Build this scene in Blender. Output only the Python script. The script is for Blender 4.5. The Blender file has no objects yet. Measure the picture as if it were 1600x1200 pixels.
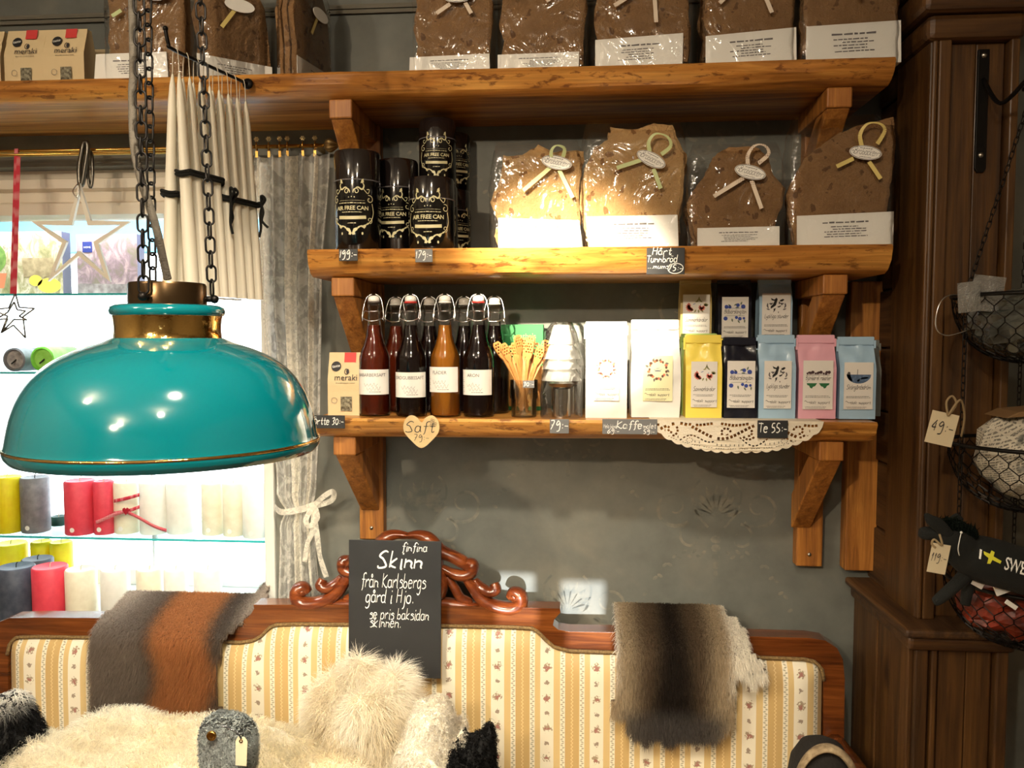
import bpy, bmesh, math, random
import numpy as np
from mathutils import Vector, Matrix, noise as mnoise

random.seed(7)
np.random.seed(7)
PI = math.pi
scene = bpy.context.scene
COL = scene.collection

# ------------------------------------------------------------------ camera
F = 1244.0                       # focal length in pixels of the 1600x1200 frame
YAW, PITCH = math.radians(4.5), math.radians(3.3)
CAM = Vector((0, 0, 1.6))
RC = Matrix.Rotation(YAW, 3, 'Z') @ Matrix.Rotation(PI/2 - PITCH, 3, 'X')
cd = bpy.data.cameras.new('camera'); cd.sensor_width = 36; cd.lens = F/1600*36
cd.clip_start = 0.05
cam = bpy.data.objects.new('camera', cd); COL.objects.link(cam)
cam.location = CAM; cam.rotation_euler = (PI/2 - PITCH, 0, YAW)
scene.camera = cam

def P(px, py, Y):
    """world point on the plane Y = const (parallel to the back wall) seen at a pixel"""
    d = RC @ Vector(((px-800)/F, (600-py)/F, -1))
    return CAM + d*(Y/d.y)

# ------------------------------------------------------------------ world, lights, exposure
world = bpy.data.worlds.new('world'); scene.world = world; world.use_nodes = True
bg = world.node_tree.nodes['Background']
bg.inputs[0].default_value = (0.86, 0.95, 1.0, 1); bg.inputs[1].default_value = 7.0
vs = scene.view_settings
vs.view_transform = 'Standard'; vs.look = 'None'; vs.gamma = 1; vs.use_curve_mapping = False
vs.exposure = 0.0

def spot(name, loc, target, power, color, ang, blend, size=0.03):
    l = bpy.data.lights.new(name, 'SPOT'); l.energy = power; l.color = color
    l.spot_size = math.radians(ang); l.spot_blend = blend; l.shadow_soft_size = size
    o = bpy.data.objects.new(name, l); COL.objects.link(o); o.location = loc
    o.rotation_euler = (Vector(target)-Vector(loc)).to_track_quat('-Z', 'Y').to_euler()
    return o
WARM = (1.0, 0.80, 0.56)
spot('ceiling_spot_key', (-0.75, -0.50, 2.62), P(885, 440, 1.74), 1900, (1.0, 0.86, 0.64), 11.5, 0.9, 0.02)
spot('ceiling_spot_wide', (-1.15, -1.7, 2.62), (-0.35, 1.8, 1.35), 190, WARM, 50, 1.0, 0.03)
spot('ceiling_spot_sofa', (-0.05, 0.25, 2.62), (-0.40, 1.60, 0.78), 150, (1.0, 0.86, 0.66), 62, 0.8, 0.05)
def area(name, loc, rot, sx, sy, power, color):
    l = bpy.data.lights.new(name, 'AREA'); l.shape = 'RECTANGLE'; l.size = sx; l.size_y = sy
    l.energy = power; l.color = color
    o = bpy.data.objects.new(name, l); COL.objects.link(o); o.location = loc; o.rotation_euler = rot
    return o
for k_, (lx_, ly_, pw_) in enumerate(((-1.5, 0.0, 24), (0.05, -0.55, 20), (-0.9, -1.3, 34))):
    pl_ = bpy.data.lights.new('ceiling_bulb', 'POINT'); pl_.energy = pw_; pl_.color = (1.0, 0.86, 0.67); pl_.shadow_soft_size = 0.06
    po_ = bpy.data.objects.new('ceiling_bulb', pl_); COL.objects.link(po_); po_.location = (lx_, ly_, 2.58)

SUN_D = Vector((-0.10, 1.0, -0.10)).normalized()      # added low sun, sent through two made-up panes behind us
sl_ = bpy.data.lights.new('added_sun', 'SUN'); sl_.energy = 11; sl_.color = (0.90, 0.95, 1.0); sl_.angle = math.radians(0.3)
so_ = bpy.data.objects.new('added_sun', sl_); COL.objects.link(so_); so_.rotation_euler = SUN_D.to_track_quat('-Z', 'Y').to_euler(); so_.location = (-1, -5, 3)
area('window_fill', (-1.35, 2.16, 2.02), (math.radians(8), 0, 0), 1.0, 0.04, 13, (0.95, 0.97, 1.0))  # added fill that brightens the window display

# ------------------------------------------------------------------ helpers
def lin(c):
    r = []
    for x in c[:3]:
        x = x/255.0
        r.append(x/12.92 if x <= 0.04045 else ((x+0.055)/1.055)**2.4)
    return (r[0], r[1], r[2], 1)

MATS = {}
def newmat(name):
    m = bpy.data.materials.new(name); m.use_nodes = True
    MATS[name] = m
    nt = m.node_tree
    return m, nt, nt.nodes['Principled BSDF']
def N(nt, typ, **kw):
    n = nt.nodes.new(typ)
    for k, v in kw.items(): setattr(n, k, v)
    return n
def L(nt, a, b): nt.links.new(a, b)
def ramp(nt, stops):
    r = N(nt, 'ShaderNodeValToRGB')
    e = r.color_ramp.elements
    while len(e) < len(stops): e.new(0.5)
    for i, (p, c) in enumerate(stops):
        e[i].position = p; e[i].color = c
    return r
def coords(nt, scale=(1, 1, 1), src='Object', loc=(0, 0, 0)):
    tc = N(nt, 'ShaderNodeTexCoord'); mp = N(nt, 'ShaderNodeMapping')
    mp.inputs['Scale'].default_value = scale; mp.inputs['Location'].default_value = loc
    L(nt, tc.outputs[src], mp.inputs[0]); return mp.outputs[0]
def noise(nt, vec, scale, detail=4, rough=0.55, dist=0):
    n = N(nt, 'ShaderNodeTexNoise')
    n.inputs['Scale'].default_value = scale; n.inputs['Detail'].default_value = detail
    n.inputs['Roughness'].default_value = rough; n.inputs['Distortion'].default_value = dist
    L(nt, vec, n.inputs['Vector']); return n
def bump(nt, bs, h, strength=0.3, dist=0.01):
    b = N(nt, 'ShaderNodeBump'); b.inputs['Strength'].default_value = strength
    b.inputs['Distance'].default_value = dist
    L(nt, h, b.inputs['Height']); L(nt, b.outputs[0], bs.inputs['Normal'])
def mixc(nt, fac, a, b, blend='MIX'):
    m = N(nt, 'ShaderNodeMix', data_type='RGBA', blend_type=blend)
    for sock, v in ((m.inputs[0], fac), (m.inputs[6], a), (m.inputs[7], b)):
        if hasattr(v, 'links') or hasattr(v, 'is_linked'): L(nt, v, sock)
        else: sock.default_value = v
    return m.outputs[2]
def math_(nt, op, a, b=None, c=None):
    m = N(nt, 'ShaderNodeMath', operation=op)
    for i, v in enumerate((a, b, c)):
        if v is None: continue
        if hasattr(v, 'is_linked'): L(nt, v, m.inputs[i])
        else: m.inputs[i].default_value = v
    return m.outputs[0]

def pm(name, col, rough=0.5, metal=0.0, var=None, bumpy=None, coat=0, trans=0, spec=None, sub=0):
    """plain principled; var=(rgb2, scale) mottles, bumpy=(scale, strength) adds fine relief"""
    if name in MATS: return MATS[name]
    m, nt, b = newmat(name)
    b.inputs['Base Color'].default_value = lin(col); b.inputs['Roughness'].default_value = rough
    b.inputs['Metallic'].default_value = metal
    if coat: b.inputs['Coat Weight'].default_value = coat; b.inputs['Coat Roughness'].default_value = 0.08
    if trans: b.inputs['Transmission Weight'].default_value = trans
    if spec is not None: b.inputs['Specular IOR Level'].default_value = spec
    if sub:
        b.inputs['Subsurface Weight'].default_value = sub
        b.inputs['Subsurface Radius'].default_value = (0.02, 0.012, 0.006); b.inputs['Subsurface Scale'].default_value = 0.5
    if var or bumpy:
        v = coords(nt)
        if var:
            n = noise(nt, v, var[1]); r = ramp(nt, [(0.35, lin(col)), (0.65, lin(var[0]))])
            L(nt, n.outputs['Fac'], r.inputs[0]); L(nt, r.outputs[0], b.inputs['Base Color'])
        if bumpy:
            n = noise(nt, v, bumpy[0]); bump(nt, b, n.outputs['Fac'], bumpy[1], 0.004)
    return m

def wood(name, light, mid, dark, axis=0, scale=1.0, rough=0.45, coat=0.0, knots=True, bs=0.25):
    m, nt, b = newmat(name)
    s = [14*scale]*3; s[axis] = 0.9*scale
    v = coords(nt, tuple(s))
    n1 = noise(nt, v, 2.2, 6, 0.62, 0.9)
    s2 = [60*scale]*3; s2[axis] = 2.0*scale
    n2 = noise(nt, coords(nt, tuple(s2)), 3.0, 3, 0.5)
    r1 = ramp(nt, [(0.28, lin(dark)), (0.47, lin(mid)), (0.68, lin(light))]); L(nt, n1.outputs['Fac'], r1.inputs[0])
    r2 = ramp(nt, [(0.3, (0.55, 0.5, 0.45, 1)), (0.6, (1, 1, 1, 1))]); L(nt, n2.outputs['Fac'], r2.inputs[0])
    c = mixc(nt, 0.6, r1.outputs[0], r2.outputs[0], 'MULTIPLY')
    if knots:
        s3 = [5.0]*3; s3[axis] = 2.2
        vo = N(nt, 'ShaderNodeTexVoronoi'); vo.inputs['Scale'].default_value = 1.1
        L(nt, coords(nt, tuple(s3), loc=(0.3, 0.7, 0.2)), vo.inputs['Vector'])
        r3 = ramp(nt, [(0.03, (0.10, 0.05, 0.02, 1)), (0.12, (1, 1, 1, 1))]); L(nt, vo.outputs['Distance'], r3.inputs[0])
        c = mixc(nt, 0.8, c, r3.outputs[0], 'MULTIPLY')
    L(nt, c, b.inputs['Base Color']); b.inputs['Roughness'].default_value = rough
    if coat: b.inputs['Coat Weight'].default_value = coat; b.inputs['Coat Roughness'].default_value = 0.15
    bump(nt, b, n2.outputs['Fac'], bs, 0.003)
    return m

def film(name, tint=(255, 255, 255), gloss=0.12, rough=0.08, crinkle=0.0, scale=25, veil=0.0):
    """clear foil or clear glass: see-through with sharp reflections"""
    m = bpy.data.materials.new(name); m.use_nodes = True; MATS[name] = m
    nt = m.node_tree; nt.nodes.clear()
    out = N(nt, 'ShaderNodeOutputMaterial'); mix = N(nt, 'ShaderNodeMixShader')
    tr = N(nt, 'ShaderNodeBsdfTransparent'); gl = N(nt, 'ShaderNodeBsdfGlossy')
    tr.inputs[0].default_value = lin(tint); gl.inputs['Roughness'].default_value = rough
    fr = N(nt, 'ShaderNodeFresnel'); fr.inputs[0].default_value = 1.45
    fac = math_(nt, 'ADD', math_(nt, 'MULTIPLY', fr.outputs[0], 0.8), gloss)
    L(nt, fac, mix.inputs[0]); L(nt, tr.outputs[0], mix.inputs[1]); L(nt, gl.outputs[0], mix.inputs[2])
    if crinkle:
        n = noise(nt, coords(nt), scale, 3, 0.6, 1.5); bp = N(nt, 'ShaderNodeBump')
        bp.inputs['Strength'].default_value = crinkle; bp.inputs['Distance'].default_value = 0.02
        L(nt, n.outputs['Fac'], bp.inputs['Height'])
        L(nt, bp.outputs[0], gl.inputs['Normal']); L(nt, bp.outputs[0], fr.inputs['Normal'])
    last = mix.outputs[0]
    if veil:
        df = N(nt, 'ShaderNodeBsdfDiffuse'); df.inputs[0].default_value = (0.8, 0.8, 0.78, 1)
        m2 = N(nt, 'ShaderNodeMixShader'); m2.inputs[0].default_value = veil
        L(nt, last, m2.inputs[1]); L(nt, df.outputs[0], m2.inputs[2]); last = m2.outputs[0]
    L(nt, last, out.inputs[0])
    return m

# ---- scene objects
def thing(name, label, cat, loc=(0, 0, 0), rotz=0, group=None):
    o = bpy.data.objects.new(name, None); COL.objects.link(o)
    o.empty_display_size = 0.05
    o.location = loc; o.rotation_euler = (0, 0, rotz)
    tag(o, label, cat, group); return o
def tag(o, label=None, cat=None, group=None, kind=None):
    if label: o['label'] = label
    if cat: o['category'] = cat
    if group: o['group'] = group
    if kind: o['kind'] = kind
    return o
def dup(root, loc=None, rotz=None, label=None, group=None):
    r = root.copy(); COL.objects.link(r)
    if loc is not None: r.location = loc
    if rotz is not None: r.rotation_euler = (0, 0, rotz)
    if label: r['label'] = label
    if group: r['group'] = group
    for ch in list(root.children):
        c = ch.copy(); COL.objects.link(c); c.parent = r
        for g in list(ch.children):
            d = g.copy(); COL.objects.link(d); d.parent = c
    return r

def rotm(rx=0, ry=0, rz=0):
    return Matrix.Rotation(rz, 3, 'Z') @ Matrix.Rotation(ry, 3, 'Y') @ Matrix.Rotation(rx, 3, 'X')

class MB:
    """collects verts and faces; build() links them as ONE mesh object"""
    def __init__(s): s.v = []; s.f = []
    def add(s, vs_, fs):
        o = len(s.v); s.v.extend([tuple(p) for p in vs_]); s.f.extend([tuple(i+o for i in f) for f in fs]); return s
    def box(s, c, size, rot=None):
        c = Vector(c); h = Vector(size)/2
        pts = [Vector((x*h.x, y*h.y, z*h.z)) for z in (-1, 1) for y in (-1, 1) for x in (-1, 1)]
        if rot: pts = [rot @ p for p in pts]
        return s.add([c+p for p in pts], [(0, 2, 3, 1), (4, 5, 7, 6), (0, 1, 5, 4), (2, 6, 7, 3), (0, 4, 6, 2), (1, 3, 7, 5)])
    def bb(s, x0, x1, y0, y1, z0, z1):
        return s.box(((x0+x1)/2, (y0+y1)/2, (z0+z1)/2), (abs(x1-x0), abs(y1-y0), abs(z1-z0)))
    def tube(s, pts, r, n=8, closed=False, cap=True, flat=1.0):
        pts = [Vector(p) for p in pts]; m = len(pts)
        rs = r if hasattr(r, '__len__') else [r]*m
        tans = []
        for i in range(m):
            a = pts[(i-1) % m] if (closed or i > 0) else pts[0]
            b = pts[(i+1) % m] if (closed or i < m-1) else pts[-1]
            t = (b-a); tans.append(t.normalized() if t.length > 1e-9 else Vector((0, 0, 1)))
        ref = Vector((0, 1, 0)) if abs(tans[0].y) < 0.9 else Vector((1, 0, 0))
        u = (ref - tans[0]*ref.dot(tans[0])).normalized()
        vs_ = []
        for i in range(m):
            t = tans[i]; u = (u - t*u.dot(t))
            u = u.normalized() if u.length > 1e-6 else Vector((1, 0, 0))
            w = t.cross(u)
            for k in range(n):
                a = 2*PI*k/n
                vs_.append(pts[i] + (u*math.cos(a)*flat + w*math.sin(a))*rs[i])
        fs = []
        for i in range(m if closed else m-1):
            j = (i+1) % m
            for k in range(n):
                k2 = (k+1) % n
                fs.append((i*n+k, i*n+k2, j*n+k2, j*n+k))
        if cap and not closed:
            fs.append(tuple(range(n))[::-1]); fs.append(tuple((m-1)*n+k for k in range(n)))
        return s.add(vs_, fs)
    def lathe(s, prof, n=32, c=(0, 0, 0), capb=False, capt=False):
        c = Vector(c); vs_ = []; fs = []
        for (r, z) in prof:
            for k in range(n):
                a = 2*PI*k/n; vs_.append(c+Vector((r*math.cos(a), r*math.sin(a), z)))
        for i in range(len(prof)-1):
            for k in range(n):
                k2 = (k+1) % n; fs.append((i*n+k, i*n+k2, (i+1)*n+k2, (i+1)*n+k))
        if capb: fs.append(tuple(range(n))[::-1])
        if capt: fs.append(tuple((len(prof)-1)*n+k for k in range(n)))
        return s.add(vs_, fs)
    def prism(s, outline, y0, y1):
        """outline of (x,z) counter-clockwise seen from -Y, extruded in Y from y0 (front) to y1"""
        n = len(outline)
        vs_ = [(x, y0, z) for x, z in outline] + [(x, y1, z) for x, z in outline]
        fs = [tuple(range(n)), tuple(range(2*n-1, n-1, -1))]
        for i in range(n):
            j = (i+1) % n; fs.append((i, i+n, j+n, j))
        return s.add(vs_, fs)
    def grid(s, fn, nu, nv, closeu=False):
        vs_ = [fn(i/(nu if closeu else nu-1), j/(nv-1)) for j in range(nv) for i in range(nu)]
        fs = []
        for j in range(nv-1):
            for i in range(nu if closeu else nu-1):
                i2 = (i+1) % nu; fs.append((j*nu+i, j*nu+i2, (j+1)*nu+i2, (j+1)*nu+i))
        return s.add(vs_, fs)
    def sphere(s, c, r, n=12, m=8):
        c = Vector(c); r = Vector(r) if hasattr(r, '__len__') else Vector((r, r, r))
        vs_ = [c+Vector((0, 0, -r.z))]
        for j in range(1, m):
            t = PI*j/m
            for i in range(n):
                a = 2*PI*i/n; vs_.append(c+Vector((r.x*math.sin(t)*math.cos(a), r.y*math.sin(t)*math.sin(a), -r.z*math.cos(t))))
        vs_.append(c+Vector((0, 0, r.z))); fs = []
        for i in range(n):
            i2 = (i+1) % n
            fs.append((0, 1+i2, 1+i)); fs.append((1+(m-2)*n+i, 1+(m-2)*n+i2, len(vs_)-1))
            for j in range(m-2):
                fs.append((1+j*n+i, 1+j*n+i2, 1+(j+1)*n+i2, 1+(j+1)*n+i))
        return s.add(vs_, fs)
    def poly(s, pts):
        return s.add(pts, [tuple(range(len(pts)))])
    def strip(s, pts2, w):
        """flat pen stroke in the XZ plane; w scalar or list"""
        n = len(pts2)
        if n < 2: return s
        ws = w if hasattr(w, '__len__') else [w]*n
        vs_ = []
        for i in range(n):
            a = pts2[max(i-1, 0)]; b = pts2[min(i+1, n-1)]
            dx, dz = b[0]-a[0], b[1]-a[1]; l = math.hypot(dx, dz) or 1
            nx, nz = -dz/l*ws[i]/2, dx/l*ws[i]/2
            vs_.append((pts2[i][0]+nx, 0, pts2[i][1]+nz)); vs_.append((pts2[i][0]-nx, 0, pts2[i][1]-nz))
        return s.add(vs_, [(2*i, 2*i+1, 2*i+3, 2*i+2) for i in range(n-1)])
    def xf(s, M=None, t=(0, 0, 0), sc=1.0):
        t = Vector(t)
        s.v = [tuple(((M @ (Vector(p)*sc)) if M else Vector(p)*sc)+t) for p in s.v]; return s
    def map(s, fn):
        s.v = [tuple(fn(*p)) for p in s.v]; return s
    def join(s, o): return s.add(o.v, o.f)
    def mesh(s, name, mat, smooth=False):
        me = bpy.data.meshes.new(name); me.from_pydata([tuple(p) for p in s.v], [], s.f)
        if mat: me.materials.append(mat)
        if smooth is not False:
            me.polygons.foreach_set('use_smooth', [True]*len(me.polygons))
            if smooth is not True:
                me.update()
                try: me.set_sharp_from_angle(angle=math.radians(smooth))
                except Exception: pass
        me.update(); return me
    def build(s, name, mat, parent=None, smooth=False, bevel=0, loc=None, seg=2, recalc=False):
        me = s.mesh(name, mat, smooth)
        if recalc:
            bm = bmesh.new(); bm.from_mesh(me); bmesh.ops.remove_doubles(bm, verts=bm.verts, dist=1e-5)
            bmesh.ops.recalc_face_normals(bm, faces=bm.faces); bm.to_mesh(me); bm.free()
        o = bpy.data.objects.new(name, me); COL.objects.link(o)
        if parent: o.parent = parent
        if loc is not None: o.location = loc
        if bevel:
            md = o.modifiers.new('bevel', 'BEVEL'); md.width = bevel; md.segments = seg; md.limit_method = 'ANGLE'
            md.angle_limit = math.radians(40); md.use_clamp_overlap = True
        return o

def catmull(pts, k=6, closed=False):
    n = len(pts)
    if n < 3: return list(pts)
    out = []
    D = len(pts[0])
    for i in range(n if closed else n-1):
        p0 = pts[(i-1) % n] if closed or i > 0 else pts[0]
        p1 = pts[i]; p2 = pts[(i+1) % n]
        p3 = pts[(i+2) % n] if closed or i < n-2 else pts[n-1]
        for j in range(k):
            t = j/k
            out.append(tuple(0.5*((2*p1[d]) + (-p0[d]+p2[d])*t + (2*p0[d]-5*p1[d]+4*p2[d]-p3[d])*t*t + (-p0[d]+3*p1[d]-3*p2[d]+p3[d])*t**3) for d in range(D)))
    if not closed: out.append(tuple(pts[-1]))
    return out

def fill2d(outers, holes=(), extrude=0.0):
    """flat shape with real holes in the XZ plane (front faces -Y); returns MB"""
    cu = bpy.data.curves.new('tmp', 'CURVE'); cu.dimensions = '2D'; cu.fill_mode = 'BOTH'; cu.extrude = extrude
    for loop in list(outers)+list(holes):
        sp = cu.splines.new('POLY'); sp.points.add(len(loop)-1); sp.use_cyclic_u = True
        for i, p in enumerate(loop): sp.points[i].co = (p[0], p[1], 0, 1)
    return _curve_mb(cu)
def _curve_mb(cu):
    ob = bpy.data.objects.new('tmp', cu)
    me = ob.to_mesh()
    mb = MB()
    mb.add([(v.co.x, -v.co.z, v.co.y) for v in me.vertices], [tuple(p.vertices) for p in me.polygons])
    ob.to_mesh_clear(); bpy.data.objects.remove(ob); bpy.data.curves.remove(cu)
    return mb
_TC = {}
def type2d(txt, size, shear=0.0, align='CENTER', bold=0.0, space=1.0):
    """printed lettering with the built-in face, in the XZ plane, baseline z=0"""
    key = (txt, size, shear, align, bold, space)
    if key not in _TC:
        cu = bpy.data.curves.new('tmp', 'FONT'); cu.body = txt; cu.size = size; cu.shear = shear
        cu.align_x = align; cu.resolution_u = 2; cu.offset = bold; cu.space_character = space
        mb = _curve_mb(cu); _TC[key] = (mb.v, mb.f)
    mb = MB(); mb.add(*_TC[key]); return mb

# ---- hand lettering: one-stroke glyphs on a 0..9 grid, a..d = below the baseline
G = {
'a': (5, '44 25 04 01 20 41 45;45 42 50'), 'b': (5, '09 00;03 24 43 41 20 01'), 'c': (4, '44 25 04 01 20 41'),
'd': (5, '44 25 04 01 20 41;49 41 50'), 'e': (5, '03 43 44 35 15 04 02 10 30 41'), 'f': (4, '58 49 28 25 20 1b;05 45'),
'g': (5, '44 25 04 01 20 42;45 4b 2d 0c'), 'h': (5, '09 00;03 24 43 40'), 'i': (2, '15 10 20;17 18'),
'j': (3, '25 2b 0d;27 28'), 'k': (5, '09 00;45 02 40'), 'K': (6, '09 00;58 04 50 61'), 'l': (2, '09 01 10'), 'm': (7, '05 00;03 14 33 30;33 44 63 61 70'),
'n': (5, '05 00;03 24 43 41 50'), 'o': (5, '25 04 01 20 41 44 25'), 'p': (5, '05 0d;03 25 44 41 20 01'),
'r': (4, '05 00;03 14 35 44'), 's': (4, '44 25 04 33 41 20 00'), 't': (4, '28 21 30 41;05 45'), 'u': (5, '05 01 20 42;45 41 50'),
'y': (5, '05 02 21 43;45 4b 2d 0c'), 'v': (4, '05 20 45'),
'å': (5, '44 25 04 01 20 41 45;45 42 50;26 17 28 37 26'), 'ä': (5, '44 25 04 01 20 41 45;45 42 50;17 18;37 38'), 'ö': (5, '25 04 01 20 41 44 25;17 18;37 38'), 'Ö': (6, '37 05 02 30 52 55 37;29 19;49 39'),
'S': (6, '58 39 18 06 25 43 51 30 00 01'), 'H': (6, '09 00;59 50;05 55'), 'T': (6, '08 68;39 30'), 'J': (5, '49 41 20 01'),
'B': (6, '09 00;09 48 46 05 54 51 00'), 'L': (5, '19 10 50'),
'0': (5, '27 05 02 20 42 45 27'), '1': (3, '15 28 20'), '2': (5, '06 28 46 00 40'), '3': (5, '07 38 46 24 42 20 00'),
'4': (5, '38 03 43;36 30'), '5': (5, '48 18 05 34 42 20 00'), '6': (5, '48 15 02 20 42 34 03'), '7': (5, '08 48 10;14 34'),
'8': (5, '24 06 28 46 24 02 20 42 24'), '9': (5, '46 28 05 24 46 4a 1b'), ':': (2, '11 12;14 15'), '-': (4, '03 43'), '.': (2, '10 11'), '!': (2, '19 13;10 11'),
}
def hand2d(txt, size, slant=0.18, pen=0.11, align='CENTER', space=1.4, wob=0.25):
    mb = MB(); x = 0; rnd = random.Random(sum(map(ord, txt)))
    sc = size/9.0; strokes = []
    for ch in txt:
        if ch == ' ': x += 4; continue
        w, sstr = G.get(ch) or G[ch.lower()]
        for st in sstr.split(';'):
            pts = []
            for q in st.split():
                yy = -(ord(q[1])-96) if q[1].isalpha() else int(q[1])
                xx = int(q[0]) + rnd.uniform(-wob, wob); yy += rnd.uniform(-wob, wob)
                pts.append(((x+xx+yy*slant)*sc, yy*sc))
            strokes.append(catmull(pts, 4))
        x += w+space
    tot = (x-space)*sc
    off = {'LEFT': 0, 'CENTER': -tot/2, 'RIGHT': -tot}[align]
    for st in strokes:
        n = len(st)
        mb.strip([(p[0]+off, p[1]) for p in st], [pen*size*(0.75+0.35*math.sin(PI*i/max(n-1, 1))) for i in range(n)])
    return mb
def wrapcyl(mb, r, phi0=0):
    return mb.map(lambda x, y, z: (r*math.sin(x/r+phi0), -r*math.cos(x/r+phi0)+y, z))
def lines2d(mb, x0, x1, z, h, n, gap, seed=0, jag=0.25):
    """rows of tiny unreadable print"""
    rnd = random.Random(seed)
    for i in range(n):
        a, b = x0+rnd.random()*jag*(x1-x0)/2, x1-rnd.random()*jag*(x1-x0)/2
        x = a
        while x < b:
            w = min(rnd.uniform(1.5, 5)*h, b-x)
            mb.add([(x, 0, z-i*gap), (x+w, 0, z-i*gap), (x+w, 0, z-i*gap+h*rnd.uniform(.6, 1)), (x, 0, z-i*gap+h*rnd.uniform(.6, 1))], [(0, 1, 2, 3)])
            x += w+h*0.7
    return mb
def spiral2d(c, r0, r1, a0, a1, n=14):
    return [(c[0]+(r0+(r1-r0)*i/(n-1))*math.cos(a0+(a1-a0)*i/(n-1)), c[1]+(r0+(r1-r0)*i/(n-1))*math.sin(a0+(a1-a0)*i/(n-1))) for i in range(n)]
def ell2d(c, rx, rz, n=20, tilt=0, a0=0, a1=2*PI):
    ct, st = math.cos(tilt), math.sin(tilt); o = []
    m = n if abs(a1-a0-2*PI) < 1e-6 else n+1
    for i in range(m):
        a = a0+(a1-a0)*i/n; x, z = rx*math.cos(a), rz*math.sin(a)
        o.append((c[0]+x*ct-z*st, c[1]+x*st+z*ct))
    return o
def flat(mb, loop, y=0.0):
    """adds a filled flat loop (x,z) facing -Y"""
    a = sum(loop[i][0]*loop[(i+1) % len(loop)][1]-loop[(i+1) % len(loop)][0]*loop[i][1] for i in range(len(loop)))
    if a < 0: loop = loop[::-1]
    return mb.poly([(x, y, z) for x, z in loop])

# ---- fur: tapered blades with their own colour
def fur(name, pts, nrm, length, mat, parent, cols, width=0.0012, droop=(0, 0, -0.5), jitter=0.35, curl=0.0, seg=3, lenvar=0.4):
    pts = np.asarray(pts, float); nrm = np.asarray(nrm, float); n = len(pts)
    length = np.broadcast_to(np.asarray(length, float), (n,))*(1-lenvar*np.random.rand(n))
    d = nrm + jitter*np.random.randn(n, 3); d /= np.linalg.norm(d, axis=1)[:, None]+1e-9
    dr = np.asarray(droop, float); side = np.cross(d, np.random.randn(n, 3)); side /= np.linalg.norm(side, axis=1)[:, None]+1e-9
    side2 = np.cross(d, side); ph = np.random.rand(n)*6.28
    V = np.zeros((n, 2*seg+1, 3)); prev = pts.copy()
    for k in range(seg+1):
        t = k/seg
        pos = pts + d*(length*t)[:, None] + dr[None]*(length*t*t)[:, None]
        if curl:
            a = ph+t*9
            pos += (side*np.cos(a)[:, None]+side2*np.sin(a)[:, None])*curl*min(1, t*2)
        w = width*(1-t)**0.6
        if k < seg:
            V[:, 2*k] = pos+side*w; V[:, 2*k+1] = pos-side*w
        else: V[:, 2*seg] = pos
    base = (np.arange(n)*(2*seg+1))[:, None]
    tris = []
    for k in range(seg-1):
        tris += [[2*k, 2*k+1, 2*k+3], [2*k, 2*k+3, 2*k+2]]
    tris.append([2*seg-2, 2*seg-1, 2*seg])
    tris = np.array(tris)
    Fc = (base[:, :, None]+tris[None]).reshape(-1, 3)
    me = bpy.data.meshes.new(name)
    Vf = V.reshape(-1, 3)
    me.vertices.add(len(Vf)); me.vertices.foreach_set('co', Vf.ravel())
    me.loops.add(Fc.size); me.loops.foreach_set('vertex_index', Fc.ravel().astype(np.int32))
    me.polygons.add(len(Fc)); me.polygons.foreach_set('loop_start', np.arange(0, Fc.size, 3, dtype=np.int32))
    me.polygons.foreach_set('loop_total', np.full(len(Fc), 3, dtype=np.int32))
    me.polygons.foreach_set('use_smooth', np.ones(len(Fc), dtype=bool))
    me.update(calc_edges=True); me.validate()
    ca = me.color_attributes.new('Col', 'FLOAT_COLOR', 'POINT')
    c4 = np.ones((n, 2*seg+1, 4)); c4[:, :, :3] = np.asarray(cols, float)[:, None, :]
    ca.data.foreach_set('color', c4.ravel())
    me.materials.append(mat)
    o = bpy.data.objects.new(name, me); COL.objects.link(o); o.parent = parent
    o['kind'] = 'stuff'
    return o
def sample_mb(mb, n, keep=None):
    """random points and normals on a mesh builder's faces"""
    tris = []
    for f in mb.f:
        for i in range(1, len(f)-1): tris.append((f[0], f[i], f[i+1]))
    Vv = np.array(mb.v); T = np.array(tris)
    a, b, c = Vv[T[:, 0]], Vv[T[:, 1]], Vv[T[:, 2]]
    cr = np.cross(b-a, c-a); ar = np.linalg.norm(cr, axis=1)
    idx = np.random.choice(len(T), n, p=ar/ar.sum())
    r1, r2 = np.sqrt(np.random.rand(n)), np.random.rand(n)
    p = a[idx]*(1-r1)[:, None]+b[idx]*(r1*(1-r2))[:, None]+c[idx]*(r1*r2)[:, None]
    nn = cr[idx]/(ar[idx][:, None]+1e-12)
    if keep is not None:
        k = keep(p, nn); p, nn = p[k], nn[k]
    return p, nn

# ------------------------------------------------------------------ materials
M_SHELF = wood('shelf_pine', (222, 164, 86), (178, 120, 54), (108, 64, 26), 0, 1.0, 0.42, 0.15)
M_BRK = wood('bracket_pine', (200, 136, 60), (162, 102, 40), (110, 64, 22), 2, 1.2, 0.5)
M_CUP = wood('cupboard_wood', (104, 70, 30), (80, 51, 20), (47, 29, 11), 2, 1.0, 0.5, 0.1)
M_CUPX = wood('cupboard_wood_cross', (96, 64, 27), (74, 46, 18), (44, 26, 10), 0, 1.0, 0.5, 0.1)
M_CUPY = wood('cupboard_wood_deep', (108, 74, 38), (76, 50, 24), (40, 24, 10), 1, 1.0, 0.6)
M_SOFA = wood('mahogany', (132, 74, 30), (102, 51, 18), (62, 28, 9), 0, 1.3, 0.25, 0.6, knots=False, bs=0.05)
M_WHITE = pm('white_paper', (238, 236, 230), 0.6)
M_INK = pm('dark_ink', (52, 48, 50), 0.7)
M_INK2 = pm('grey_ink', (104, 100, 102), 0.7)
M_CHALK = pm('chalk_white', (245, 245, 240), 0.8)
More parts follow.
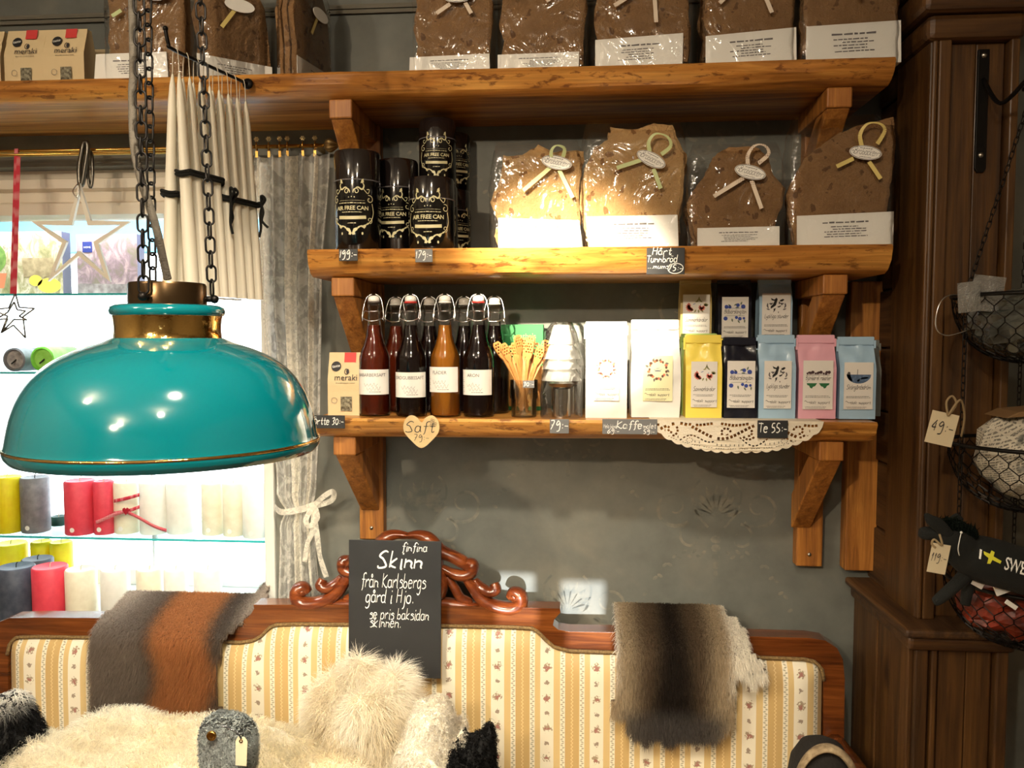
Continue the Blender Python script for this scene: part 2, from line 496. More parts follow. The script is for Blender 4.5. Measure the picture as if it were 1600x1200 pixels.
M_BOARD = pm('chalkboard', (38, 39, 41), 0.5, bumpy=(60, 0.05))
M_BOARD2 = pm('slate_tag_grey', (112, 113, 114), 0.5)
M_IRON = pm('black_iron', (26, 23, 21), 0.45, 0.7)
M_STEEL = pm('steel_wire', (215, 215, 215), 0.22, 1.0)
M_SCREW = pm('screw_zinc', (190, 185, 175), 0.3, 1.0)
M_BRASS = pm('brass', (190, 150, 78), 0.25, 1.0)
M_FOIL = film('cellophane', gloss=0.06, rough=0.07, crinkle=0.38, scale=10)
M_GLASS = film('clear_glass', gloss=0.03, rough=0.02)
def furmat(name, rough=0.85):
    m, nt, b = newmat(name)
    at = N(nt, 'ShaderNodeAttribute'); at.attribute_name = 'Col'
    L(nt, at.outputs['Color'], b.inputs['Base Color']); b.inputs['Roughness'].default_value = rough
    b.inputs['Specular IOR Level'].default_value = 0.2
    tl = N(nt, 'ShaderNodeBsdfTranslucent'); L(nt, at.outputs['Color'], tl.inputs[0])
    mx = N(nt, 'ShaderNodeMixShader'); mx.inputs[0].default_value = 0.45
    L(nt, b.outputs[0], mx.inputs[1]); L(nt, tl.outputs[0], mx.inputs[2]); L(nt, mx.outputs[0], nt.nodes['Material Output'].inputs[0])
    return m
M_FUR = furmat('fur_fibres')
# ================================================================== the setting
def wallmat(name, a, b2, c3):
    m, nt, b = newmat(name)
    v = coords(nt)
    n1 = noise(nt, v, 3.2, 5, 0.6, 0.6); n2 = noise(nt, v, 14, 4, 0.6)
    r = ramp(nt, [(0.3, lin(a)), (0.5, lin(b2)), (0.72, lin(c3))]); L(nt, n1.outputs['Fac'], r.inputs[0])
    r2 = ramp(nt, [(0.35, (0.86, 0.86, 0.86, 1)), (0.65, (1.1, 1.1, 1.1, 1))]); L(nt, n2.outputs['Fac'], r2.inputs[0])
    L(nt, mixc(nt, 0.8, r.outputs[0], r2.outputs[0], 'MULTIPLY'), b.inputs['Base Color'])
    b.inputs['Roughness'].default_value = 0.6
    bump(nt, b, n2.outputs['Fac'], 0.15, 0.003)
    return m
M_WALL = wallmat('grey_wallpaper', (96, 99, 93), (106, 108, 101), (121, 119, 108))
M_PLAIN = pm('plain_plaster', (176, 166, 150), 0.8, var=((160, 150, 134), 3))
M_REVEAL = pm('reveal_white', (236, 238, 238), 0.7)
M_BLUE = pm('frame_light_blue', (118, 190, 228), 0.5)
WY = 2.0
WX0, WX1 = -1.95, -0.775      # display window opening
WZ0, WZ1 = 0.80, 2.045
RX0, RX1, RY0, RZ = -2.6, 2.0, -3.2, 2.75
def struct(o): o['kind'] = 'structure'; return o

mb = MB()
mb.bb(WX1, RX1, WY, WY+0.12, 0, RZ); mb.bb(RX0, WX0, WY, WY+0.12, 0, RZ)
mb.bb(WX0, WX1, WY, WY+0.12, WZ1, RZ); mb.bb(WX0, WX1, WY, WY+0.12, 0, WZ0)
wall_back = struct(mb.build('wall_back', M_WALL))
# faint printed damask: fans of leaves, scrolls and garlands, one motif per object
def motif_mb():
    m = MB()
    for i in range(9):
        a = PI*(0.06+0.88*i/8); r = 0.062+0.018*math.sin(a)
        flat(m, [(math.cos(a)*t*r + math.cos(a+PI/2)*s*w, 0.01+math.sin(a)*t*r+math.sin(a+PI/2)*s*w)
                 for t, s, w in ((.2, -1, .003), (.6, -1, .010), (1, 0, 0), (.6, 1, .010), (.2, 1, .003))])
    for sx in (-1, 1):
        m.strip([(sx*p[0], p[1]) for p in spiral2d((0.105, 0.03), 0.052, 0.012, -PI*0.75, PI*1.6, 22)], [0.010-0.0003*i for i in range(22)])
        m.strip([(sx*p[0], p[1]) for p in spiral2d((0.06, -0.045), 0.035, 0.010, PI*0.5, -PI*1.3, 18)], 0.007)
        m.strip([(sx*p[0], p[1]) for p in catmull([(0.02, -0.02), (0.05, 0.02), (0.06, 0.07), (0.04, 0.10)], 5)], 0.006)
        for k in range(14):                      # leafy garland running outwards
            t = k/13; x, z = 0.03+0.155*t, -0.09-0.13*t+0.05*math.sin(PI*t)
            flat(m, ell2d((sx*x, z+0.006*(-1)**k), 0.008, 0.0045, 6, sx*(-0.7+1.2*(k % 2))))
    for k in range(5):
        flat(m, ell2d((0, -0.05-0.022*k), 0.014-0.002*k, 0.010, 8))
    return m
m_, nt_, b_ = newmat('damask_print')
n_ = noise(nt_, coords(nt_), 26, 3, 0.6); r_ = ramp(nt_, [(0.40, lin((102, 104, 97))), (0.66, lin((134, 129, 114)))])
L(nt_, n_.outputs['Fac'], r_.inputs[0]); L(nt_, r_.outputs[0], b_.inputs['Base Color']); b_.inputs['Roughness'].default_value = 0.6
M_DAM = m_
first = None
c0 = P(1119, 812, WY)
for i in range(-3, 2):
    for j in range(-1, 5):
        x = c0.x + 0.37*i; z = c0.z + 0.50*j + (0.25 if i % 2 else 0)
        if z > 2.6 or x < WX1+0.20 or x > 0.72: continue
        if first is None: first = motif_mb().build('damask_motif', M_DAM, wall_back); o = first
        else: o = first.copy(); COL.objects.link(o)
        o.location = (x, WY-0.0006, z)
struct(MB().bb(RX0-0.1, RX0, RY0, WY+0.12, 0, RZ).build('wall_left', M_PLAIN))
struct(MB().bb(RX1, RX1+0.1, RY0, WY+0.12, 0, RZ).build('wall_right', M_PLAIN))
# far wall behind the viewer with two added openings, shaped to throw light patches above the sofa
ops = []
for (x0, y0, x1, y1) in ((776, 896, 836, 950), (878, 908, 946, 985)):
    a_, b_ = P(x0, y1, WY), P(x1, y0, WY); k_ = (WY-RY0)/SUN_D.y
    ops.append((a_.x-SUN_D.x*k_, b_.x-SUN_D.x*k_, a_.z-SUN_D.z*k_, b_.z-SUN_D.z*k_))
mb = MB(); xs_ = [RX0, ops[0][0], ops[0][1], ops[1][0], ops[1][1], RX1]
for i in (0, 2, 4): mb.bb(xs_[i], xs_[i+1], RY0-0.03, RY0, 0, RZ)
for o_ in ops: mb.bb(o_[0], o_[1], RY0-0.03, RY0, 0, o_[2]); mb.bb(o_[0], o_[1], RY0-0.03, RY0, o_[3], RZ)
struct(mb.build('wall_front', M_PLAIN))
added_win = bpy.data.objects.new('added_panes', None); COL.objects.link(added_win); struct(added_win)
for o_ in ops: MB().bb(o_[0]-0.004, o_[1]+0.004, RY0-0.036, RY0-0.031, o_[2]-0.004, o_[3]+0.004).build('pane', M_GLASS, added_win)
struct(MB().bb(RX0-0.1, RX1+0.1, RY0-0.1, WY+0.12, RZ, RZ+0.1).build('ceiling', pm('ceiling_white', (206, 198, 184), 0.8)))
fl = struct(MB().bb(RX0-0.1, RX1+0.1, RY0-0.1, WY+0.12, -0.1, 0).build('floor', wood('floor_wood', (150, 110, 70), (120, 84, 50), (80, 52, 30), 1, 0.6, 0.5)))
z = P(80, 26, 1.99).z
mb = MB()
mb.tube([(RX0+0.01, 1.992, z), (0.70, 1.992, z)], 0.006, 6); mb.tube([(RX0+0.01, 1.992, z-0.012), (0.70, 1.992, z-0.012)], 0.005, 6)
struct(mb.build('trim_1', pm('trim_grey', (120, 116, 104), 0.5), None, 40))

# display window: niche lined in white, blue sash, clear pane to the bright street
NY = 2.46
win = bpy.data.objects.new('window_1', None); COL.objects.link(win); win.location = (0, 0, 0); struct(win)
mb = MB()
mb.bb(WX1, WX1+0.03, WY+0.12, NY+0.06, WZ0-0.03, WZ1+0.03); mb.bb(WX0-0.03, WX0, WY+0.12, NY+0.06, WZ0-0.03, WZ1+0.03)
mb.bb(WX0, WX1, WY+0.12, NY+0.06, WZ1, WZ1+0.03); mb.bb(WX0, WX1, WY+0.12, NY+0.06, WZ0-0.03, WZ0)
mb.build('reveal', M_REVEAL, win)
mb = MB(); mb.bb(WX1-0.028, WX1-0.001, WY-0.012, WY+0.10, WZ0, WZ1); mb.build('window_casing', pm('casing_white', (226, 226, 220), 0.45), win, bevel=0.004)
zt, zb = P(60, 345, NY).z, P(60, 397, NY).z
mb = MB(); mb.bb(WX0, WX1, NY-0.02, NY+0.02, zb, zt+0.01); mb.build('sash_rail', M_BLUE, win, bevel=0.004)
xm = -1.36
mb = MB(); mb.bb(xm-0.004, xm+0.004, NY-0.01, NY+0.01, WZ0+0.05, zb); mb.build('mullion', M_REVEAL, win, bevel=0.002)
mb = MB(); mb.bb(WX0, WX1, NY-0.02, NY+0.02, WZ0, WZ0+0.05); mb.build('sash_rail', M_REVEAL, win, bevel=0.004)
mb = MB(); mb.bb(WX0, WX1, NY-0.02, NY+0.02, zt+0.01, WZ1); mb.build('sash_head', M_BLUE, win)
for a, b in ((WX0, xm-0.004), (xm+0.004, WX1)):
    MB().bb(a, b, NY+0.002, NY+0.006, WZ0+0.05, zb).build('pane', M_GLASS, win)
# cream pelmet box across the top of the opening
pel = bpy.data.objects.new('trim_2', None); COL.objects.link(pel); struct(pel)
prof = [(P(100, 343, 2.07).z, 2.07), (P(100, 338, 2.07).z, 2.045), (P(100, 320, 2.06).z, 2.04), (P(100, 316, 2.06).z, 2.055),
        (P(100, 300, 2.06).z, 2.06), (P(100, 296, 2.05).z, 2.035), (P(100, 281, 2.04).z, 2.03), (P(100, 278, 2.04).z, 2.05), (WZ1+0.01, 2.05)]
mb = MB()
vs_ = [(x, y, z) for x in (WX0, WX1) for z, y in prof] + [(x, 2.10, z) for x in (WX0, WX1) for z in (prof[0][0], prof[-1][0])]
n = len(prof); fs = [(i, i+1, n+i+1, n+i) for i in range(n-1)] + [(0, n, 2*n+2, 2*n)]
mb.add(vs_, fs); mb.build('pelmet_face', pm('pelmet_cream', (232, 222, 204), 0.5), pel)

# ================================================================== shelves and brackets
def plank(name, x0, x1, ztop, zbot, y0, y1, label, seed, mat):
    n = 90; mb = MB(); rows = []
    for i in range(n):
        x = x0+(x1-x0)*i/(n-1)
        w = mnoise.noise((x*2.3, seed, 0))*0.012+mnoise.noise((x*9, seed, 3))*0.004
        w2 = mnoise.noise((x*3.1, seed, 7))*0.010+mnoise.noise((x*14, seed, 5))*0.003
        mid = mnoise.noise((x*6, seed, 9))*0.004
        rows.append([(x, y1, zbot), (x, y0+0.040+w2, zbot), (x, y0+0.022+w2*0.8, zbot+0.007), (x, y0+0.008+w+mid, (zbot*0.55+ztop*0.45)), (x, y0+w*0.6, ztop-0.006), (x, y0+0.004+w*0.6, ztop), (x, y1, ztop)])
    vs_ = [p for r in rows for p in r]; k = 7; fs = []
    for i in range(n-1):
        for j in range(k):
            j2 = (j+1) % k; fs.append((i*k+j, i*k+j2, (i+1)*k+j2, (i+1)*k+j))
    fs.append(tuple(range(k))[::-1]); fs.append(tuple((n-1)*k+j for j in range(k)))
    mb.add(vs_, fs)
    return tag(mb.build(name, mat, None, 35, recalc=True), label, 'shelf', 'thick wooden wall shelves')
# bark-flecked pine: a stained live edge
def edgewood():
    m = wood('shelf_live_edge', (226, 168, 86), (186, 124, 54), (116, 68, 27), 0, 1.0, 0.38, 0.2)
    nt = m.node_tree; b = nt.nodes['Principled BSDF']; src = b.inputs['Base Color'].links[0].from_socket
    n = noise(nt, coords(nt, (26, 30, 90)), 1.0, 5, 0.62, 0.4)
    g = N(nt, 'ShaderNodeNewGeometry'); s = N(nt, 'ShaderNodeSeparateXYZ'); L(nt, g.outputs['Normal'], s.inputs[0])
    front = math_(nt, 'GREATER_THAN', math_(nt, 'MULTIPLY', s.outputs['Y'], -1.0), 0.55)
    r = ramp(nt, [(0.36, (1, 1, 1, 1)), (0.45, (0, 0, 0, 1))]); L(nt, n.outputs['Fac'], r.inputs[0])
    L(nt, mixc(nt, math_(nt, 'MULTIPLY', math_(nt, 'MULTIPLY', r.outputs[0], front), 0.75), src, lin((92, 44, 18))), b.inputs['Base Color'])
    return m
M_EDGE = edgewood()
SY = 1.71
S1, S2, S3 = 2.171, 1.7935, 1.424
plank('wooden_shelf', -2.2, 0.648, S1, S1-0.046, SY, WY, 'long top plank shelf running over the window under a row of bread', 1.3, M_EDGE)
plank('wooden_shelf', -0.583, 0.652, S2, S2-0.058, SY, WY, 'middle plank shelf carrying black cans and crispbread bags', 4.1, M_EDGE)
plank('wooden_shelf', -0.574, 0.632, S3, S3-0.045, SY, WY, 'lowest plank shelf carrying bottles, coffee and tea bags', 8.2, M_EDGE)

def bracket(x, ztop, y_front, drop, post_len, label, w=0.052, post_w=0.062, post_x=None, zmin=None):
    t = thing('shelf_bracket', label, 'bracket', (x, WY, ztop), 0, 'wooden shelf brackets')
    px = 0 if post_x is None else post_x-x
    mb = MB().bb(px-post_w/2, px+post_w/2, -0.035, 0, -post_len, 0); mb.build('wall_post', M_BRK, t, bevel=0.003)
    yf = y_front-WY
    mb = MB().bb(-w/2, w/2, yf, -0.035, -0.042, -0.0005); mb.build('arm', M_BRK, t, bevel=0.003)
    # diagonal strut from the front of the arm back down to the post
    o = [(yf+0.006, -0.042), (-0.036, -drop), (-0.036, -drop+0.085), (yf+0.085, -0.042)]
    mb = MB(); n = 4
    mb.add([(-w/2*0.92, y, z) for y, z in o]+[(w/2*0.92, y, z) for y, z in o], [(0, 1, 2, 3), (7, 6, 5, 4)]+[(i, i+4, (i+1) % 4+4, (i+1) % 4) for i in range(4)])
    mb.build('strut', M_BRK, t, bevel=0.003, recalc=True)
    for zz in (-post_len+0.03,):
        s = MB().lathe([(0.0, 0.003), (0.004, 0.0025), (0.005, 0)], 10); s.xf(rotm(PI/2, 0, 0), (px, -0.0355, zz)); s.build('screw', M_SCREW, t, True)
    return t
xl = P(545, 690, 1.78).x; xr = P(1308, 140, 1.78).x
for ztop, dr, pl, where in ((S1-0.0465, 0.23, 0.27, 'under the left of the top shelf above the black cans'),
                            (S2-0.0585, 0.24, 0.29, 'under the left of the middle shelf beside the bottles'),
                            (S3-0.0455, 0.215, 0.29, 'under the left of the lowest shelf above the sofa crest')):
    bracket(xl, ztop, 1.745, dr, pl, 'pine bracket with diagonal strut '+where, post_x=P(581, 800, 1.97).x)
for ztop, dr, pl, where in ((S1-0.0465, 0.23, 0.27, 'under the right of the top shelf behind crispbread'),
                            (S2-0.0585, 0.24, 0.29, 'under the right of the middle shelf behind tea bags'),
                            (S3-0.0455, 0.24, 0.335, 'under the right of the lowest shelf near the cupboard')):
    bracket(xr-0.005, ztop, 1.745, dr, pl, 'pine bracket with diagonal strut '+where, post_x=P(1264, 850, 1.97).x)
# the wide upright board carrying the right ends
xa, xb = P(1322, 800, 1.96).x, P(1371, 800, 1.96).x
o = MB().bb(xa, xb, 1.955, WY, P(1340, 892, 1.96).z, S2-0.059).build('upright_board', M_BRK, None, bevel=0.003)
# notch-free: the lowest shelf butts against it, so it is split round the shelf
bpy.data.objects.remove(o)
t = thing('upright_board', 'wide upright pine board against the wall between shelves and cupboard', 'board', (xa, WY, P(1340, 892, 1.96).z))
z0 = t.location.z; w = xb-xa
MB().bb(0, w, -0.04, 0, 0, S3-0.046-z0).build('lower_board', M_BRK, t, bevel=0.003)
MB().bb(0, w, -0.04, 0, S3+0.0005-z0, S2-0.059-z0).build('upper_board', M_BRK, t, bevel=0.003)

# ================================================================== cupboard pillar on the right
cu = thing('cupboard', 'narrow dark pine cupboard pillar with moulded ledge and framed panels', 'cupboard', (0.69, WY, 0))
CX, CY = 0.69, WY
def cb(x0, x1, y0, y1, z0, z1, name, mat, bevel=0.003, parent=None):
    return MB().bb(x0-CX, x1-CX, y0-CY, y1-CY, z0, z1).build(name, mat, parent or cu, bevel=bevel)
XR = 0.885; LZ = 1.012
# lower body
cb(0.70, XR-0.005, 1.685, 1.998, 0.0, LZ-0.05, 'lower_body', M_CUP)
ys = [1.998, 1.925, 1.84, 1.765, 1.668]
for i in range(4): cb(0.692-0.002*(i % 2), 0.70, ys[i+1]+0.0012, ys[i]-0.0012, 0.0, LZ-0.05, 'side_plank', M_CUP, 0.002)
cb(0.70, 0.727, 1.660, 1.685, 0.0, LZ-0.05, 'corner_stile', M_CUP, 0.004)
cb(0.733, 0.747, 1.664, 1.685, 0.0, LZ-0.05, 'bead_moulding', M_CUP, 0.005)
cb(0.752, 0.805, 1.672, 1.685, 0.0, LZ-0.05, 'panel_plank', M_CUP, 0.002)
cb(0.807, 0.856, 1.673, 1.685, 0.0, LZ-0.05, 'panel_plank', M_CUP, 0.002)
cb(0.860, XR, 1.660, 1.685, 0.0, LZ-0.05, 'stile', M_CUP, 0.004)
# ledge with a hollow moulding under it
mb = MB()
mb.bb(0.668-CX, XR+0.02-CX, 1.632-CY, -0.002, LZ-0.018, LZ)
mb.build('ledge', M_CUPY, cu, bevel=0.006)
mb = MB(); mb.bb(0.681-CX, XR+0.008-CX, 1.648-CY, -0.002, LZ-0.05, LZ-0.018); mb.build('ledge_moulding', M_CUPX, cu, bevel=0.010, seg=3)
# upper body
UZ = P(1500, 62, 1.70).z
cb(0.735, XR-0.008, 1.735, 1.998, LZ, UZ+0.2, 'upper_body', M_CUP)
zz = LZ; k = 0
while zz < UZ:
    h = (0.135, 0.16, 0.12, 0.15)[k % 4]
    cb(0.722+0.004*(k % 2), 0.735, 1.875, 1.998, zz+0.002, min(zz+h, UZ+0.1)-0.002, 'side_plank', M_CUPY, 0.004); zz += h; k += 1
cb(0.714, 0.735, 1.705, 1.873, LZ, UZ, 'corner_post', M_CUP, 0.003)
cb(0.716, 0.726, 1.697, 1.7045, LZ, UZ, 'corner_bead', M_CUP, 0.004)
cb(0.728, 0.752, 1.697, 1.7345, LZ, UZ, 'front_stile', M_CUP, 0.003)
cb(0.754, 0.810, 1.722, 1.7345, LZ, UZ, 'door_plank', M_CUP, 0.002)
cb(0.811, 0.866, 1.723, 1.7345, LZ, UZ, 'door_plank', M_CUP, 0.002)
cb(0.868, XR, 1.700, 1.7345, LZ, UZ, 'front_stile', M_CUP, 0.003)
# cornice: three stepped mouldings
for i, (ov, h0, h1) in enumerate(((0.008, 0.0, 0.05), (0.024, 0.05, 0.11), (0.04, 0.11, 0.2))):
    cb(0.712-ov, XR+ov, 1.70-ov, 1.998, UZ+h0, UZ+h1, 'cornice', M_CUPX, 0.012)
# black hook plate screwed to the cupboard front
hp = P(1530, 270, 1.72)
t = thing('hook_plate', 'long black iron hook plate screwed to the cupboard front', 'hook', (hp.x, 1.7215, hp.z))
hl = P(1530, 78, 1.72).z-hp.z
mb = MB(); mb.prism([(-0.011, 0.008), (-0.006, 0), (0.006, 0), (0.011, 0.008), (0.011, hl), (-0.011, hl)], -0.006, 0); mb.build('plate', M_IRON, t, bevel=0.001)
for zz in (0.035, hl-0.012):
    s = MB().lathe([(0, 0.003), (0.004, 0.0025), (0.0055, 0)], 10).xf(rotm(PI/2, 0, 0), (0, -0.0062, zz)); s.build('screw', M_SCREW, t, True)
top = Vector((0.835, 1.555, 2.068))
rel = top-Vector((hp.x, 1.7215, hp.z))
mb = MB(); mb.tube(catmull([(0, -0.006, hl-0.06), (rel.x*0.4, rel.y*0.4, rel.z-0.01), (rel.x*0.95, rel.y*0.9, rel.z+0.012), (rel.x, rel.y-0.004, rel.z+0.004), (rel.x, rel.y, rel.z-0.006), (rel.x-0.008, rel.y+0.02, rel.z-0.008)], 6), 0.0042, 8)
mb.build('hook_arm', M_IRON, t, True)
# ================================================================== goods on the shelves
def px_outline(pts, Y, org):
    r = []
    for x, y in pts:
        p = P(x, y, Y); r.append((p.x-org[0], p.z-org[2]))
    return r
def rough_outline(pts, amp, seed, k=4):
    """adds a broken, crumbly edge to a polygon"""
    out = []; n = len(pts)
    for i in range(n):
        a, b = pts[i], pts[(i+1) % n]
        for j in range(k):
            t = j/k; x, z = a[0]+(b[0]-a[0])*t, a[1]+(b[1]-a[1])*t
            out.append((x+mnoise.noise((x*70, z*70, seed))*amp, z+mnoise.noise((x*70, z*70, seed+9))*amp))
    return out
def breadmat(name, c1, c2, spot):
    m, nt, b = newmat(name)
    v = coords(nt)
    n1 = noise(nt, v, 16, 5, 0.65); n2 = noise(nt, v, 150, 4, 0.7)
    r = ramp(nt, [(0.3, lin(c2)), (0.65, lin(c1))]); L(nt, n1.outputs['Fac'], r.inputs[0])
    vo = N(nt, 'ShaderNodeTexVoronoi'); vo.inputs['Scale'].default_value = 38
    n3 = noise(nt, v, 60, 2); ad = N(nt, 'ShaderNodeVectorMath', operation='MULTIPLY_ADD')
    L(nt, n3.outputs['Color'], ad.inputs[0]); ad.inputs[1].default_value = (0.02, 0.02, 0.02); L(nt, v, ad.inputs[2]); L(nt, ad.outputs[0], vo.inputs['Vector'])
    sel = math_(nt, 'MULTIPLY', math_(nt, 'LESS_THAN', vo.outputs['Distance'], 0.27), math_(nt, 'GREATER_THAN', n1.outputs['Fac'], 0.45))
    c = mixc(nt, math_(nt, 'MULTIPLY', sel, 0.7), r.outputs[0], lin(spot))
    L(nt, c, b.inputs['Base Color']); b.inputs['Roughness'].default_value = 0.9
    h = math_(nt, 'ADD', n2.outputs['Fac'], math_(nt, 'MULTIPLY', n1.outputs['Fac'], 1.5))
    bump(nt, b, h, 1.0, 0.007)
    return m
M_BR1 = breadmat('crispbread', (204, 168, 116), (182, 142, 92), (118, 72, 38))  # lit copy, for the bags in the spot beam
M_BR2 = breadmat('crispbread_shaded', (160, 122, 80), (136, 100, 62), (86, 52, 28))  # same bread outside the beam, dimmer light put into its colour
def dotted(name, base, dot, scale):
    m, nt, b = newmat(name)
    vo = N(nt, 'ShaderNodeTexVoronoi'); vo.inputs['Scale'].default_value = scale; vo.inputs['Randomness'].default_value = 0.0
    L(nt, coords(nt), vo.inputs['Vector'])
    f = math_(nt, 'LESS_THAN', vo.outputs['Distance'], 0.28)
    L(nt, mixc(nt, f, lin(base), lin(dot)), b.inputs['Base Color']); b.inputs['Roughness'].default_value = 0.6
    return m
M_RIB = {'green': pm('ribbon_green', (196, 208, 150), 0.5), 'yellow': pm('ribbon_yellow', (216, 196, 120), 0.5),
         'brown': dotted('ribbon_brown_dots', (222, 206, 186), (120, 84, 66), 260), 'red': dotted('ribbon_red_dots', (196, 40, 62), (244, 226, 226), 330)}

def bread_pack(label, Y, base, outline, card, oval, tilt, tails, loop, rib, bag, dark=False, seed=0, rotz=0, group='crispbread bags'):
    """outline, card, bag: pixel corners on the plane Y; base: pixel of the foot centre"""
    o = P(base[0], base[1], Y); zs = base[2]
    o = Vector((o.x, Y+0.028, zs))
    t = thing('crispbread_bag', label, 'bread', o, rotz, group)
    org = (o.x, Y, zs)
    ol = px_outline(outline, Y, org); zmin = 0.004
    ol = [(x, max(z, zmin)) for x, z in ol]
    mt = M_BR2 if dark else M_BR1  # dark picks the shaded copy of the bread
    for i in range(3):
        rnd = random.Random(seed*10+i)
        sc = 1.0-0.03*i; dx = rnd.uniform(-0.006, 0.006)*i
        ro = rough_outline([(x*sc+dx, max(z*sc, zmin)) for x, z in ol], 0.004, seed+i*3.7, 4)
        mb = MB(); n = len(ro); yf = -0.026+0.018*i
        # slightly domed slab: outer ring, inner ring
        cx = sum(p[0] for p in ro)/n; cz = sum(p[1] for p in ro)/n
        vs_ = [(x, yf+0.003, z) for x, z in ro]+[(cx+(x-cx)*0.93, yf-0.001, cz+(z-cz)*0.93) for x, z in ro]+[(x, yf+0.013, z) for x, z in ro]
        fs = [tuple(range(n, 2*n)), tuple(range(3*n-1, 2*n-1, -1))]
        for a in range(n):
            b = (a+1) % n; fs += [(a, b, n+b, n+a), (2*n+a, 2*n+b, b, a)]
        mb.add(vs_, fs); mb.build('bread_slice', mt, t)
    # printed card folded round the foot
    co = px_outline(card, Y, org)
    co[0] = (co[0][0], 0.001); co[1] = (co[1][0], 0.001)
    mb = MB(); mb.prism([(co[i][0], co[i][1]) for i in range(4)], -0.0335, -0.0325)
    mb.bb(co[0][0], co[1][0], -0.0335, 0.030, 0.0002, 0.0012)
    c = mb.build('card', M_WHITE, t)
    w = co[1][0]-co[0][0]; hgt = (co[2][1]+co[3][1])/2; cxm = (co[0][0]+co[1][0])/2
    pr = MB(); lines2d(pr, cxm-w*0.24, cxm+w*0.24, hgt*0.72, hgt*0.055, 1, 0.01, seed, 0.05)
    lines2d(pr, cxm-w*0.24, cxm+w*0.24, hgt*0.60, hgt*0.035, 5, hgt*0.075, seed+1, 0.6)
    sl = (co[2][1]-co[3][1])/(w or 1)
    pr.map(lambda x, y, z: (x, -0.0339, z+(x-cxm)*sl*0.8)); pr.build('print', M_INK2, c)
    # ribbon bow and oval tag in front of the bag
    rb = MB(); yr = -0.0445
    for a, b in tails:
        q = px_outline([a, b], Y, org); MB().add([(p[0], p[1], p[2]) for p in _band(q[0], q[1], 0.0085, yr+0.002)], [(0, 1, 2, 3)]).build('ribbon_tail', M_RIB[rib], t)
    if loop:
        lp = catmull(px_outline(loop, Y, org), 6)
        for i in range(len(lp)-1):
            t0, t1 = i/(len(lp)-1), (i+1)/(len(lp)-1)
            w0 = 0.0085*(0.35+0.65*abs(math.cos(PI*t0))); w1 = 0.0085*(0.35+0.65*abs(math.cos(PI*t1)))
            y0, y1 = yr-0.010*math.sin(PI*t0), yr-0.010*math.sin(PI*t1)
            d = Vector((lp[i+1][0]-lp[i][0], lp[i+1][1]-lp[i][1])); d.normalize(); nx, nz = -d.y, d.x
            rb.add([(lp[i][0]+nx*w0/2, y0, lp[i][1]+nz*w0/2), (lp[i][0]-nx*w0/2, y0-0.001, lp[i][1]-nz*w0/2), (lp[i+1][0]-nx*w1/2, y1-0.001, lp[i+1][1]-nz*w1/2), (lp[i+1][0]+nx*w1/2, y1, lp[i+1][1]+nz*w1/2)], [(0, 1, 2, 3)])
    if rb.v: rb.build('ribbon_loop', M_RIB[rib], t)
    if oval:
        oc = px_outline([oval], Y, org)[0]
        ct, st = math.cos(tilt), math.sin(tilt)
        tg = MB(); tg.prism(ell2d((0, 0), 0.033, 0.0145, 28), -0.0012, 0); R2 = rotm(0, -tilt, 0)
        tg.xf(R2, (oc[0], yr-0.003, oc[1])); tgo = tg.build('oval_tag', M_WHITE, t)
        pr = MB(); e = ell2d((0, 0), 0.0315, 0.0132, 28); pr.strip(e+[e[0]], 0.0009)
        bk = hand2d('Brobacken', 0.0145, 0.35, 0.06, 'CENTER', 0.9, 0.1); bx_ = [v[0] for v in bk.v]; bk.map(lambda x, y, z: ((x-(max(bx_)+min(bx_))/2)*0.047/(max(bx_)-min(bx_)), y, z-0.0045)); pr.join(bk)
        lines2d(pr, -0.013, 0.013, 0.0082, 0.0013, 1, 0.002, 3, 0.05); lines2d(pr, -0.012, 0.012, -0.0098, 0.0012, 1, 0.002, 4, 0.05)
        for sx in (-1, 1): pr.strip(spiral2d((sx*0.0265, 0), 0.004, 0.0015, -1.2, 3.0, 8), 0.0008)
        pr.xf(R2, (oc[0], yr-0.0046, oc[1])); pr.build('lettering', M_INK, tgo)
    # cellophane: a creased pillow round it all
    bo = px_outline(bag, Y, org)       # bl, br, tr, tl
    xa_, xb_ = min(p[0] for p in ol)-0.005, max(p[0] for p in ol)+0.005
    zt_ = max(max(bo[2][1], bo[3][1]), max(p[1] for p in ol)+0.012)
    def bagf(s):
        def f(u, v):
            e = min(1, max(0, (v-0.55)/0.45)); e = e*e
            xl_ = xa_*(1-e)+min(bo[3][0], xa_+0.02)*e; xr_ = xb_*(1-e)+max(bo[2][0], xb_-0.02)*e
            x = xl_+(xr_-xl_)*u; z = 0.0005+v*(zt_-0.0005)*(1-0.0*u)
            bul = 0.004+0.033*min(1, 4*u*(1-u)*6)*(1 if v < 0.86 else max(0.03, (1-v)/0.14))
            if v < 0.05: bul = min(bul, 0.0365)
            wv = 0.002*mnoise.noise((x*30, z*30, seed+s))
            return (x+0.003*mnoise.noise((z*40, seed, s))*(1 if 0 < v < 1 else 0), -(bul+wv) if s < 0 else 0.8*bul+wv, z)
        return f
    mb = MB(); mb.grid(bagf(-1), 26, 24); mb.grid(bagf(1), 26, 24)
    mb.build('cellophane_bag', M_FOIL, t, True)
    return t
def _band(a, b, w, y):
    d = Vector((b[0]-a[0], b[1]-a[1])); d.normalize(); nx, nz = -d.y*w/2, d.x*w/2
    return [(a[0]+nx, y, a[1]+nz), (a[0]-nx, y, a[1]-nz), (b[0]-nx, y-0.003, b[1]-nz), (b[0]+nx, y-0.003, b[1]+nz)]

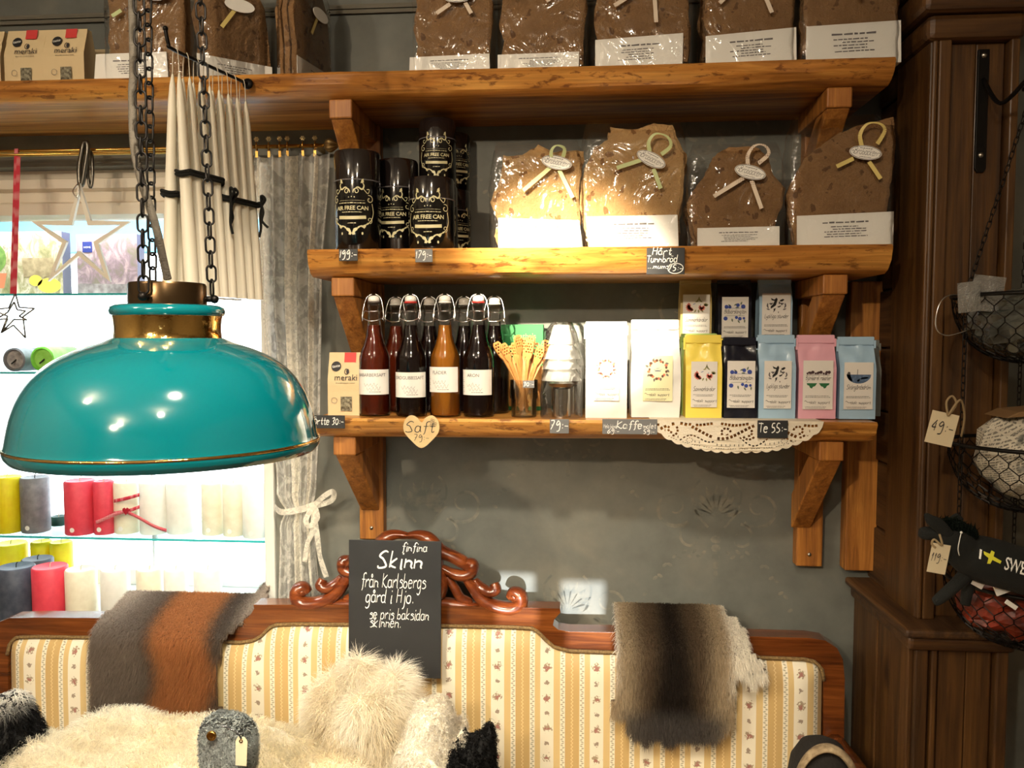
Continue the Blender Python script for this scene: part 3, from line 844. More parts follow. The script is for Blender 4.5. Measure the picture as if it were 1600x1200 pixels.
YB = 1.755
bread_pack('lit crispbread bag with pale green ribbon right of the black cans', YB, (843, 386, S2),
  [(779, 385), (909, 384), (906, 338), (904, 305), (906, 280), (913, 249), (912, 236), (898, 235), (877, 235), (864, 237), (841, 225), (816, 241), (786, 242), (784, 259), (782, 278), (772, 297), (766, 315), (778, 347), (772, 368)],
  [(779, 386), (911, 385), (905, 345), (779, 341)], (870, 257), math.radians(-12), [((860, 264), (818, 300)), ((874, 268), (895, 311))],
  [(862, 256), (862, 240), (870, 232), (882, 236), (880, 248)], 'green', [(769, 386), (912, 386), (898, 223), (774, 222)], seed=1)
bread_pack('tallest lit crispbread bag with light green ribbon loop, second on the middle shelf', YB, (991, 384, S2),
  [(921, 383), (1060, 381), (1062, 336), (1068, 297), (1070, 268), (1075, 245), (1062, 224), (1056, 207), (1050, 194), (1022, 192), (1010, 196), (991, 202), (954, 198), (952, 217), (929, 230), (914, 263), (908, 284), (906, 326)],
  [(921, 383), (1060, 380), (1058, 336), (915, 339)], (1016, 252), math.radians(-27), [((1002, 252), (963, 265)), ((1020, 266), (1031, 297))],
  [(1014, 240), (1012, 226), (1022, 214), (1040, 218), (1046, 232), (1032, 244)], 'green', [(915, 383), (1070, 381), (1052, 196), (921, 197)], seed=2)
bread_pack('smaller shaded crispbread bag with spotted ribbon between two taller ones', YB, (1150, 384, S2),
  [(1090, 383), (1209, 383), (1211, 353), (1221, 325), (1228, 294), (1209, 273), (1202, 245), (1181, 228), (1139, 229), (1121, 238), (1111, 262), (1090, 290), (1072, 322), (1080, 346)],
  [(1089, 383), (1217, 383), (1217, 354), (1089, 357)], (1169, 272), math.radians(-15), [((1160, 280), (1113, 309)), ((1172, 284), (1187, 328))],
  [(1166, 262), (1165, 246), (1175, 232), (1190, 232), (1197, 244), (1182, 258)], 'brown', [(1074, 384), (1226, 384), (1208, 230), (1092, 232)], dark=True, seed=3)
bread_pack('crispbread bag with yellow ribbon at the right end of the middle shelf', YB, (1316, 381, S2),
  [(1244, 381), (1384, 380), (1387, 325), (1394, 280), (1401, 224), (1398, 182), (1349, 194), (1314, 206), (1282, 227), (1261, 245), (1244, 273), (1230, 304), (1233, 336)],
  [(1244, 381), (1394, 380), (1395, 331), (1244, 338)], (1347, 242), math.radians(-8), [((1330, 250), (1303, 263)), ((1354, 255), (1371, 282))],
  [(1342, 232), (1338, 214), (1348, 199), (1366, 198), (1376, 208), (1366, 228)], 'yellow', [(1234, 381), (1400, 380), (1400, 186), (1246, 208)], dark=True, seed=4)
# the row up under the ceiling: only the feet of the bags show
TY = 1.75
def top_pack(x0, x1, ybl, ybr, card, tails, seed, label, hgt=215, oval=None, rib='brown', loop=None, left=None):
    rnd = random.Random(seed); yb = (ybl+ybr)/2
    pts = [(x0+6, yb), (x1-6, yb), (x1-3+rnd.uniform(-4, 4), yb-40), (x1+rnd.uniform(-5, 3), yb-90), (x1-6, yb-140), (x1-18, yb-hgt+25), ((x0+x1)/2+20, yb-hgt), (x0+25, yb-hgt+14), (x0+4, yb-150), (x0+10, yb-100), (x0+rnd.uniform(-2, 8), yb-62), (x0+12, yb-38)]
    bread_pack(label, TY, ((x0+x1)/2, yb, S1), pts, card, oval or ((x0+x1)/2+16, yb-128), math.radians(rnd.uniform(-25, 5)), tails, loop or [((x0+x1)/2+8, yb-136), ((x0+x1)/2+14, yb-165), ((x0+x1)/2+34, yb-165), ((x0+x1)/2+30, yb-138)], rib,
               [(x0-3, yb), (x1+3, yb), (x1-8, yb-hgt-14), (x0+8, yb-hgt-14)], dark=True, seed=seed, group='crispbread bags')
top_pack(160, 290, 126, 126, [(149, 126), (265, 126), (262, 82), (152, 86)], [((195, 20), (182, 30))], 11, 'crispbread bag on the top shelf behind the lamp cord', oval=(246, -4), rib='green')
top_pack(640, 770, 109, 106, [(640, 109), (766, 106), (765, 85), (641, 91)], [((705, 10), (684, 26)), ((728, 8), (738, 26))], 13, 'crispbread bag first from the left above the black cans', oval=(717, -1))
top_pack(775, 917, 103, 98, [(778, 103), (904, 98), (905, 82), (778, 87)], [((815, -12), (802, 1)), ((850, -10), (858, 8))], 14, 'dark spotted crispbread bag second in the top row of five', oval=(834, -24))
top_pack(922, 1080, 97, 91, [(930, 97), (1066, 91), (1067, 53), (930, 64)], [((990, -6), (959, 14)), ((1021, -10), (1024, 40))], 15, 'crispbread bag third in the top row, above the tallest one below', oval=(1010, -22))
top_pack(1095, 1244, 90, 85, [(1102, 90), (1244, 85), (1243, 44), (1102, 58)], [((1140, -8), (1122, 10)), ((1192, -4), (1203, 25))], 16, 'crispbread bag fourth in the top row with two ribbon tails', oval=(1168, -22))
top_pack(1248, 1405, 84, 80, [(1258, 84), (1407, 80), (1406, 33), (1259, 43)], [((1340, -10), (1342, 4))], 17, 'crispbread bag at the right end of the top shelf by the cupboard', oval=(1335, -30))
t = None
# two turned bags, left part of the top shelf
def turned(px, py, rz, w, h, seed, label, Y):
    o = P(px, py, Y); o.z = S1
    t = thing('crispbread_bag', label, 'bread', o, rz, 'crispbread bags')
    for i in range(3):
        rnd = random.Random(seed+i)
        pts = [(-w/2+0.01, 0.004), (w/2-0.01, 0.004), (w/2, h*0.3), (w/2-0.012, h*0.7), (w*0.2, h), (-w*0.3, h*0.95), (-w/2, h*0.6), (-w/2+0.012, h*0.3)]
        ro = rough_outline([(x*(1-0.02*i), z) for x, z in pts], 0.005, seed+i, 4)
        mb = MB().prism(ro, -0.026+0.018*i, -0.013+0.018*i); mb.build('bread_slice', M_BR2, t, bevel=0.002)
    mb = MB().bb(-w/2, w/2, -0.0345, -0.0335, 0.001, 0.052); mb.bb(-w/2, w/2, -0.0345, 0.03, 0.0002, 0.0012); mb.bb(w/2-0.001, w/2, -0.034, 0.0, 0.001, 0.045)
    c = mb.build('card', M_WHITE, t)
    pr = MB(); lines2d(pr, -w*0.24, w*0.24, 0.036, 0.0022, 4, 0.005, seed, 0.5); pr.map(lambda x, y, z: (x, -0.0349, z)); pr.build('print', M_INK2, c)
    rb = MB(); rb.add(_band((0.0, h*0.62), (-0.03, h*0.45), 0.0085, -0.038), [(0, 1, 2, 3)]); rb.build('ribbon', M_RIB['yellow'], t)
    tg = MB().prism(ell2d((0.01, h*0.66), 0.033, 0.0145, 24), -0.042, -0.041); tgo = tg.build('oval_tag', M_WHITE, t)
    def bagf(s):
        return lambda u, v: ((u-0.5)*(w+0.012), s*(0.006+0.032*min(1, 8.8*u*(1-u))*(1 if v < 0.75 else max(0.05, (1-v)/0.25)))*(1 if s < 0 else 0.8), 0.0005+v*(h+0.02))
    mb = MB(); mb.grid(bagf(-1), 14, 14); mb.grid(bagf(1), 14, 14); mb.build('cellophane_bag', M_FOIL, t, True)
turned(362, 120, math.radians(38), 0.165, 0.26, 31, 'crispbread bag turned sideways behind the hanging white candles', 1.80)
turned(474, 113, math.radians(78), 0.165, 0.26, 37, 'crispbread bag seen edge-on at the gap in the top row', 1.84)

# ---- kraft tea bags with a leaf window
M_KRAFT = pm('kraft_paper', (214, 192, 150), 0.7, bumpy=(30, 0.25))
M_KRAFTD = pm('kraft_paper_brown', (126, 96, 60), 0.7)
M_RED = pm('red_sticker', (204, 58, 56), 0.6)
M_BLACK = pm('black_print', (20, 19, 20), 0.6)
M_LEAF = pm('dried_leaves', (70, 60, 44), 0.8, var=((150, 146, 124), 160), bumpy=(160, 0.6))
def pouch_mb(w, d, h, fold=0.88, taper=0.65, topd=0.006, seed=0, crump=0.0012, nx=10, nz=18, bulge=0.0):
    """gusseted bag standing on its base: front and back panels, folded flat at the top"""
    def depth(v):
        if v < taper: return d/2
        if v > fold: return topd/2
        return d/2+(topd/2-d/2)*((v-taper)/(fold-taper))
    mb = MB()
    for s in (-1, 1):
        def f(u, v, s=s):
            if s > 0: u = 1-u
            ww = w*(1+bulge*math.sin(PI*min(1, v/taper*0.9)))
            x = (u-0.5)*ww
            y = s*depth(v)
            cr = crump*(mnoise.noise((x*45+seed, v*9, s*3+seed))+0.5*mnoise.noise((x*120, v*26, seed)))
            cr *= 1.0 if v < 0.66 else 2.6
            if v in (0, 1): cr = 0
            return (x, y+cr*(0.5 if u in (0, 1) else 1)*1.6, v*h)
        mb.grid(f, nx, nz)
    for s in (-1, 1):
        def g(u, v, s=s):
            y = (u-0.5)*2*depth(v)*s
            ww = w*(1+bulge*math.sin(PI*min(1, v/taper*0.9)))
            inset = 0.25*depth(v)*(1-abs(2*u-1))*(0.2+v)
            return (s*(ww/2-inset), y, v*h)
        mb.grid(g, 5, nz)
    mb.bb(-w/2, w/2, -d/2, d/2, 0, 0.0005)
    return mb, depth
def kraft_bag(loc, label, w=0.073, h=0.138, d=0.05, rotz=0, parts=True):
    t = thing('kraft_tea_bag', label, 'tea bag', loc, rotz, 'kraft paper herbal tea bags')
    mb, dep = pouch_mb(w, d, h, 0.97, 0.55, 0.016, seed=loc[0]*10, crump=0.001)
    mb.build('bag', M_KRAFT, t, 50)
    if not parts: return t
    def yon(z): return -dep(z/h)-0.0026
    def on(m, name, mat, z0=None, off=0):
        m.map(lambda x, y, z: (x, y+yon(z)-off, z)); return m.build(name, mat, t)
    m = MB(); [flat(m, [(0.0, h-0.022+k*0.011), (0.027, h-0.022+k*0.011), (0.027, h-0.011+k*0.011), (0.0, h-0.011+k*0.011)]) for k in (0, 1)]
    on(m, 'red_sticker', M_RED)
    m = MB(); flat(m, ell2d((-0.018, h*0.78), 0.0115, 0.0115, 20, 0)); b = on(m, 'round_sticker', M_BLACK)
    m = type2d('taste', 0.0095, 0.1).xf(rotm(0, -0.15, 0), (-0.018, 0, h*0.765)); m.map(lambda x, y, z: (x, yon(z)-0.0008, z)); m.build('lettering', M_CHALK, b)
    m = type2d('meraki', 0.0195, 0.0); m.xf(None, (0.006, 0, h*0.56)); lines2d(m, -0.018, 0.028, h*0.515, 0.0010, 1, 0.003, 5, 0.05)
    m.join(MB().strip(ell2d((0.007, h*0.70), 0.005, 0.0062, 12, 0, PI/2, PI*2.4), 0.0016)); flat(m, ell2d((0.009, h*0.70), 0.003, 0.0055, 10)); on(m, 'lettering', M_INK)
    m = MB(); e = ell2d((-0.021, h*0.24), 0.0065, 0.0065, 16); m.strip(e+[e[0]], 0.0008); on(m, 'seal_print', M_INK2)
    m = MB(); flat(m, [(-0.006, 0.010), (0.020, 0.010), (0.020, 0.043), (-0.006, 0.043)]); on(m, 'leaf_window', M_LEAF)
    return t
for (xa_, xb_, ya, lab) in ((-58, 6, 130, 'kraft tea bag cut by the left edge of the photo, top shelf'), (8, 72, 129, 'kraft tea bag with red sticker, left of the matching pair'), (68, 136, 128, 'kraft tea bag with red sticker beside crispbread, right of the pair')):
    p = P((xa_+xb_)/2, ya, 1.765); kraft_bag(Vector((p.x, 1.785, S1)), lab, w=P(xb_, ya, 1.765).x-P(xa_, ya, 1.765).x-0.006, h=0.133)
p = P(146, 128, 1.85); kraft_bag(Vector((p.x, 1.89, S1)), 'kraft tea bag half hidden behind the front pair on top shelf', w=0.08, h=0.125, parts=False)
p = P(537, 645, 1.775); kraft_bag(Vector((p.x, 1.80, S3)), 'kraft tea bag with leaf window beside the rhubarb bottle', w=0.073, h=0.143)

# ---- black storage cans with pale gold ornament
M_CAN = pm('can_black', (12, 10, 10), 0.14, coat=0.6)
M_CANTOP = pm('can_smoke', (30, 24, 24), 0.10, coat=0.8)
M_GOLD = pm('can_gold_print', (222, 214, 168), 0.4)
def can_print(r, h):
    m = MB(); k = r/0.049; H = h
    s = 0.049*k
    cz = h*0.36
    for sx in (-1, 1):
        def q(pts): return [(sx*p[0]*k, cz+p[1]*k) for p in pts]
        m.strip(q(spiral2d((0.010, 0.046), 0.007, 0.002, PI*1.15, -PI*1.2, 14)), 0.0016*k)
        m.strip(q(catmull([(0.003, 0.044), (0.012, 0.054), (0.022, 0.050), (0.026, 0.058), (0.021, 0.066)], 5)), [0.001+0.0022*math.sin(PI*i/20)*k for i in range(21)])
        flat(m, q([(0.019, 0.062), (0.026, 0.064), (0.025, 0.072), (0.021, 0.069)]))
        m.strip(q(catmull([(0.024, 0.052), (0.034, 0.042), (0.038, 0.050), (0.032, 0.050)], 5)), 0.0015*k)
        m.strip(q(spiral2d((0.038, 0.030), 0.009, 0.002, PI*0.6, -PI*1.5, 14)), 0.0015*k)
        m.strip(q(catmull([(0.044, 0.022), (0.047, 0.004), (0.043, -0.010), (0.036, -0.018)], 5)), 0.0017*k)
        m.strip(q(spiral2d((0.038, -0.012), 0.007, 0.002, -PI*0.5, PI*1.3, 12)), 0.0014*k)
        m.strip(q(catmull([(0.036, -0.018), (0.026, -0.024), (0.016, -0.026), (0.008, -0.034)], 5)), [0.0015*k+0.002*k*abs(math.sin(i)) for i in range(16)])
        flat(m, q([(0.0, -0.040), (0.004, -0.030), (0.010, -0.028), (0.012, -0.033), (0.006, -0.037), (0.007, -0.042), (0.002, -0.043)]))
        flat(m, q([(0.020, -0.026), (0.026, -0.030), (0.030, -0.025), (0.026, -0.022)])); flat(m, q(ell2d((0.022, -0.040), 0.002, 0.003, 8)))
    for x in (-0.006, 0, 0.006): flat(m, ell2d((x*k, cz+0.034*k+(0.001 if x == 0 else 0)), 0.0013*k, 0.0013*k, 6))
    lines2d(m, -0.028*k, 0.028*k, cz+0.027*k, 0.0007*k, 1, 1, 1, 0.02)
    lines2d(m, -0.030*k, 0.030*k, cz+0.0215*k, 0.0018*k, 1, 1, 2, 0.02)
    m.join(type2d('AIR FREE CAN', 0.0118*k, 0, 'CENTER', 0.0002, 0.95).xf(None, (0, 0, cz+0.008*k)))
    lines2d(m, -0.022*k, 0.022*k, cz+0.003*k, 0.0016*k, 1, 1, 3, 0.02)
    m.strip([((-0.030+0.005*i)*k, cz-0.0065*k-0.0015*k*math.sin(PI*i/12)) for i in range(13)], 0.0068*k)
    lines2d(m, -0.009*k, 0.009*k, cz-0.0195*k, 0.0016*k, 1, 1, 6, 0.02)
    return m
def can(loc, r, h, label, phi=0):
    t = thing('storage_can', label, 'can', loc, 0, 'black storage cans')
    hs = h*0.70
    MB().lathe([(r*0.96, 0.0), (r, 0.003), (r, hs)], 40, capb=True, capt=True).build('body', M_CAN, t, 40)
    MB().lathe([(r-0.0005, hs), (r-0.0005, h-0.006), (r-0.003, h), (r-0.006, h-0.001), (r-0.008, h-0.012), (0.0, h-0.014)], 40).build('smoked_rim', M_CANTOP, t, 40)
    MB().lathe([(r+0.0002, hs-0.0012), (r+0.0005, hs), (r+0.0002, hs+0.0012)], 40).build('lid_seam', M_INK2, t, True)
    m = can_print(r, h); wrapcyl(m, r+0.0005, phi); m.build('ornament', M_GOLD, t)
    return t
def can_px(xa, xb, ytop, ybot, Y, label, zb=None, phi=0, h=None):
    a, b = P(xa, ybot, Y), P(xb, ybot, Y); r = (b.x-a.x)/2*0.985
    zb = S2 if zb is None else zb
    hh = h or (P((xa+xb)/2, ytop, Y).z-zb)
    return can(Vector(((a.x+b.x)/2, Y, zb)), r, hh, label, phi), hh
RC_ = 0.047
can_px(524, 596, 240, 388, 1.79, 'large black can with gold ornament, leftmost on the middle shelf')
can_px(591, 655, 253, 388, 1.86, 'large black can partly hidden between two others', phi=-0.12)
_, hc = can_px(639, 711, 281, 388, 1.775, 'small black can in front of the two stacked pairs')
_, hd = can_px(655, 716, 292, 388, 1.872, 'small black can behind the front one, holding another up', phi=0.25)
can_px(655, 713, 190, 288, 1.872, 'topmost front black can standing on another can', zb=S2+hd+0.0005, phi=0.1)
_, he = can_px(681, 736, 300, 388, 1.955, 'small black can at the back beneath the rear stack', phi=0.55)
can_px(682, 735, 212, 300, 1.955, 'rear black can on the back stack half hidden', zb=S2+he+0.0005, phi=0.5)

# ---- swing-top cordial bottles
def liquid(name, col, trans=0.55):
    m, nt, b = newmat(name)
    b.inputs['Base Color'].default_value = lin(col); b.inputs['Roughness'].default_value = 0.12
    b.inputs['Transmission Weight'].default_value = trans; b.inputs['IOR'].default_value = 1.2
    return m
M_LQ = {'rhubarb': liquid('rhubarb_cordial', (122, 46, 22), 0.6), 'dark': liquid('dark_cordial', (18, 8, 10), 0.1), 'elder': liquid('amber_cordial', (192, 124, 40), 0.45)}
M_PORC = pm('white_porcelain', (236, 234, 228), 0.2, coat=0.4); M_RUBR = pm('red_rubber', (190, 50, 44), 0.5); M_RUBD = pm('dark_rubber', (70, 60, 54), 0.5)
BR, BH = 0.0345, 0.262
BPROF = [(0.030, 0), (BR-0.001, 0.004), (BR, 0.010), (BR, 0.128), (BR-0.001, 0.136), (BR-0.005, 0.148), (0.0235, 0.162), (0.0185, 0.180), (0.0155, 0.205), (0.0140, 0.226), (0.0135, 0.244), (0.0150, 0.246), (0.0150, 0.254), (0.0125, 0.256)]
def bottle(loc, liq, label, rub, text=None, labz=0.062, side=True, phi=0, detail=True):
    t = thing('cordial_bottle', label, 'bottle', loc, 0, 'swing-top cordial bottles')
    MB().lathe(BPROF, 32).build('glass', M_GLASS, t, True)
    lp = [(0.0, 0.004)]+[(r-0.0018, z) for r, z in BPROF[1:9]]+[(0.0, 0.2055)]
    lp[1] = (0.029, 0.004)
    MB().lathe(lp, 32).build('cordial', M_LQ[liq], t, 50)
    MB().lathe([(0.0, 0.2575), (0.0125, 0.2575), (0.0135, 0.262), (0.0125, 0.268), (0.008, 0.271), (0, 0.272)], 18).build('stopper', M_PORC, t, True)
    MB().lathe([(0.011, 0.2535), (0.0145, 0.2545), (0.0145, 0.2575), (0.011, 0.2585)], 18).build('rubber_ring', rub, t, True)
    mb = MB()
    for s in (-1, 1):
        mb.tube(catmull([(s*0.004, -0.002, 0.2745), (s*0.015, -0.003, 0.268), (s*0.021, -0.006, 0.250), (s*0.0245, -0.010, 0.226), (s*0.022, -0.013, 0.218)], 5), 0.0011, 6)
        mb.tube(catmull([(s*0.0155, 0.0, 0.236), (s*0.020, -0.004, 0.237), (s*0.0235, -0.009, 0.226), (s*0.0240, -0.010, 0.214)], 5), 0.0010, 6)
    mb.tube([(0.0155*math.cos(a), 0.0155*math.sin(a), 0.236) for a in [2*PI*i/20 for i in range(20)]], 0.0009, 6, closed=True)
    mb.tube(catmull([(-0.0235, -0.010, 0.222), (-0.012, -0.019, 0.216), (0, -0.021, 0.214), (0.012, -0.019, 0.216), (0.0235, -0.010, 0.222)], 5), 0.0012, 6)
    mb.build('wire_bail', M_STEEL, t, True)
    if text:
        ww = 0.047; hh = 0.056; rr = BR+0.0006
        m = MB(); m.grid(lambda u, v: ((u-0.5)*2*ww, 0, labz+v*hh), 22, 2); wrapcyl(m, rr, phi)
        lb = m.build('label', M_WHITE, t, True)
        m = type2d(text, 0.0105, 0, 'CENTER', 0, 0.95).xf(None, (0, 0, labz+hh*0.72)); wrapcyl(m, rr+0.0005, phi); m.build('lettering', M_INK2, lb)
        m = hand2d('Shjgarn', 0.018, 0.45, 0.045, 'CENTER', 0.7, 0.3) if False else MB()
        rnd = random.Random(len(text))
        for row in range(2):                      # the flourished signature on the label
            pts = [(-0.016+0.006*row+0.0026*i, labz+hh*(0.36-0.16*row)+(0.007 if i % 3 == 0 else -0.002 if i % 3 == 1 else 0.001)*rnd.uniform(.5, 1.1)) for i in range(13)]
            m.strip(catmull(pts, 4), 0.0005)
        lines2d(m, -0.004, 0.024, labz+hh*0.10, 0.0012, 1, 1, 3, 0.1)
        if side: lines2d(m, -0.045, -0.026, labz+hh*0.66, 0.0012, 8, 0.0042, 5, 0.5)
        wrapcyl(m, rr+0.0005, phi); m.build('signature', M_INK2, lb)
    return t
YBT = 1.775
for px, liq, rub, tx, lz, lab, ph in ((586, 'rhubarb', M_RUBD, 'RABARBERSAFT', 0.050, 'reddish brown rhubarb cordial bottle, first of the front four', 0),
                             (643, 'dark', M_RUBR, 'JORDGUBBSSAFT', 0.044, 'dark strawberry cordial bottle with red seal, second of the front four', 0),
                             (696, 'elder', M_PORC, 'FLÄDER', 0.056, 'cloudy amber elderflower cordial bottle with white stopper', -0.25),
                             (748, 'dark', M_RUBR, 'ARON', 0.050, 'black aronia cordial bottle with red seal beside the spoons', -0.25)):
    p = P(px, 648, YBT); bottle(Vector((p.x, YBT, S3)), liq, lab, rub, tx, lz, ph != 0, ph)
for px, liq, lab, yy in ((620, 'rhubarb', 'rhubarb bottle in the back row behind the first two', 1.885), (672, 'dark', 'dark bottle in the back row left of the amber one', 1.885), (726, 'dark', 'dark bottle in the back row right of the amber one', 1.885), (773, 'dark', 'dark bottle in the back row behind the wooden spoons', 1.865)):
    p = P(px, 640, yy); bottle(Vector((p.x, yy, S3)), liq, lab, M_PORC, 'SAFT' if False else None)

# ---- tumbler of wooden honey spoons
M_SPOON = pm('spoon_wood', (206, 150, 86), 0.6, var=((182, 122, 62), 40))
tp = P(818, 648, 1.765); TR, TH = 0.031, 0.083
t = thing('glass_tumbler', 'clear glass tumbler full of honey spoons with price tag', 'glass', (tp.x, 1.775, S3))
MB().lathe([(TR*0.86, 0.0), (TR*0.9, 0.002), (TR*0.92, 0.040), (TR, 0.043), (TR, TH), (TR-0.0018, TH), (TR-0.0022, 0.043), (TR*0.85, 0.038), (TR*0.82, 0.006), (0, 0.006)], 28, capb=True).build('glass', film('tumbler_glass', (244, 246, 244), 0.06, 0.03), t, 50)
m = MB().bb(0.0, 0.025, -TR-0.003, -TR-0.0015, TH-0.016, TH); pl = m.build('price_tag', M_BOARD2, t)
m = hand2d('30:-', 0.010, 0.1, 0.13).xf(None, (0.0125, -TR-0.0033, TH-0.012)); m.build('lettering', M_CHALK, pl)
def spoon_mb(seed):
    rnd = random.Random(seed); Ls = 0.155
    hw, hl = 0.0098, 0.036
    out = [(-0.0028, 0), (0.0028, 0), (0.0032, Ls-hl-0.008), (hw*0.7, Ls-hl), (hw, Ls-hl*0.5), (hw*0.95, Ls-0.006), (hw*0.6, Ls), (-hw*0.6, Ls), (-hw*0.95, Ls-0.006), (-hw, Ls-hl*0.5), (-hw*0.7, Ls-hl), (-0.0032, Ls-hl-0.008)]
    hol = []
    for i in range(4):
        for j in range(3 if i % 2 else 2):
            hol.append(ell2d(((j-(1 if i % 2 else 0.5))*0.0062, Ls-hl*0.30-i*0.0062+0.004), 0.0024, 0.0024, 8)[::-1])
    return fill2d([out], hol, 0.0022)
sp0 = [spoon_mb(0).mesh('spoon_blade', M_SPOON)]
ring = [(-150, 0.024, 13), (-128, 0.020, 8), (-105, 0.021, 12), (-84, 0.014, 4), (-62, 0.022, 9), (-40, 0.020, 12), (170, 0.024, 16), (150, 0.018, 9), (120, 0.016, 6), (80, 0.012, 3), (45, 0.020, 9), (15, 0.024, 14), (-10, 0.022, 13), (-75, 0.024, 14), (100, 0.02, 7)]
wl = ['honey spoon with a pierced head standing in the glass tumbler']*len(ring)
for i, (a, lean, tilt) in enumerate(ring):
    a = math.radians(a); o = bpy.data.objects.new('honey_spoon', sp0[0]); COL.objects.link(o)
    dirv = Vector((math.cos(a)*math.sin(math.radians(tilt*1.55+4)), math.sin(a)*math.sin(math.radians(tilt+6))*0.55, math.cos(math.radians(tilt*1.55+4)))).normalized()
    q = dirv.to_track_quat('Z', 'Y'); tw = Matrix.Rotation(random.Random(i).uniform(-0.9, 0.9), 4, 'Z')
    xax = Vector((1, 0, 0)); xax = (xax-dirv*xax.dot(dirv)).normalized(); yax = dirv.cross(xax)
    Mx = Matrix((xax, yax, dirv)).transposed().to_4x4() @ tw
    Mx.translation = Vector((tp.x-math.cos(a)*0.010, 1.775-math.sin(a)*0.010, S3+0.009+0.022*random.Random(i+50).random()))
    o.matrix_world = Mx
    tag(o, wl[i], 'spoon', 'honey spoons in the tumbler')
# ---- green box behind
p0, p1 = P(783, 507, 1.93), P(849, 507, 1.93); bh = p0.z-S3
t = thing('green_tea_box', 'green printed carton standing behind the wooden spoons', 'box', ((p0.x+p1.x)/2, 1.955, S3))
bw = p1.x-p0.x
MB().bb(-bw/2, bw/2, -0.025, 0.025, 0, bh).build('carton', pm('carton_green', (20, 122, 58), 0.45), t, bevel=0.001)
m = type2d("agatha's", 0.018, 0, 'CENTER').xf(None, (0.006, -0.0256, bh-0.034)); m.strip(ell2d((-0.022, bh-0.014), 0.006, 0.006, 12, 0, 0.5, 5.5), 0.0014)
m.join(type2d('Bakteri', 0.018, 0, 'CENTER') if False else lines2d(MB(), -0.02, 0.03, bh-0.052, 0.012, 1, 1, 3, 0.1)); m.build('lettering', pm('print_lime', (160, 200, 110), 0.5), t)
m = MB(); flat(m, [(-bw/2+0.002, 0.01), (bw/2-0.002, 0.01), (bw/2-0.002, bh*0.52), (-bw/2+0.002, bh*0.52)]); m.map(lambda x, y, z: (x, -0.0256, z)); m.build('picture_print', pm('honey_print', (168, 104, 40), 0.5, var=((222, 170, 90), 30)), t)

# ---- steel shakers under stacked cellophane skirts
M_CHROME = pm('polished_steel', (205, 203, 198), 0.12, 1.0)
def shaker(px, py, Y, label, sc=1.0):
    p = P(px, py, Y); t = thing('steel_lantern', label, 'lantern', (p.x, Y, S3), 0, 'steel lanterns in cellophane')
    MB().lathe([(0.0, 0.0), (0.0215*sc, 0.0), (0.0215*sc, 0.064*sc), (0.018*sc, 0.064*sc), (0.018*sc, 0.005), (0, 0.005)], 28).build('cup', M_CHROME, t, 40)
    MB().lathe([(0.020*sc, 0.066*sc), (0.027*sc, 0.070*sc), (0.030*sc, 0.076*sc), (0.016*sc, 0.081*sc)], 28).build('collar', M_CHROME, t, 50)
    for i, (r, z, h) in enumerate(((0.044, 0.082, 0.030), (0.043, 0.108, 0.026), (0.041, 0.130, 0.036), (0.030, 0.163, 0.042))):
        m = MB(); nn = 36
        m.grid(lambda u, v, r=r, z=z, h=h: (sc*(r*(1-0.42*v)*(1+0.05*math.sin(u*2*PI*11)*(1-v)))*math.cos(2*PI*u), sc*(r*(1-0.42*v)*(1+0.05*math.sin(u*2*PI*11)*(1-v)))*math.sin(2*PI*u), sc*(z+h*v)), nn, 4, True)
        m.build('skirt', M_SKIRT, t, True)
    mb = MB(); mb.lathe([(0.047*sc, 0.0), (0.049*sc, 0.05*sc), (0.047*sc, 0.12*sc), (0.036*sc, 0.19*sc), (0.022*sc, 0.212*sc)], 14)
    mb.map(lambda x, y, z: (x*(1+0.07*mnoise.noise((x*40, y*40, z*30)))+0.006*mnoise.noise((z*20, px, 0)), y, z)); mb.build('cellophane_wrap', M_FOIL, t, True)
    return t
M_SKIRT = film('clouded_film', (236, 236, 232), 0.14, 0.12, 0.4, 30, veil=0.42)
shaker(877, 651, 1.772, 'wrapped steel lantern with tiered clear skirts above the 79 tag')
shaker(893, 640, 1.875, 'second wrapped steel lantern standing behind the front one')

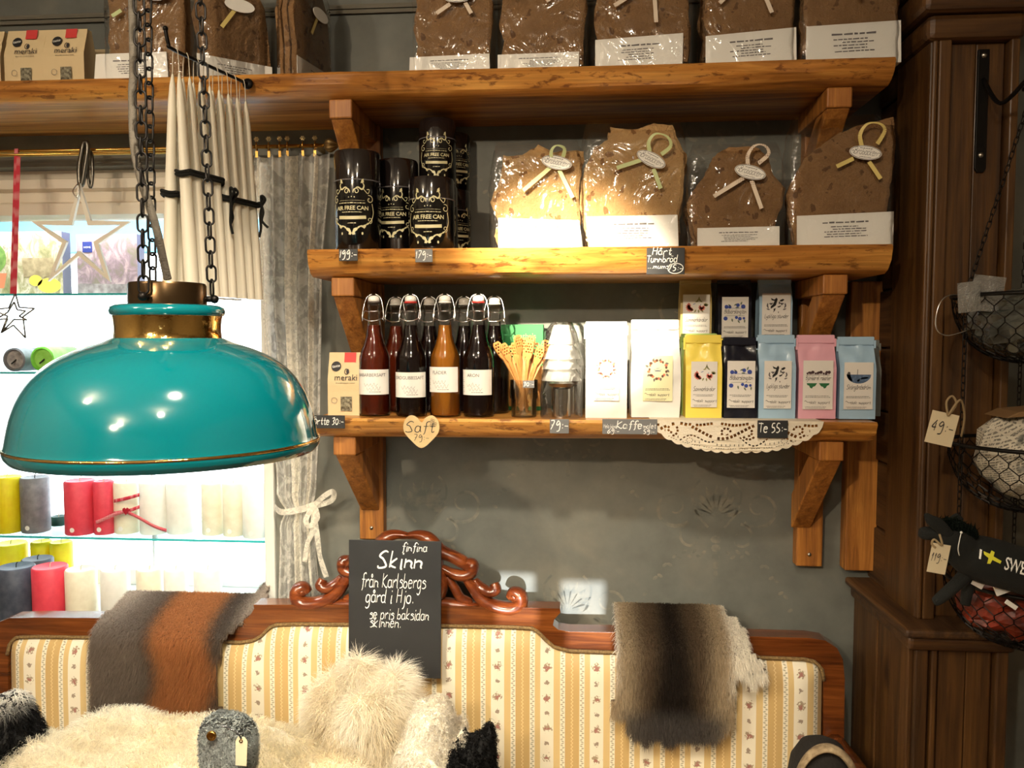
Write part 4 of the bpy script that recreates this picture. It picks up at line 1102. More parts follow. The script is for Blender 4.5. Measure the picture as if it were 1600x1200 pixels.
# ---- coffee and tea
def blob_print(m, c, r, cols, seed): pass
def label_art(kind, w, h):
    """little printed pictures; returns list of (material, MB) in label space, x centred, z from 0..h"""
    out = []; rnd = random.Random(hash(kind) % 99 if False else len(kind)*7)
    def leaf(m, c, a, l, wd): flat(m, [(c[0]+math.cos(a)*l*t+math.cos(a+PI/2)*wd*s, c[1]+math.sin(a)*l*t+math.sin(a+PI/2)*wd*s) for t, s in ((0, 0), (.35, -1), (.7, -.8), (1, 0), (.7, .8), (.35, 1))])
    I = pm
    if kind == 'flowers':
        m = MB()
        for i in range(9): leaf(m, (-w*0.22, h*0.70), 2.0+i*0.42, w*0.19, w*0.042)
        for i in range(8): leaf(m, (w*0.20, h*0.69), 2.6+i*0.6, w*0.14, w*0.036)
        out.append((I('print_coral', (222, 116, 100), 0.6), m)); m = MB()
        for i in range(5): leaf(m, (-w*0.05+i*w*0.07, h*0.86-abs(i-2)*h*0.02), 0.3+i*0.6, w*0.15, w*0.024)
        for i in range(4): leaf(m, (w*0.34, h*0.72), 0.6+i*0.5, w*0.13, w*0.034)
        for i in range(4): leaf(m, (-w*0.10+i*w*0.09, h*0.645), 3.6+i*0.6, w*0.14, w*0.03)
        out.append((I('print_olive', (150, 148, 98), 0.6), m)); m = MB(); leaf(m, (-w*0.14, h*0.76), 0.4, w*0.14, w*0.012); leaf(m, (w*0.13, h*0.72), 1.1, w*0.10, w*0.012); out.append((I('print_blue', (80, 110, 170), 0.6), m))
    elif kind == 'berries':
        m = MB(); g = MB()
        for x, z, r in ((-.33, .76, .075), (-.20, .755, .06), (.30, .765, .085), (.10, .80, .07), (-.36, .475, .08), (.05, .50, .06), (.18, .47, .07), (.33, .48, .05)): flat(m, ell2d((x*w, z*h), r*w, r*w, 12))
        for x, z, a in ((-.05, .79, .5), (.20, .80, 1.2), (-.15, .77, 2.6), (-.12, .48, -1.4), (.10, .44, -1.0), (.36, .46, -1.6), (.0, .74, 0)): leaf(g, (x*w, z*h), a, w*0.15, w*0.03)
        m.strip([(-w*.38, h*.725), (w*.38, h*.725)], w*0.012); g.strip([(-w*.38, h*.545), (w*.36, h*.545)], w*0.010)
        out += [(I('print_blueberry', (52, 74, 160), 0.6), m), (I('print_sage', (104, 116, 100), 0.6), g)]
    elif kind == 'cow':
        m = MB(); flat(m, [(x*w, z*h) for x, z in ((-.20, .64), (-.02, .72), (.04, .86), (.0, .90), (-.06, .86), (-.08, .80), (-.13, .74), (-.20, .70))])
        flat(m, [(x*w, z*h) for x, z in ((-.04, .85), (-.12, .865), (-.20, .89), (-.17, .84), (-.08, .825))]); flat(m, [(x*w, z*h) for x, z in ((.12, .84), (.22, .87), (.28, .85), (.20, .81), (.12, .81))])
        flat(m, [(x*w, z*h) for x, z in ((.02, .69), (.14, .715), (.18, .73), (.14, .69), (.08, .67))]); flat(m, [(x*w, z*h) for x, z in ((-.10, .64), (-.02, .66), (-.05, .60), (-.12, .55), (-.09, .60))])
        flat(m, ell2d((.10*w, .78*h), .02*w, .035*h, 8)); flat(m, [(x*w, z*h) for x, z in ((.05, .57), (.08, .54), (.09, .58))])
        out.append((M_BLACK, m)); m = MB()
        for sx in (-1, 1):
            for i in range(5): leaf(m, (sx*w*(.22+.05*(i % 3)), h*(.62+.035*i)), (0.3+i*0.7)*sx+(PI if sx < 0 else 0), w*0.14, w*0.026)
        out.append((M_INK2, m))
    elif kind == 'rhubarb':
        m = MB(); g = MB()
        for i in range(9): flat(m, ell2d((w*(-.36+.09*i), h*(.735+.012*((i*7) % 3))), w*(.035+.012*(i % 3)), h*(.022+.012*((i*5) % 3)), 7, i*1.3))
        m.strip([(-w*.38, h*.705), (w*.38, h*.705)], w*.014)
        for sx in (-1, 1): flat(g, [(sx*w*x, h*z) for x, z in ((.03, .535), (.38, .535), (.36, .50), (.30, .485), (.26, .44), (.20, .425), (.17, .46), (.10, .475), (.06, .51))])
        out += [(I('print_berry', (76, 52, 56), 0.6), m), (I('print_leafgreen', (40, 108, 64), 0.6), g)]
    elif kind == 'sea':
        m = MB(); flat(m, ell2d((0, h*.74), w*.42, h*.19, 20, 0, PI, 2*PI)); out.append((I('print_sea', (96, 122, 156), 0.6, var=((70, 90, 120), 200)), m))
        m = MB(); flat(m, [(w*x, h*z) for x, z in ((-.42, .74), (-.36, .80), (-.30, .79), (-.28, .70), (-.20, .60), (-.28, .60), (-.38, .66))]); flat(m, [(w*x, h*z) for x, z in ((-.06, .62), (.05, .66), (.02, .60), (-.04, .585))]); m.strip([(-w*.05, h*.74), (-w*.04, h*.85)], w*.02); out.append((I('print_rock', (86, 84, 84), 0.6), m))
        m = MB(); flat(m, [(w*.05, h*.64), (w*.30, h*.655), (w*.34, h*.69), (w*.10, h*.68)]); out.append((I('print_pale', (170, 186, 206), 0.6), m))
    elif kind == 'wreath':
        m = MB(); g = MB(); b = MB()
        for i in range(26):
            a = 2*PI*i/26; rr = w*.30*(1+.08*rnd.uniform(-1, 1)); c = (rr*math.cos(a), h*.70+rr*math.sin(a))
            (leaf(g, c, a+rnd.uniform(-1, 1), w*.13, w*.036) if i % 3 == 0 else flat(m if i % 3 == 1 else b, ell2d(c, w*.055*rnd.uniform(.6, 1.3), w*.05, 7)))
        out += [(I('print_brown', (112, 74, 58), 0.6), m), (I('print_grey', (120, 116, 108), 0.6), g), (I('print_orange', (224, 128, 96), 0.6), b)]
        m = MB(); m.strip(catmull([(-w*.14, h*.70), (0, h*.685), (w*.14, h*.705)], 5), w*.012); flat(m, [(-w*.12, h*.675), (w*.12, h*.675), (w*.08, h*.655), (-w*.08, h*.655)]); m.strip([(-w*.06, h*.72), (w*.06, h*.735)], w*.014); out.append((I('print_navy', (70, 84, 130), 0.6), m))
    return out
def art_bag(loc, w, h, d, mat, label, kind, title, lw, lh, lz, cat='tea bag', group='tea bags', labmat=None, rotz=0, lx=0, bulge=0.0, titlez=0.36, crump=0.0015, name='tea_bag', tint=None, tabs=True):
    t = thing(name, label, cat, loc, rotz, group)
    mb, dep = pouch_mb(w, d, h*0.975, 0.90, 0.62, 0.007, seed=loc[0]*13+h, crump=crump, bulge=bulge, nx=12, nz=22)
    mb.build('bag', mat, t, 60)
    mb = MB().bb(-w/2-0.0006, w/2+0.0006, -0.007, 0.004, h*0.895, h); mb.build('folded_top', mat, t, bevel=0.0025)
    if tabs:
        MB().bb(-w/2-0.004, -w/2+0.001, -0.008, -0.0065, h*0.82, h*0.965).build('closing_tab', mat, t); MB().bb(w/2-0.001, w/2+0.003, -0.008, -0.0065, h*0.86, h*0.955).build('closing_tab', mat, t)
    if not kind: return t
    y0 = -d/2-0.0042
    lb = MB().prism([(lx-lw/2, lz), (lx+lw/2, lz), (lx+lw/2, lz+lh), (lx-lw/2, lz+lh)], y0, y0+0.0004).build('label', labmat or M_LABEL, t)
    for mt_, m in label_art(kind, lw, lh):
        m.map(lambda x, y, z: (x+lx, y0-0.0004, z+lz)); m.build('picture_print', mt_, lb)
    m = MB()
    if title: m.join(hand2d(title, 0.0098, 0.34, 0.10, 'CENTER', 0.9, 0.12).map(lambda x, y, z: (x*min(1, 1), y, z)))
    if title:
        xs = [v[0] for v in m.v]; k = lw*0.84/(max(xs)-min(xs)); m.map(lambda x, y, z: (x*min(k, 1), y, z+lz+lh*titlez))
    lines2d(m, -lw*.44, lw*.44, lz+lh*.27, lh*.010, 2, lh*.028, 3, .3); lines2d(m, -lw*.44, lw*.30, lz+lh*.045, lh*.009, 2, lh*.025, 4, .2)
    m.strip(catmull([(-lw*.44, lz+lh*.16), (-lw*.40, lz+lh*.175), (-lw*.36, lz+lh*.15), (-lw*.30, lz+lh*.14), (-lw*.24, lz+lh*.15)], 4), lh*.008)
    m.join(hand2d('Dalk support', 0.006, 0.25, 0.10, 'LEFT', 0.9).xf(None, (-lw*.26, 0, lz+lh*.115)))
    m.map(lambda x, y, z: (x+lx, y0-0.0005, z)); m.build('lettering', M_INK, lb)
    return t
M_LABEL = pm('label_paper', (228, 224, 218), 0.55)
def foilbag(name, col, rough=0.35): return pm(name, col, rough, coat=0.25, bumpy=(9, 0.25))
M_TB = {'yellow': foilbag('bag_yellow', (244, 222, 96)), 'lime': foilbag('bag_lime', (190, 226, 130)), 'navy': foilbag('bag_navy', (18, 20, 34), 0.25), 'blue': foilbag('bag_blue', (164, 196, 222)), 'pink': foilbag('bag_pink', (228, 172, 190)), 'white': foilbag('bag_white', (236, 235, 230)), 'sage': foilbag('bag_grey', (112, 116, 112)), 'tan': foilbag('bag_yellow_shaded', (196, 172, 108))}  # tan is the yellow bag with back-row shade put into its colour
YT = 1.762
def tea(x0, x1, yt, yb, mat, kind, title, label, Y=YT, zb=None, labs=(0.69, 0.50, 0.125), d=0.045, **kw):
    a, b = P(x0, yb, Y), P(x1, yb, Y); zb = S3 if zb is None else zb
    h = P((x0+x1)/2, yt, Y).z-zb; w = b.x-a.x-0.002
    return art_bag(Vector(((a.x+b.x)/2, Y+d/2, zb)), w, h, d, M_TB[mat], label, kind, title, w*labs[0], h*labs[1], h*labs[2], **kw)
DZ = S3+0.0018      # the lace cloth lies under the tea
tea(1070, 1128, 523, 655, 'yellow', 'flowers', 'Sommarkänslor', 'yellow tea bag with a coral flower label, front row', zb=DZ, labs=(.72, .55, .13))
tea(1064, 1121, 521, 652, 'lime', None, None, 'lime green tea bag hidden behind the yellow one', Y=1.825, zb=DZ)
tea(1130, 1183, 527, 656, 'navy', 'berries', 'Blåbärslängtan', 'navy blue tea bag with a blueberry label, front row', zb=DZ, labs=(.84, .58, .13), titlez=.60)
tea(1184, 1243, 523, 656, 'blue', 'cow', 'Lyckliga stunder', 'light blue tea bag with a cow label, front row', zb=DZ, labs=(.74, .57, .12), titlez=.43)
tea(1246, 1306, 523, 657, 'pink', 'rhubarb', 'Björnbär el. Rabarber', 'pink tea bag with a rhubarb leaf label', zb=DZ, labs=(.80, .58, .115), titlez=.60)
tea(1310, 1368, 526, 659, 'blue', 'sea', 'Skärgårdsdröm', 'light blue tea bag with a seascape label, rightmost in front', zb=DZ, labs=(.80, .57, .12), titlez=.43)
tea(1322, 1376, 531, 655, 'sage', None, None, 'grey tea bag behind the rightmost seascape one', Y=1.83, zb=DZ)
# back row on a low riser
YR = 1.895
rz0 = P(1150, 530, YR).z
rx0, rx1 = P(1058, 530, YR).x, P(1243, 530, YR).x
t = thing('wooden_riser', 'low dark wooden riser behind the front row of tea bags', 'riser', ((rx0+rx1)/2, 1.93, S3+0.0018))
rw = rx1-rx0; rh = rz0-S3-0.0018
MB().bb(-rw/2, rw/2, -0.04, 0.04, rh-0.012, rh).build('riser_top', M_CUPX, t, bevel=0.001)
for s in (-1, 1): MB().bb(s*rw/2, s*(rw/2-0.012), -0.04, 0.04, 0, rh-0.012).build('riser_end', M_CUP, t)
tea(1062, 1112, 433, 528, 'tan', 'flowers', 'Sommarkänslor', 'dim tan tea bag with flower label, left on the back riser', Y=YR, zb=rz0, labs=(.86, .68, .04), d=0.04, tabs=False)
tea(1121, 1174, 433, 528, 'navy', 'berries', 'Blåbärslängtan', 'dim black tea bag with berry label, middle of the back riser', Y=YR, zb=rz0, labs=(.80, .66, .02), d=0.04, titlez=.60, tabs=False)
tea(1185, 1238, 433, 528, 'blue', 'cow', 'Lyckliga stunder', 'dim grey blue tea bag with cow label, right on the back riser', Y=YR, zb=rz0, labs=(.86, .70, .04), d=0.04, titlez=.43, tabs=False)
tea(914, 980, 502, 656, 'white', 'wreath', None, 'white coffee bag with a small wreath print, left of two', zb=S3, labs=(.62, .48, .18), d=0.05, cat='coffee bag', group='white coffee bags', name='coffee_bag', labmat=pm('label_white', (240, 238, 234), 0.5))
tea(986, 1062, 499, 654, 'white', 'wreath', None, 'puffy white coffee bag with pale yellow label', zb=DZ, labs=(.62, .46, .17), d=0.062, cat='coffee bag', group='white coffee bags', name='coffee_bag', bulge=0.05, crump=0.003, labmat=pm('label_cream', (238, 234, 190), 0.5), lx=0.004, tabs=False)

# ---- lace cloth over the shelf edge, real cut-outs
def lace():
    xl_, xr_ = P(1018, 660, 1.70).x, P(1288, 660, 1.70).x; w = xr_-xl_; c = (xl_+xr_)/2; D = 0.066
    def edge(u): return -D*(max(0, 1-abs(2*u-1)**2.4))**0.6
    out = [(-w/2, 0.0), ]
    ns = 17; loop = []
    for i in range(ns*6+1):
        u = i/(ns*6); sc_ = 0.0042*abs(math.sin(PI*u*ns)); loop.append((-w/2+w*u, edge(u)-sc_+0.002))
    out = [(w/2, 0.0012), (-w/2, 0.0012)]+[(x, min(z, 0.0)) for x, z in loop[1:-1]]
    holes = []
    def quad(cx, cz, a, l, wd): return [(cx+math.cos(a)*dx*l-math.sin(a)*dz*wd, cz+math.sin(a)*dx*l+math.cos(a)*dz*wd) for dx, dz in ((-.5, -.5), (-.5, .5), (.5, .5), (.5, -.5))]
    def along(pts, step, l, wd):
        acc = 0
        for i in range(len(pts)-1):
            a, b = pts[i], pts[i+1]; dl = math.hypot(b[0]-a[0], b[1]-a[1]); acc += dl
            if acc >= step:
                acc = 0; cx, cz = (a[0]+b[0])/2, (a[1]+b[1])/2
                u = (cx+w/2)/w
                if 0.02 < u < 0.98 and cz < -0.002-wd/2 and cz > edge(u)+0.010:
                    holes.append(quad(cx, cz, math.atan2(b[1]-a[1], b[0]-a[0]), l, wd))
    wav = [(-w/2+w*i/240, -0.021+0.016*math.cos(2*PI*(i/240*2.0-0.32))) for i in range(241)]
    along([], 1, 1, 1)
    wav2 = [(x, z+0.013) for x, z in wav]
    along(wav, 0.0078, 0.0056, 0.0064)
    along([(x, z-0.020-0.004*math.sin(x*40)) for x, z in [(-w/2+w*i/240, -0.018+0.010*math.cos(2*PI*(i/240*4.0+0.1))) for i in range(241)]], 0.0072, 0.0050, 0.0030)
    for cx, cz, s in ((-0.024, -0.025, 1), (0.024, -0.025, -1), (-0.135, -0.018, 1), (0.128, -0.020, -1)):
        along([(cx+s*(p[0]), cz+p[1]) for p in spiral2d((0, 0), 0.0150, 0.0055, -PI*0.9, PI*1.6, 120)], 0.0066, 0.0048, 0.0046)
    for cx in (-0.098, 0.098):
        for k in range(7):
            a = PI/2+(k-3)*0.42; q = [(cx+math.cos(a)*0.012*t+math.cos(a+PI/2)*s*0.0013, -0.036+math.sin(a)*0.014*t+math.sin(a+PI/2)*s*0.0013) for t, s in ((.5, -1), (.5, 1), (1.25, 1), (1.25, -1))]
            if abs(k-3) < 3: holes.append(q)
        for k in range(8):
            a = 2*PI*k/8; holes.append(ell2d((cx+math.cos(a)*0.0065, -0.041+math.sin(a)*0.005), 0.0013, 0.0013, 5))
    for i in range(60):                                   # pin-holed border following the rim
        u = 0.09+0.82*i/59; x = -w/2+w*u; z = edge(u)+0.0075
        if i % 5: holes.append(quad(x, z, 0.2, 0.0030, 0.0014))
    along([(-w/2+w*i/240, -0.0066-0.002*math.sin(i*0.12)) for i in range(241)], 0.0074, 0.0054, 0.0056)
    for i in range(34):                                   # teardrops fanning towards the scallops
        u = 0.08+0.84*i/33; x = -w/2+w*u; z = edge(u)+0.0150
        holes.append([(x-0.0011, z-0.0022), (x+0.0011, z-0.0022), (x+0.0005, z+0.0026), (x-0.0005, z+0.0026)])
    # keep holes apart and inside the cloth
    holes = [h for h in holes if all(-0.0010 > p[1] > edge(min(1, max(0, (p[0]+w/2)/w)))+0.004 for p in h)]
    keep = []
    for h in holes:
        cx = sum(p[0] for p in h)/len(h); cz = sum(p[1] for p in h)/len(h); r = max(math.hypot(p[0]-cx, p[1]-cz) for p in h)
        if all(math.hypot(cx-k[0], cz-k[1]) > (r+k[2])*0.95 for k in keep): keep.append((cx, cz, r, h))
    m = fill2d([out[::-1]], [k[3] for k in keep], 0.0005)
    m.map(lambda x, y, z: (x, y+0.0022*math.sin(x*60)*min(1, -z/0.03)-0.0015, z))
    return m, c, w
lm, lc, lw_ = lace()
t = thing('lace_cloth', 'cream lace cloth with cut-out scrolls hanging over the lowest shelf', 'lace', (lc, SY-0.006, S3+0.0008))
M_LACE = pm('lace_cotton', (226, 216, 196), 0.9, bumpy=(300, 0.4))
lm.build('hanging_edge', M_LACE, t)
MB().bb(-lw_/2, lw_/2, -0.001, 0.20, 0.0, 0.0008).build('cloth_top', M_LACE, t)

# ---- slate price tags and the wooden heart on the shelf fronts
def tag_sign(px, x0, x1, y0, y1, texts, label, mat=None, Y=SY-0.008, rot=0):
    a, b = P(x0, y1, Y), P(x1, y0, Y); w, h = b.x-a.x, b.z-a.z
    t = thing('price_tag', label, 'price tag', ((a.x+b.x)/2, Y, a.z), 0, 'slate price tags on the shelf edges')
    s = MB().bb(-w/2, w/2, -0.002, 0, 0, h).build('slate', mat or M_BOARD, t, bevel=0.0006)
    m = MB()
    for tx, fx, fz, size, pen, sl in texts:
        q = hand2d(tx, size, sl, pen, 'CENTER', 1.3); xs_ = [v[0] for v in q.v]; mid = (max(xs_)+min(xs_))/2; ww = max(xs_)-min(xs_)
        room = min(0.92, 2*(0.48-abs(fx)))*w; k = min(1.0, room/ww); q.map(lambda x, y, z: ((x-mid)*k, y, z)).xf(None, (fx*w, 0, fz*h)); m.join(q)
    if '75' in label or 'crispbread sign' in label:
        e = ell2d((w*0.26, h*0.22), w*0.20, h*0.19, 20, 0.1); m.strip(e+[e[0]], 0.0016)
    m.map(lambda x, y, z: (x, -0.0025, z)); m.build('lettering', M_CHALK, s)
    return t
tag_sign(0, 530, 559, 389, 408, [('199:-', 0, .28, 0.018, .13, .2)], 'dark slate tag reading 199 under the large cans')
tag_sign(0, 649, 676, 389, 410, [('179:-', 0, .30, 0.017, .13, .15)], 'grey slate tag reading 179 under the small cans', M_BOARD2)
tag_sign(0, 1010, 1070, 387, 429, [('Hårt', -.10, .74, 0.0155, .12, .2), ('Tunnbröd', -.08, .46, 0.0150, .12, .2), ('...mums!', -.16, .22, 0.0105, .11, .2), ('75:-', .26, .13, 0.0135, .13, .2)], 'dark slate crispbread sign with circled 75 on the middle shelf')
tag_sign(0, 488, 539, 649, 669, [('Örtte 30:-', 0, .30, 0.0165, .12, .2)], 'dark slate tag reading Örtte 30 below the kraft tea bag')
tag_sign(0, 859, 889, 655, 677, [('79:-', 0, .30, 0.020, .12, .15)], 'grey slate tag reading 79 below the steel lantern', M_BOARD2)
tag_sign(0, 941, 1027, 655, 678, [('Kaffe', -.01, .38, 0.0165, .12, .15), ('Hela böna', -.36, .40, 0.0085, .12, .2), ('69:-', -.30, .06, 0.011, .12, .2), ('malet', .36, .40, 0.011, .12, .2), ('59:-', .35, .05, 0.0105, .12, .2)], 'long grey slate tag reading Kaffe below the coffee bags', M_BOARD2)
tag_sign(0, 1183, 1231, 657, 684, [('Te 55:-', 0, .32, 0.021, .12, .1)], 'dark slate tag reading Te 55 hanging over the lace', Y=SY-0.014)
a = P(659, 700, SY-0.008); hw = P(688, 660, SY-0.008).x-P(630, 660, SY-0.008).x; hh = P(659, 650, SY-0.008).z-a.z
t = thing('heart_sign', 'pale wooden heart sign reading Saft 79 under the bottles', 'sign', (a.x, SY-0.008, a.z))
hp_ = catmull([(0, 0), (hw*.28, hh*.24), (hw*.47, hh*.52), (hw*.46, hh*.84), (hw*.30, hh*1.02), (hw*.12, hh*.96), (0.0005, hh*.80), (-hw*.12, hh*.96), (-hw*.30, hh*1.02), (-hw*.46, hh*.84), (-hw*.47, hh*.52), (-hw*.28, hh*.24)], 4, True)
s = MB().prism(hp_, -0.004, 0).build('heart', pm('birch_ply', (226, 200, 150), 0.6, var=((210, 180, 128), 20)), t, bevel=0.0008)
m = hand2d('Saft', 0.024, 0.2, 0.075).xf(None, (-hw*.04, 0, hh*.50)); m.join(hand2d('79:-', 0.0145, 0.1, 0.085).xf(None, (0, 0, hh*.24)))
for cx, cz in ((.30, .86), (.36, .76), (.28, .72)):
    for k in range(4): e = ell2d((hw*cx+0.003*math.cos(k*PI/2+.4), hh*cz+0.003*math.sin(k*PI/2+.4)), 0.002, 0.002, 8); m.strip(e+[e[0]], 0.0007)
m.map(lambda x, y, z: (x, -0.0045, z)); m.build('lettering', M_INK, s)
# ================================================================== sofa
SFY = 1.85                       # front plane of the back frame
def stripes():
    m, nt, b = newmat('striped_damask')
    tc = N(nt, 'ShaderNodeTexCoord'); sp = N(nt, 'ShaderNodeSeparateXYZ'); L(nt, tc.outputs['Object'], sp.inputs[0])
    X, Z = sp.outputs['X'], sp.outputs['Z']
    per = 0.1165
    off = P(700, 1000, SFY-0.03).x - SFX - 0.135*per
    u = math_(nt, 'FRACT', math_(nt, 'ADD', math_(nt, 'DIVIDE', math_(nt, 'SUBTRACT', X, off), per), 20.0))
    def band(a, bb): return math_(nt, 'MULTIPLY', math_(nt, 'GREATER_THAN', u, a), math_(nt, 'LESS_THAN', u, bb))
    gold, gold2, cream = lin((208, 180, 126)), lin((194, 162, 106)), lin((230, 222, 202))
    base = mixc(nt, band(0.50, 0.78), gold, gold2)
    for a, bb in ((0.0, 0.27), (0.40, 0.50), (0.79, 0.89)): base = mixc(nt, band(a, bb), base, cream)
    # dotted vine in the narrow cream stripes
    def vine(c, wd):
        wob = math_(nt, 'MULTIPLY', math_(nt, 'SINE', math_(nt, 'MULTIPLY', Z, 2*PI/0.012)), 0.022)
        d = math_(nt, 'ABSOLUTE', math_(nt, 'SUBTRACT', math_(nt, 'SUBTRACT', u, c), wob))
        dash = math_(nt, 'GREATER_THAN', math_(nt, 'FRACT', math_(nt, 'MULTIPLY', Z, 1/0.0052)), 0.35)
        return math_(nt, 'MULTIPLY', math_(nt, 'LESS_THAN', d, wd), dash)
    for c in (0.45, 0.84): base = mixc(nt, math_(nt, 'MULTIPLY', vine(c, 0.022), 0.65), base, lin((112, 112, 84)))
    dotc = math_(nt, 'LESS_THAN', math_(nt, 'ABSOLUTE', math_(nt, 'SUBTRACT', math_(nt, 'SUBTRACT', u, 0.64), math_(nt, 'MULTIPLY', math_(nt, 'SINE', math_(nt, 'MULTIPLY', Z, 2*PI/0.009)), 0.015))), 0.012)
    base = mixc(nt, math_(nt, 'MULTIPLY', dotc, 0.6), base, lin((232, 212, 160)))
    # bouquets and sprigs in the wide cream stripe
    nz = noise(nt, tc.outputs['Object'], 190, 2, 0.6)
    def bouquet(shift, vper, r, thr, col, base):
        v = math_(nt, 'MULTIPLY', math_(nt, 'SUBTRACT', math_(nt, 'FRACT', math_(nt, 'ADD', math_(nt, 'DIVIDE', Z, vper), shift)), 0.5), vper)
        h = math_(nt, 'MULTIPLY', math_(nt, 'SUBTRACT', u, 0.135), per)
        d = math_(nt, 'SQRT', math_(nt, 'ADD', math_(nt, 'MULTIPLY', v, v), math_(nt, 'MULTIPLY', h, h)))
        inside = math_(nt, 'LESS_THAN', math_(nt, 'ADD', math_(nt, 'DIVIDE', d, r), math_(nt, 'MULTIPLY', math_(nt, 'SUBTRACT', nz.outputs['Fac'], 0.5), 2.6)), thr)
        inband = math_(nt, 'LESS_THAN', u, 0.27)
        return mixc(nt, math_(nt, 'MULTIPLY', math_(nt, 'MULTIPLY', inside, inband), 0.8), base, lin(col))
    base = bouquet(0.0, 0.072, 0.0125, 0.62, (138, 116, 82), base)
    base = bouquet(0.02, 0.072, 0.0085, 0.55, (160, 96, 92), base)
    base = bouquet(0.5, 0.072, 0.0065, 0.75, (124, 98, 78), base)
    n2 = noise(nt, coords(nt, (900, 900, 500)), 1.0, 1)
    L(nt, base, b.inputs['Base Color']); b.inputs['Roughness'].default_value = 0.55
    b.inputs['Sheen Weight'].default_value = 0.15
    bump(nt, b, n2.outputs['Fac'], 0.15, 0.001)
    return m
sl, sr = P(-14, 1100, SFY).x, P(1320, 1100, SFY).x
SFX = (sl+sr)/2
sofa = thing('sofa', 'antique mahogany sofa with striped floral back and carved crest', 'sofa', (SFX, 1.90, 0))
def sp_(px, py, Y=SFY): p = P(px, py, Y); return (p.x-SFX, p.z)
def so(p, dy): return p
YF, YBK = SFY-1.90, SFY+0.05-1.90
outer = [(-14, 1190), (-14, 1000), (-11, 985), (-2, 972), (14, 966), (60, 965), (200, 966), (340, 969), (374, 971), (386, 966), (393, 958), (397, 951), (396, 945), (520, 945), (700, 947), (875, 951), (876, 957), (866, 968), (864, 977), (872, 984), (890, 987), (1000, 989), (1150, 994), (1265, 997), (1290, 1001), (1308, 1013), (1317, 1030), (1320, 1060), (1320, 1190)]
inner = [(1288, 1190), (1287, 1060), (1284, 1042), (1274, 1031), (1258, 1027), (1150, 1023), (1000, 1018), (890, 1014), (866, 1008), (852, 996), (842, 985), (832, 979), (800, 977), (640, 974), (470, 972), (432, 973), (420, 978), (410, 990), (396, 998), (376, 1001), (200, 994), (60, 992), (26, 993), (16, 1002), (12, 1020), (12, 1190)]
zfoot = 0.42
ring = [sp_(*p) for p in outer]+[sp_(*p) for p in inner]
ring = [(x, (zfoot if i in (0, len(outer)-1, len(outer), len(ring)-1) else z)) for i, (x, z) in enumerate(ring)]
m = fill2d([ring], [], 0.025); m.map(lambda x, y, z: (x, y+(YF+YBK)/2, z))
m.build('back_frame', M_SOFA, sofa, bevel=0.009, seg=3, recalc=True)
# upholstered back: padded panel inside the frame
M_STR = stripes()
inn = [sp_(*p) for p in inner]; n = len(inn)
cxm, czm = 0.0, 0.72
mb = MB(); rings = []
zl = [(x, (zfoot if i in (0, n-1) else z)) for i, (x, z) in enumerate(inn)]
def resamp(pts, k):
    L_ = [0]
    for i in range(1, len(pts)): L_.append(L_[-1]+math.hypot(pts[i][0]-pts[i-1][0], pts[i][1]-pts[i-1][1]))
    o = []
    for j in range(k):
        d = L_[-1]*j/(k-1); i = max(1, next((q for q in range(1, len(L_)) if L_[q] >= d-1e-9), len(L_)-1))
        t = (d-L_[i-1])/max(1e-9, L_[i]-L_[i-1]); o.append((pts[i-1][0]+(pts[i][0]-pts[i-1][0])*t, pts[i-1][1]+(pts[i][1]-pts[i-1][1])*t))
    return o
top = resamp(sorted(zl[1:-1], key=lambda p: p[0]) if False else zl[1:-1][::-1], 160)
xs = [p[0] for p in top]
def ztop(x):
    best = None
    for i in range(len(top)-1):
        a, b = top[i], top[i+1]
        if min(a[0], b[0]) <= x <= max(a[0], b[0]):
            t = 0.5 if abs(b[0]-a[0]) < 1e-9 else (x-a[0])/(b[0]-a[0]); z = a[1]+(b[1]-a[1])*t
            if best is None or z > best: best = z
    return best if best is not None else zl[1][1]
x0i, x1i = min(xs), max(xs)
def pad(u, v):
    x = x0i+0.0015+(x1i-x0i-0.003)*u; zt_ = ztop(x)-0.001; z = zfoot+(zt_-zfoot)*v
    e = min(x-x0i, x1i-x, zt_-z)+0.0
    bul = 0.034*(1-math.exp(-max(e, 0)/0.022))
    return (x, YF+0.012-bul-0.004*math.sin(PI*v), z)
mb.grid(pad, 150, 40); mb.build('upholstered_back', M_STR, sofa, True)
# gimp braid along the frame's inner edge
M_GIMP = pm('gimp_braid', (150, 122, 76), 0.8, var=((110, 84, 50), 220), bumpy=(400, 0.8))
gp = [(p[0], YF-0.002, p[1]-0.004) for p in top]
MB().tube(gp, 0.0045, 6).build('gimp_braid', M_GIMP, sofa, True)
# seat, apron, arms, legs
W2 = (sr-sl)/2
MB().bb(-W2+0.03, W2-0.03, -0.62, -0.045, 0.33, 0.455).build('seat', M_STR, sofa, bevel=0.03, seg=4)
MB().bb(-W2, W2, -0.64, 0.0, 0.27, 0.33).build('seat_rail', M_SOFA, sofa, bevel=0.01)
for s in (-1, 1):
    MB().tube(catmull([(s*(W2-0.02), YF, 0.66), (s*(W2-0.012), -0.25, 0.66), (s*(W2-0.015), -0.48, 0.63), (s*(W2-0.02), -0.58, 0.56), (s*(W2-0.03), -0.57, 0.40), (s*(W2-0.03), -0.60, 0.30)], 6), 0.024, 10).build('arm', M_SOFA, sofa, True)
    for yy in (-0.60, -0.02):
        MB().lathe([(0.0, 0), (0.016, 0), (0.018, 0.04), (0.026, 0.12), (0.02, 0.17), (0.032, 0.20), (0.032, 0.271)], 14).xf(None, (s*(W2-0.05), yy, 0)).build('leg', M_SOFA, sofa, True)
